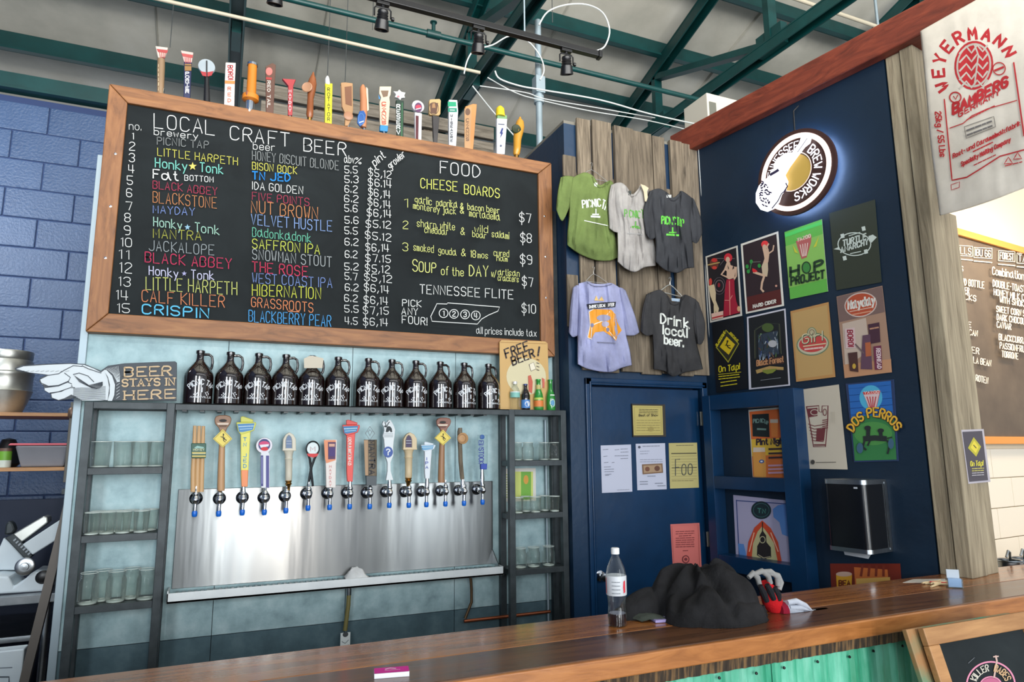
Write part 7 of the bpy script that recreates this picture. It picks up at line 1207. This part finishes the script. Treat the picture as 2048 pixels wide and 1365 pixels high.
# ================================================================ TRACK LIGHTS, PIPES, CABLES
TY = 2.8
tr = thing('lighting_track', 'black lighting track crossing below the roof above the chalkboard', 'track', (1.3, TY, onY(1195, 105, TY).z)); e0, e1 = onY(500, -68, TY), onY(1195, 105, TY); zt_ = (onY(770, 4, TY).z+onY(1190, 104, TY).z)/2
MB().box((e0.x-0.6, TY-0.016, zt_-0.016), (e1.x, TY+0.016, zt_+0.016)).build('track_bar', M['black'], tr, bevel=0.003); MB().box((e1.x, TY-0.02, zt_-0.02), (e1.x+0.02, TY+0.02, zt_+0.02)).build('end_cap', M['black'], tr, bevel=0.003)
for x in (0.1, 1.3): MB().tube([(x, TY, zt_+0.016), (x, TY, roofz(TY)-0.02)], 0.004, 6).build('hanger_rod', M['conduit'], tr)
def spot(px, lab, tilt_):
    x = onY(px, 40, TY).x; s = thing('track_spotlight', lab, 'spotlight', (x, TY, zt_-0.016), 'track spotlights'); o_ = Vector((x, TY, zt_-0.016))
    MB().box((x-0.03, TY-0.012, zt_-0.032), (x+0.03, TY+0.012, zt_-0.0165)).build('adapter', M['black'], s, bevel=0.002)
    c_ = o_+Vector((0, 0, -0.075)); ax_ = Vector((math.sin(tilt_)*0.5, 0.35, -1)).normalized()
    MB().tube([o_+Vector((0, 0, -0.016)), o_+Vector((0, 0, -0.028))], 0.008, 8).build('stem', M['black'], s)
    m = MB(); m.tube([c_+Vector((-0.038, 0, 0.0)), c_+Vector((-0.038, 0, 0.038)), c_+Vector((-0.03, 0, 0.047)), c_+Vector((0.03, 0, 0.047)), c_+Vector((0.038, 0, 0.038)), c_+Vector((0.038, 0, 0))], 0.004, 6); m.build('yoke', M['black'], s)
    m = MB(); m.lathe([(0.012, -0.035), (0.022, -0.03), (0.025, -0.02), (0.022, -0.012), (0.026, -0.008), (0.023, 0.0), (0.027, 0.004), (0.024, 0.012), (0.029, 0.016), (0.032, 0.045), (0.034, 0.058), (0.030, 0.058), (0.028, 0.05), (0.001, 0.048)], c_, 24, ax_); m.build('lamp_can', M['black'], s, smooth=True)
    m = MB(); m.lathe([(0.008, 0), (0.010, 0.003), (0.010, 0.012), (0.006, 0.014)], c_+Vector((0.04, 0, 0)), 12, (1, 0, 0)); m.build('knob', M['black'], s, smooth=True)
for px, lb, tl_ in ((548, 'black track spotlight cut by the top edge, leftmost', 0), (765, 'black track spotlight above the middle of the chalkboard', 0.0), (957, 'black track spotlight third along, where two green struts cross', 0.15), (1131, 'black track spotlight nearest the end cap of the track', 0.4)): spot(px, lb, tl_)
def xpipe(name, px0, py0, px1, D, r, mt, lab, cat='pipe', grp=None, z=None, xl=None):
    a_ = onY(px0, py0, D); b_ = onY(px1, py0, D); z_ = a_.z; x1_ = onY(px1, 0, D).x
    # find x where the horizontal line reaches px1
    x1_ = onP(px1, py0, (0, D, 0), Vector((0, 1, 0))).x
    return MB().tube([(a_.x, D, z_), (b_.x, D, z_)], r, 12).build(name, mt, smooth=True, label=lab, cat=cat, group=grp)
gp_ = thing('sprinkler_pipe', 'green sprinkler pipe running across below the purlins', 'pipe', (1.6, 4.3, onY(780, 48, 4.3).z)); z_ = onY(780, 48, 4.3).z
MB().tube([(-3, 4.3, z_), (6.5, 4.3, z_)], 0.02, 12).build('pipe_run', M['green'], gp_, smooth=True)
xh = onY(867, 60, 4.3).x; m = MB(); m.tube([(xh-0.05, 4.3, z_), (xh+0.05, 4.3, z_)], 0.03, 12); m.tube([(xh, 4.3, z_), (xh, 4.3, z_+0.09)], 0.014, 10); m.lathe([(0.005, 0), (0.026, 0.004), (0.026, 0.01), (0.005, 0.012)], (xh, 4.3, z_+0.09), 14); m.build('sprinkler_head', M['green'], gp_, smooth=True)
xv = onY(1077, 150, 4.4).x; vc = thing('vertical_conduit', 'galvanised conduit rising behind the right end of the chalkboard', 'conduit', (xv, 4.4, 2.8)); MB().tube([(xv, 4.4, 2.8), (xv, 4.4, onY(1077, 42, 4.4).z)], 0.026, 14).build('conduit_tube', M['conduit'], vc, smooth=True); z1_ = onY(1078, 172, 4.4).z; MB().box((xv-0.04, 4.36, z1_-0.07), (xv+0.04, 4.44, z1_+0.07)).build('junction_box', M['conduit'], vc, bevel=0.004); z2_ = onY(1078, 200, 4.4).z
MB().tube([(xv, 4.4, z2_-0.03), (xv, 4.4, z2_+0.03)], 0.04, 14).build('coupling', M['conduit'], vc, smooth=True)
z_ = onY(420, 22, 4.2).z; MB().tube([(-3, 4.2, z_), (onY(960, 137, 4.2).x, 4.2, z_)], 0.012, 10).build('thin_conduit', M['cream'], smooth=True, label='thin pale conduit running left of the crossing struts', cat='conduit')
def cab(name, pts, D, r, lab, mt='cable', cat='cable', grp='cables under the roof'):
    Q_ = [onY(x, y, D if not isinstance(D, list) else D[i]) for i, (x, y) in enumerate(pts)]; n_ = len(Q_); out_ = []
    for i in range((n_-1)*5+1): out_.append(crv([tuple(q_) for q_ in Q_], i/((n_-1)*5)))
    return MB().tube(out_, r, 6).build(name, M[mt], smooth=True, label=lab, cat=cat, group=grp)
cab('cable_loop', [(1192, 102), (1210, 92), (1219, 60), (1205, 25), (1172, 9), (1130, 10), (1095, 24), (1078, 50)], [2.8, 2.85, 2.9, 2.95, 3.0, 3.05, 3.1, 3.1], 0.0045, 'white cable looping from the end of the lighting track')
cab('cable', [(990, 142), (1000, 158), (1040, 172), (1085, 180), (1200, 200), (1300, 228), (1400, 250)], 4.0, 0.006, 'white cable sagging to the right from the crossing struts')
cab('cable', [(975, 155), (1030, 185), (1080, 200), (1180, 222), (1290, 240), (1385, 262)], 4.05, 0.004, 'thin grey cable lowest of those right of the conduit')
cab('cable', [(960, 172), (1050, 185), (1090, 198), (1190, 215), (1310, 236)], 4.05, 0.004, 'thin grey cable between the sagging cables')
cab('cable', [(928, 148), (935, 120), (950, 100), (985, 90), (1020, 72), (1055, 82), (1080, 112), (1088, 140), (1080, 160)], 3.9, 0.005, 'white cable arched from the struts to the conduit junction box')
cab('cable', [(945, 172), (985, 222), (1040, 285)], 4.3, 0.005, 'white cable dropping diagonally behind the golden tap handle')
z_ = None; ca, cb_ = onY(1585, 0, 3.6), onY(1757, 50, 3.6); z_ = (ca.z+cb_.z)/2; MB().tube([(ca.x-0.6, 3.6, z_), (cb_.x, 3.6, z_)], 0.016, 10).build('cream_pipe', M['cream'], smooth=True, label='cream pipe ending at the timber beam, top right', cat='pipe'); MB().tube([(cb_.x-0.01, 3.6, z_-0.12), (cb_.x-0.01, 3.6, z_+0.35)], 0.012, 10).build('short_rod', M['conduit'], smooth=True, label='short upright rod at the end of the cream pipe', cat='rod')
for k, (x, yt, yb, D) in enumerate(((340, -5, 95, 5.0), (655, 85, 150, 4.6), (690, 100, 170, 4.6), (745, -5, 60, 5.0), (1105, 0, 45, 4.0))):
    a_ = onY(x, yb, D); MB().tube([(a_.x, D, a_.z), (a_.x, D, roofz(D)-0.02)], 0.003, 6).build('hanging_wire', mat((70, 74, 74), 0.5), label='thin dark hanging wire, %s from the left' % ordn[k], cat='wire', group='hanging wires')
bxa, bxb = onY(1416, 238, 4.1), onY(1500, 200, 4.1); sb = thing('white_unit_box', 'white ventilation box standing on the little room behind the timber beam', 'box', (bxa.x+0.15, 4.25, WT)); MB().box((bxa.x, 4.1, WT+0.0205), (bxa.x+0.36, 4.4, onY(1440, 192, 4.1).z)).build('box_body', mat((214, 206, 190), 0.5), sb, bevel=0.004); MB().box((bxa.x+0.02, 4.095, WT+0.05), (bxa.x+0.09, 4.0995, onY(1425, 205, 4.1).z)).build('side_grille', mat((110, 110, 100), 0.5), sb)
MB().box((1.888, 3.5, WT), (6.4, 5.3, WT+0.02)).build('room_lid', mat((120, 116, 106), 0.8), label='plain board lid closing the little room', cat='board')
# wire along the corner by the planks
cab('corner_wire', [(1397, 300), (1402, 380), (1408, 450), (1412, 560), (1418, 660), (1424, 740), (1426, 790)], 3.46, 0.003, 'thin wire hanging down the corner beside the planks', grp=None)
# ================================================================ LEFT BAY
LY = 4.55; T4_ = (0, 600, 3.412)
xs0 = -2.3; xr = onY(138, 850, LY).x
for nm, y, lb in ((0, 829, 'upper plywood shelf holding the keg'), (1, 938, 'lower plywood shelf holding the plastic tub')):
    z_ = onY(100, y, LY).z; s = MB().box((xs0, LY, z_-0.012), (xr, LY+0.42, z_+0.008)).build('wall_shelf', M['shelfwood'], bevel=0.002, label=lb, cat='shelf', group='plywood shelves on the left')
zu, zlw = onY(100, 829, LY).z+0.0085, onY(100, 938, LY).z+0.0085
p_ = thing('shelf_upright', 'grey metal upright at the right end of the plywood shelves', 'upright', (xr, LY, 0.9)); MB().box((xr, LY-0.02, zlw-0.15), (xr+0.028, LY+0.4, zlw-0.12)).build('bracket', M['rack'], p_); MB().box((xr+0.002, LY-0.025, onY(140, 965, LY).z), (xr+0.026, LY, onY(140, 805, LY).z)).build('upright_post', mat((96, 92, 84), 0.5, 0.3), p_, bevel=0.002); m = MB(); q_ = onY(141, 826, LY-0.03); m.lathe([(0.012, -0.03), (0.02, -0.02), (0.02, 0.02), (0.012, 0.03)], (xr+0.014, LY-0.03, q_.z), 12); m.build('fitting', mat((120, 96, 80), 0.4, 0.5), p_, smooth=True)
# keg
kx = onY(12, 760, 4.75).x; R_ = onY(68, 760, 4.75).x-kx; kg = thing('beer_keg', 'dull silver beer keg on the upper plywood shelf', 'keg', (kx, 4.75, zu)); kh = onY(10, 698, 4.75-R_*0.9).z-zu
MB().lathe([(R_*0.60, 0), (R_*0.66, 0.0), (R_*0.92, kh*0.26), (R_*0.98, kh*0.34), (R_*1.0, kh*0.36), (R_*0.96, kh*0.38), (R_*0.97, kh*0.60), (R_*1.0, kh*0.62), (R_*0.99, kh*0.65), (R_*0.93, kh*0.67), (R_*0.92, kh*0.83), (R_*0.86, kh*0.86), (R_*0.89, kh*0.88), (R_*0.90, kh*0.985), (R_*0.88, kh), (R_*0.82, kh), (R_*0.80, kh*0.9), (0.001, kh*0.88)], (kx, 4.75, zu), 40).build('keg_shell', M['alu'], kg, smooth=True)
# tub
tx0, tx1_ = onY(20, 900, LY+0.02).x, onY(137, 900, LY+0.02).x; zt2 = onY(80, 887, LY+0.02).z; tb = thing('plastic_tub', 'clear plastic tub with a pink lid on the lower plywood shelf', 'tub', ((tx0+tx1_)/2, LY+0.16, zlw))
def ring4(x0, x1, y0, y1, z): return [(x0, y0, z), (x1, y0, z), (x1, y1, z), (x0, y1, z)]
def loft(rs, mt, nm, t, bv=0.01):
    vs = []; fs = []
    for r in rs: vs += r
    for i in range(len(rs)-1):
        for k in range(4): fs.append((i*4+k, i*4+(k+1) % 4, i*4+4+(k+1) % 4, i*4+4+k))
    fs += [(3, 2, 1, 0), tuple(range(len(vs)-4, len(vs)))]; return MB().add(vs, fs).build(nm, mt, t, bevel=bv)
loft([ring4(tx0+0.05, tx1_-0.02, LY+0.05, LY+0.28, zlw+0.001), ring4(tx0+0.02, tx1_, LY+0.02, LY+0.31, zt2-0.012)], nmat('cloudy_plastic', [(0.3, (120, 122, 128)), (0.7, (140, 142, 150))], nscale=3, rough=0.3), 'tub_body', tb); loft([ring4(tx0-0.01, tx1_+0.005, LY+0.01, LY+0.32, zt2-0.0118), ring4(tx0, tx1_, LY+0.012, LY+0.315, zt2)], mat((196, 84, 96), 0.4), 'tub_lid', tb, 0.003)
cx_ = onY(7, 920, LY+0.05).x; cn_ = thing('food_can', 'green and white canister at the left picture edge on the lower shelf', 'canister', (cx_, LY+0.08, zlw)); rr = onY(20, 920, LY+0.05).x-cx_; hh_ = onY(7, 897, LY+0.05).z-zlw
MB().lathe([(rr, 0), (rr, hh_*0.38)], (cx_, LY+0.08, zlw+0.0005), 24).build('can_base', mat((196, 206, 196), 0.5), cn_, smooth=True); MB().lathe([(rr*1.002, hh_*0.38), (rr*1.002, hh_*0.8), (rr*0.95, hh_*0.84)], (cx_, LY+0.08, zlw), 24).build('can_label', mat((106, 160, 50), 0.5), cn_, smooth=True); MB().lathe([(rr*0.95, hh_*0.84), (rr*0.97, hh_), (0.001, hh_)], (cx_, LY+0.08, zlw), 24).build('can_lid', mat((110, 84, 74), 0.5), cn_, smooth=True)
bx_ = onY(30, 920, LY+0.34).x; m = MB(); m.lathe([(0.05, 0), (0.07, 0.02), (0.06, 0.10), (0.035, 0.16), (0.001, 0.17)], (bx_-0.04, LY+0.34, zlw), 14); m.build('black_bag', mat((28, 30, 34), 0.35), label='small black bag between the canister and the tub', cat='bag', smooth=True)
# diagonal angle bar
DA = 3.95; a_, b_ = onY(150, 955, DA), onY(46, 1372, DA); d_ = (b_-a_).normalized(); m = MB(); m.bar(a_, b_+d_*0.5, 0.038, 0.006, up=(0, 1, 0)); m.bar(a_+Vector((0.016, 0.016, 0)), b_+d_*0.5+Vector((0.016, 0.016, 0)), 0.006, 0.032, up=(0, 1, 0)); m.build('diagonal_bar', mat((104, 98, 92), 0.5, 0.3), label='long rusty grey angle bar slanting down left of the rack', cat='bar')
# steel table with slicer
SY = 4.3; tz = onY(40, 1192, SY).z; tx = onY(118, 1195, SY).x; st = thing('steel_table', 'stainless work table under the meat slicer', 'table', (-1.4, SY+0.3, 0))
MB().box((-2.4, SY, tz-0.045), (tx, SY+0.65, tz)).build('table_top', M['steel2'], st, bevel=0.004)
z2 = onY(40, 1275, SY).z; MB().box((-2.4, SY+0.02, z2-0.03), (tx-0.03, SY+0.6, z2)).build('under_shelf', M['steel2'], st, bevel=0.003)
for x in (tx-0.05, tx-0.02): pass
for y in (SY+0.03, SY+0.55): MB().tube([(tx-0.05, y, 0), (tx-0.05, y, tz-0.045)], 0.02, 12).build('leg', M['steel2'], st, smooth=True)
SL = (0, 960, 5.688); sl = thing('meat_slicer', 'white and steel meat slicer tilted on the work table', 'slicer', (-1.2, SY+0.2, tz))
def ss(pts, D, t_, nm, mt, bv=0.004):
    m = MB(); slab(m, pts, D, t_, None, SL); [setattr(v_, 'z', max(v_.z, tz+0.001)) for v_ in m.v]; return m.build(nm, mt, sl, bevel=bv)
wp = nmat('white_enamel', [(0.3, (196, 208, 214)), (0.7, (212, 222, 226))], nscale=3, rough=0.3)
ss([(-120, 1225), (-120, 1030), (90, 1010), (240, 1020), (290, 1130), (420, 1040), (490, 975), (640, 980), (660, 1060), (655, 1225)], SY+0.30, 0.24, 'slicer_base', wp, 0.01); ss([(-60, 1290), (-60, 1225), (640, 1225), (640, 1262)], SY+0.30, 0.25, 'slicer_foot', mat((44, 50, 66), 0.5))
ss([(-80, 1015), (-20, 860), (70, 650), (140, 700), (330, 910), (300, 1015)], SY+0.26, 0.05, 'blade_guard', wp, 0.006); ss([(90, 650), (180, 600), (240, 640), (400, 850), (335, 905)], SY+0.20, 0.06, 'ribbed_carriage', M['rack'])
for k in range(7): ss([(150+k*27, 690+k*26), (180+k*27, 665+k*26), (192+k*27, 680+k*26), (162+k*27, 705+k*26)], SY+0.138, 0.006, 'rib', mat((150, 158, 164), 0.4), 0.001)
ss([(200, 600), (545, 395), (590, 410), (590, 470), (300, 690)], SY+0.24, 0.10, 'chute', M['alu'], 0.006); ss([(285, 725), (640, 490), (720, 440), (720, 640), (400, 840)], SY+0.16, 0.06, 'product_tray', wp, 0.006)
ss([(80, 620), (95, 500), (135, 455), (180, 480), (210, 560), (170, 610)], SY+0.22, 0.06, 'handle_arm', M['rack'], 0.01)
c_ = onY(SL[0]+300/5.688, SL[1]+980/5.688, SY+0.05); m = MB(); m.lathe([(0.001, 0), (0.03, 0), (0.042, 0.006), (0.045, 0.03), (0.038, 0.034), (0.02, 0.034), (0.018, 0.045), (0.001, 0.046)], c_, 24, (0, -1, 0)); m.build('dial_knob', M['steel2'], sl, smooth=True)
c_ = onY(SL[0]+492/5.688, SL[1]+1108/5.688, SY+0.062); m = MB(); m.lathe([(0.001, 0), (0.034, 0), (0.034, 0.01), (0.026, 0.016), (0.001, 0.016)], c_, 24, (0, -1, 0)); m.build('black_knob', M['black'], sl, smooth=True)
# white carton and dark bin below
bz = onY(30, 1372, SY).z; q_ = onY(58, 1300, 4.25); cr_ = thing('white_carton', 'white appliance box with a black outline on the floor shelf, bottom left corner', 'box', (q_.x-0.35, 4.25, 0.0)); MB().box((-2.2, 4.15, 0), (q_.x, 4.24, onY(30, 1292, 4.24).z)).build('carton_body', wp, cr_, bevel=0.006)
a = Art(lambda x, y, l: onY(x, y, 4.149-l), 0.0005); a.line([(-20, 1355), (18, 1355), (18, 1375)], 3, (60, 70, 80)); a.line([(-20, 1338), (24, 1336)], 2, (110, 120, 130)); a.build('carton_print', cr_)
MB().box((-2.6, 5.05, 0), (onY(130, 1200, 5.05).x+0.3, 5.1, onY(60, 1000, 5.05).z)).build('dark_backboard', mat((16, 34, 62), 0.6), label='dark navy board standing behind the slicer', cat='board')
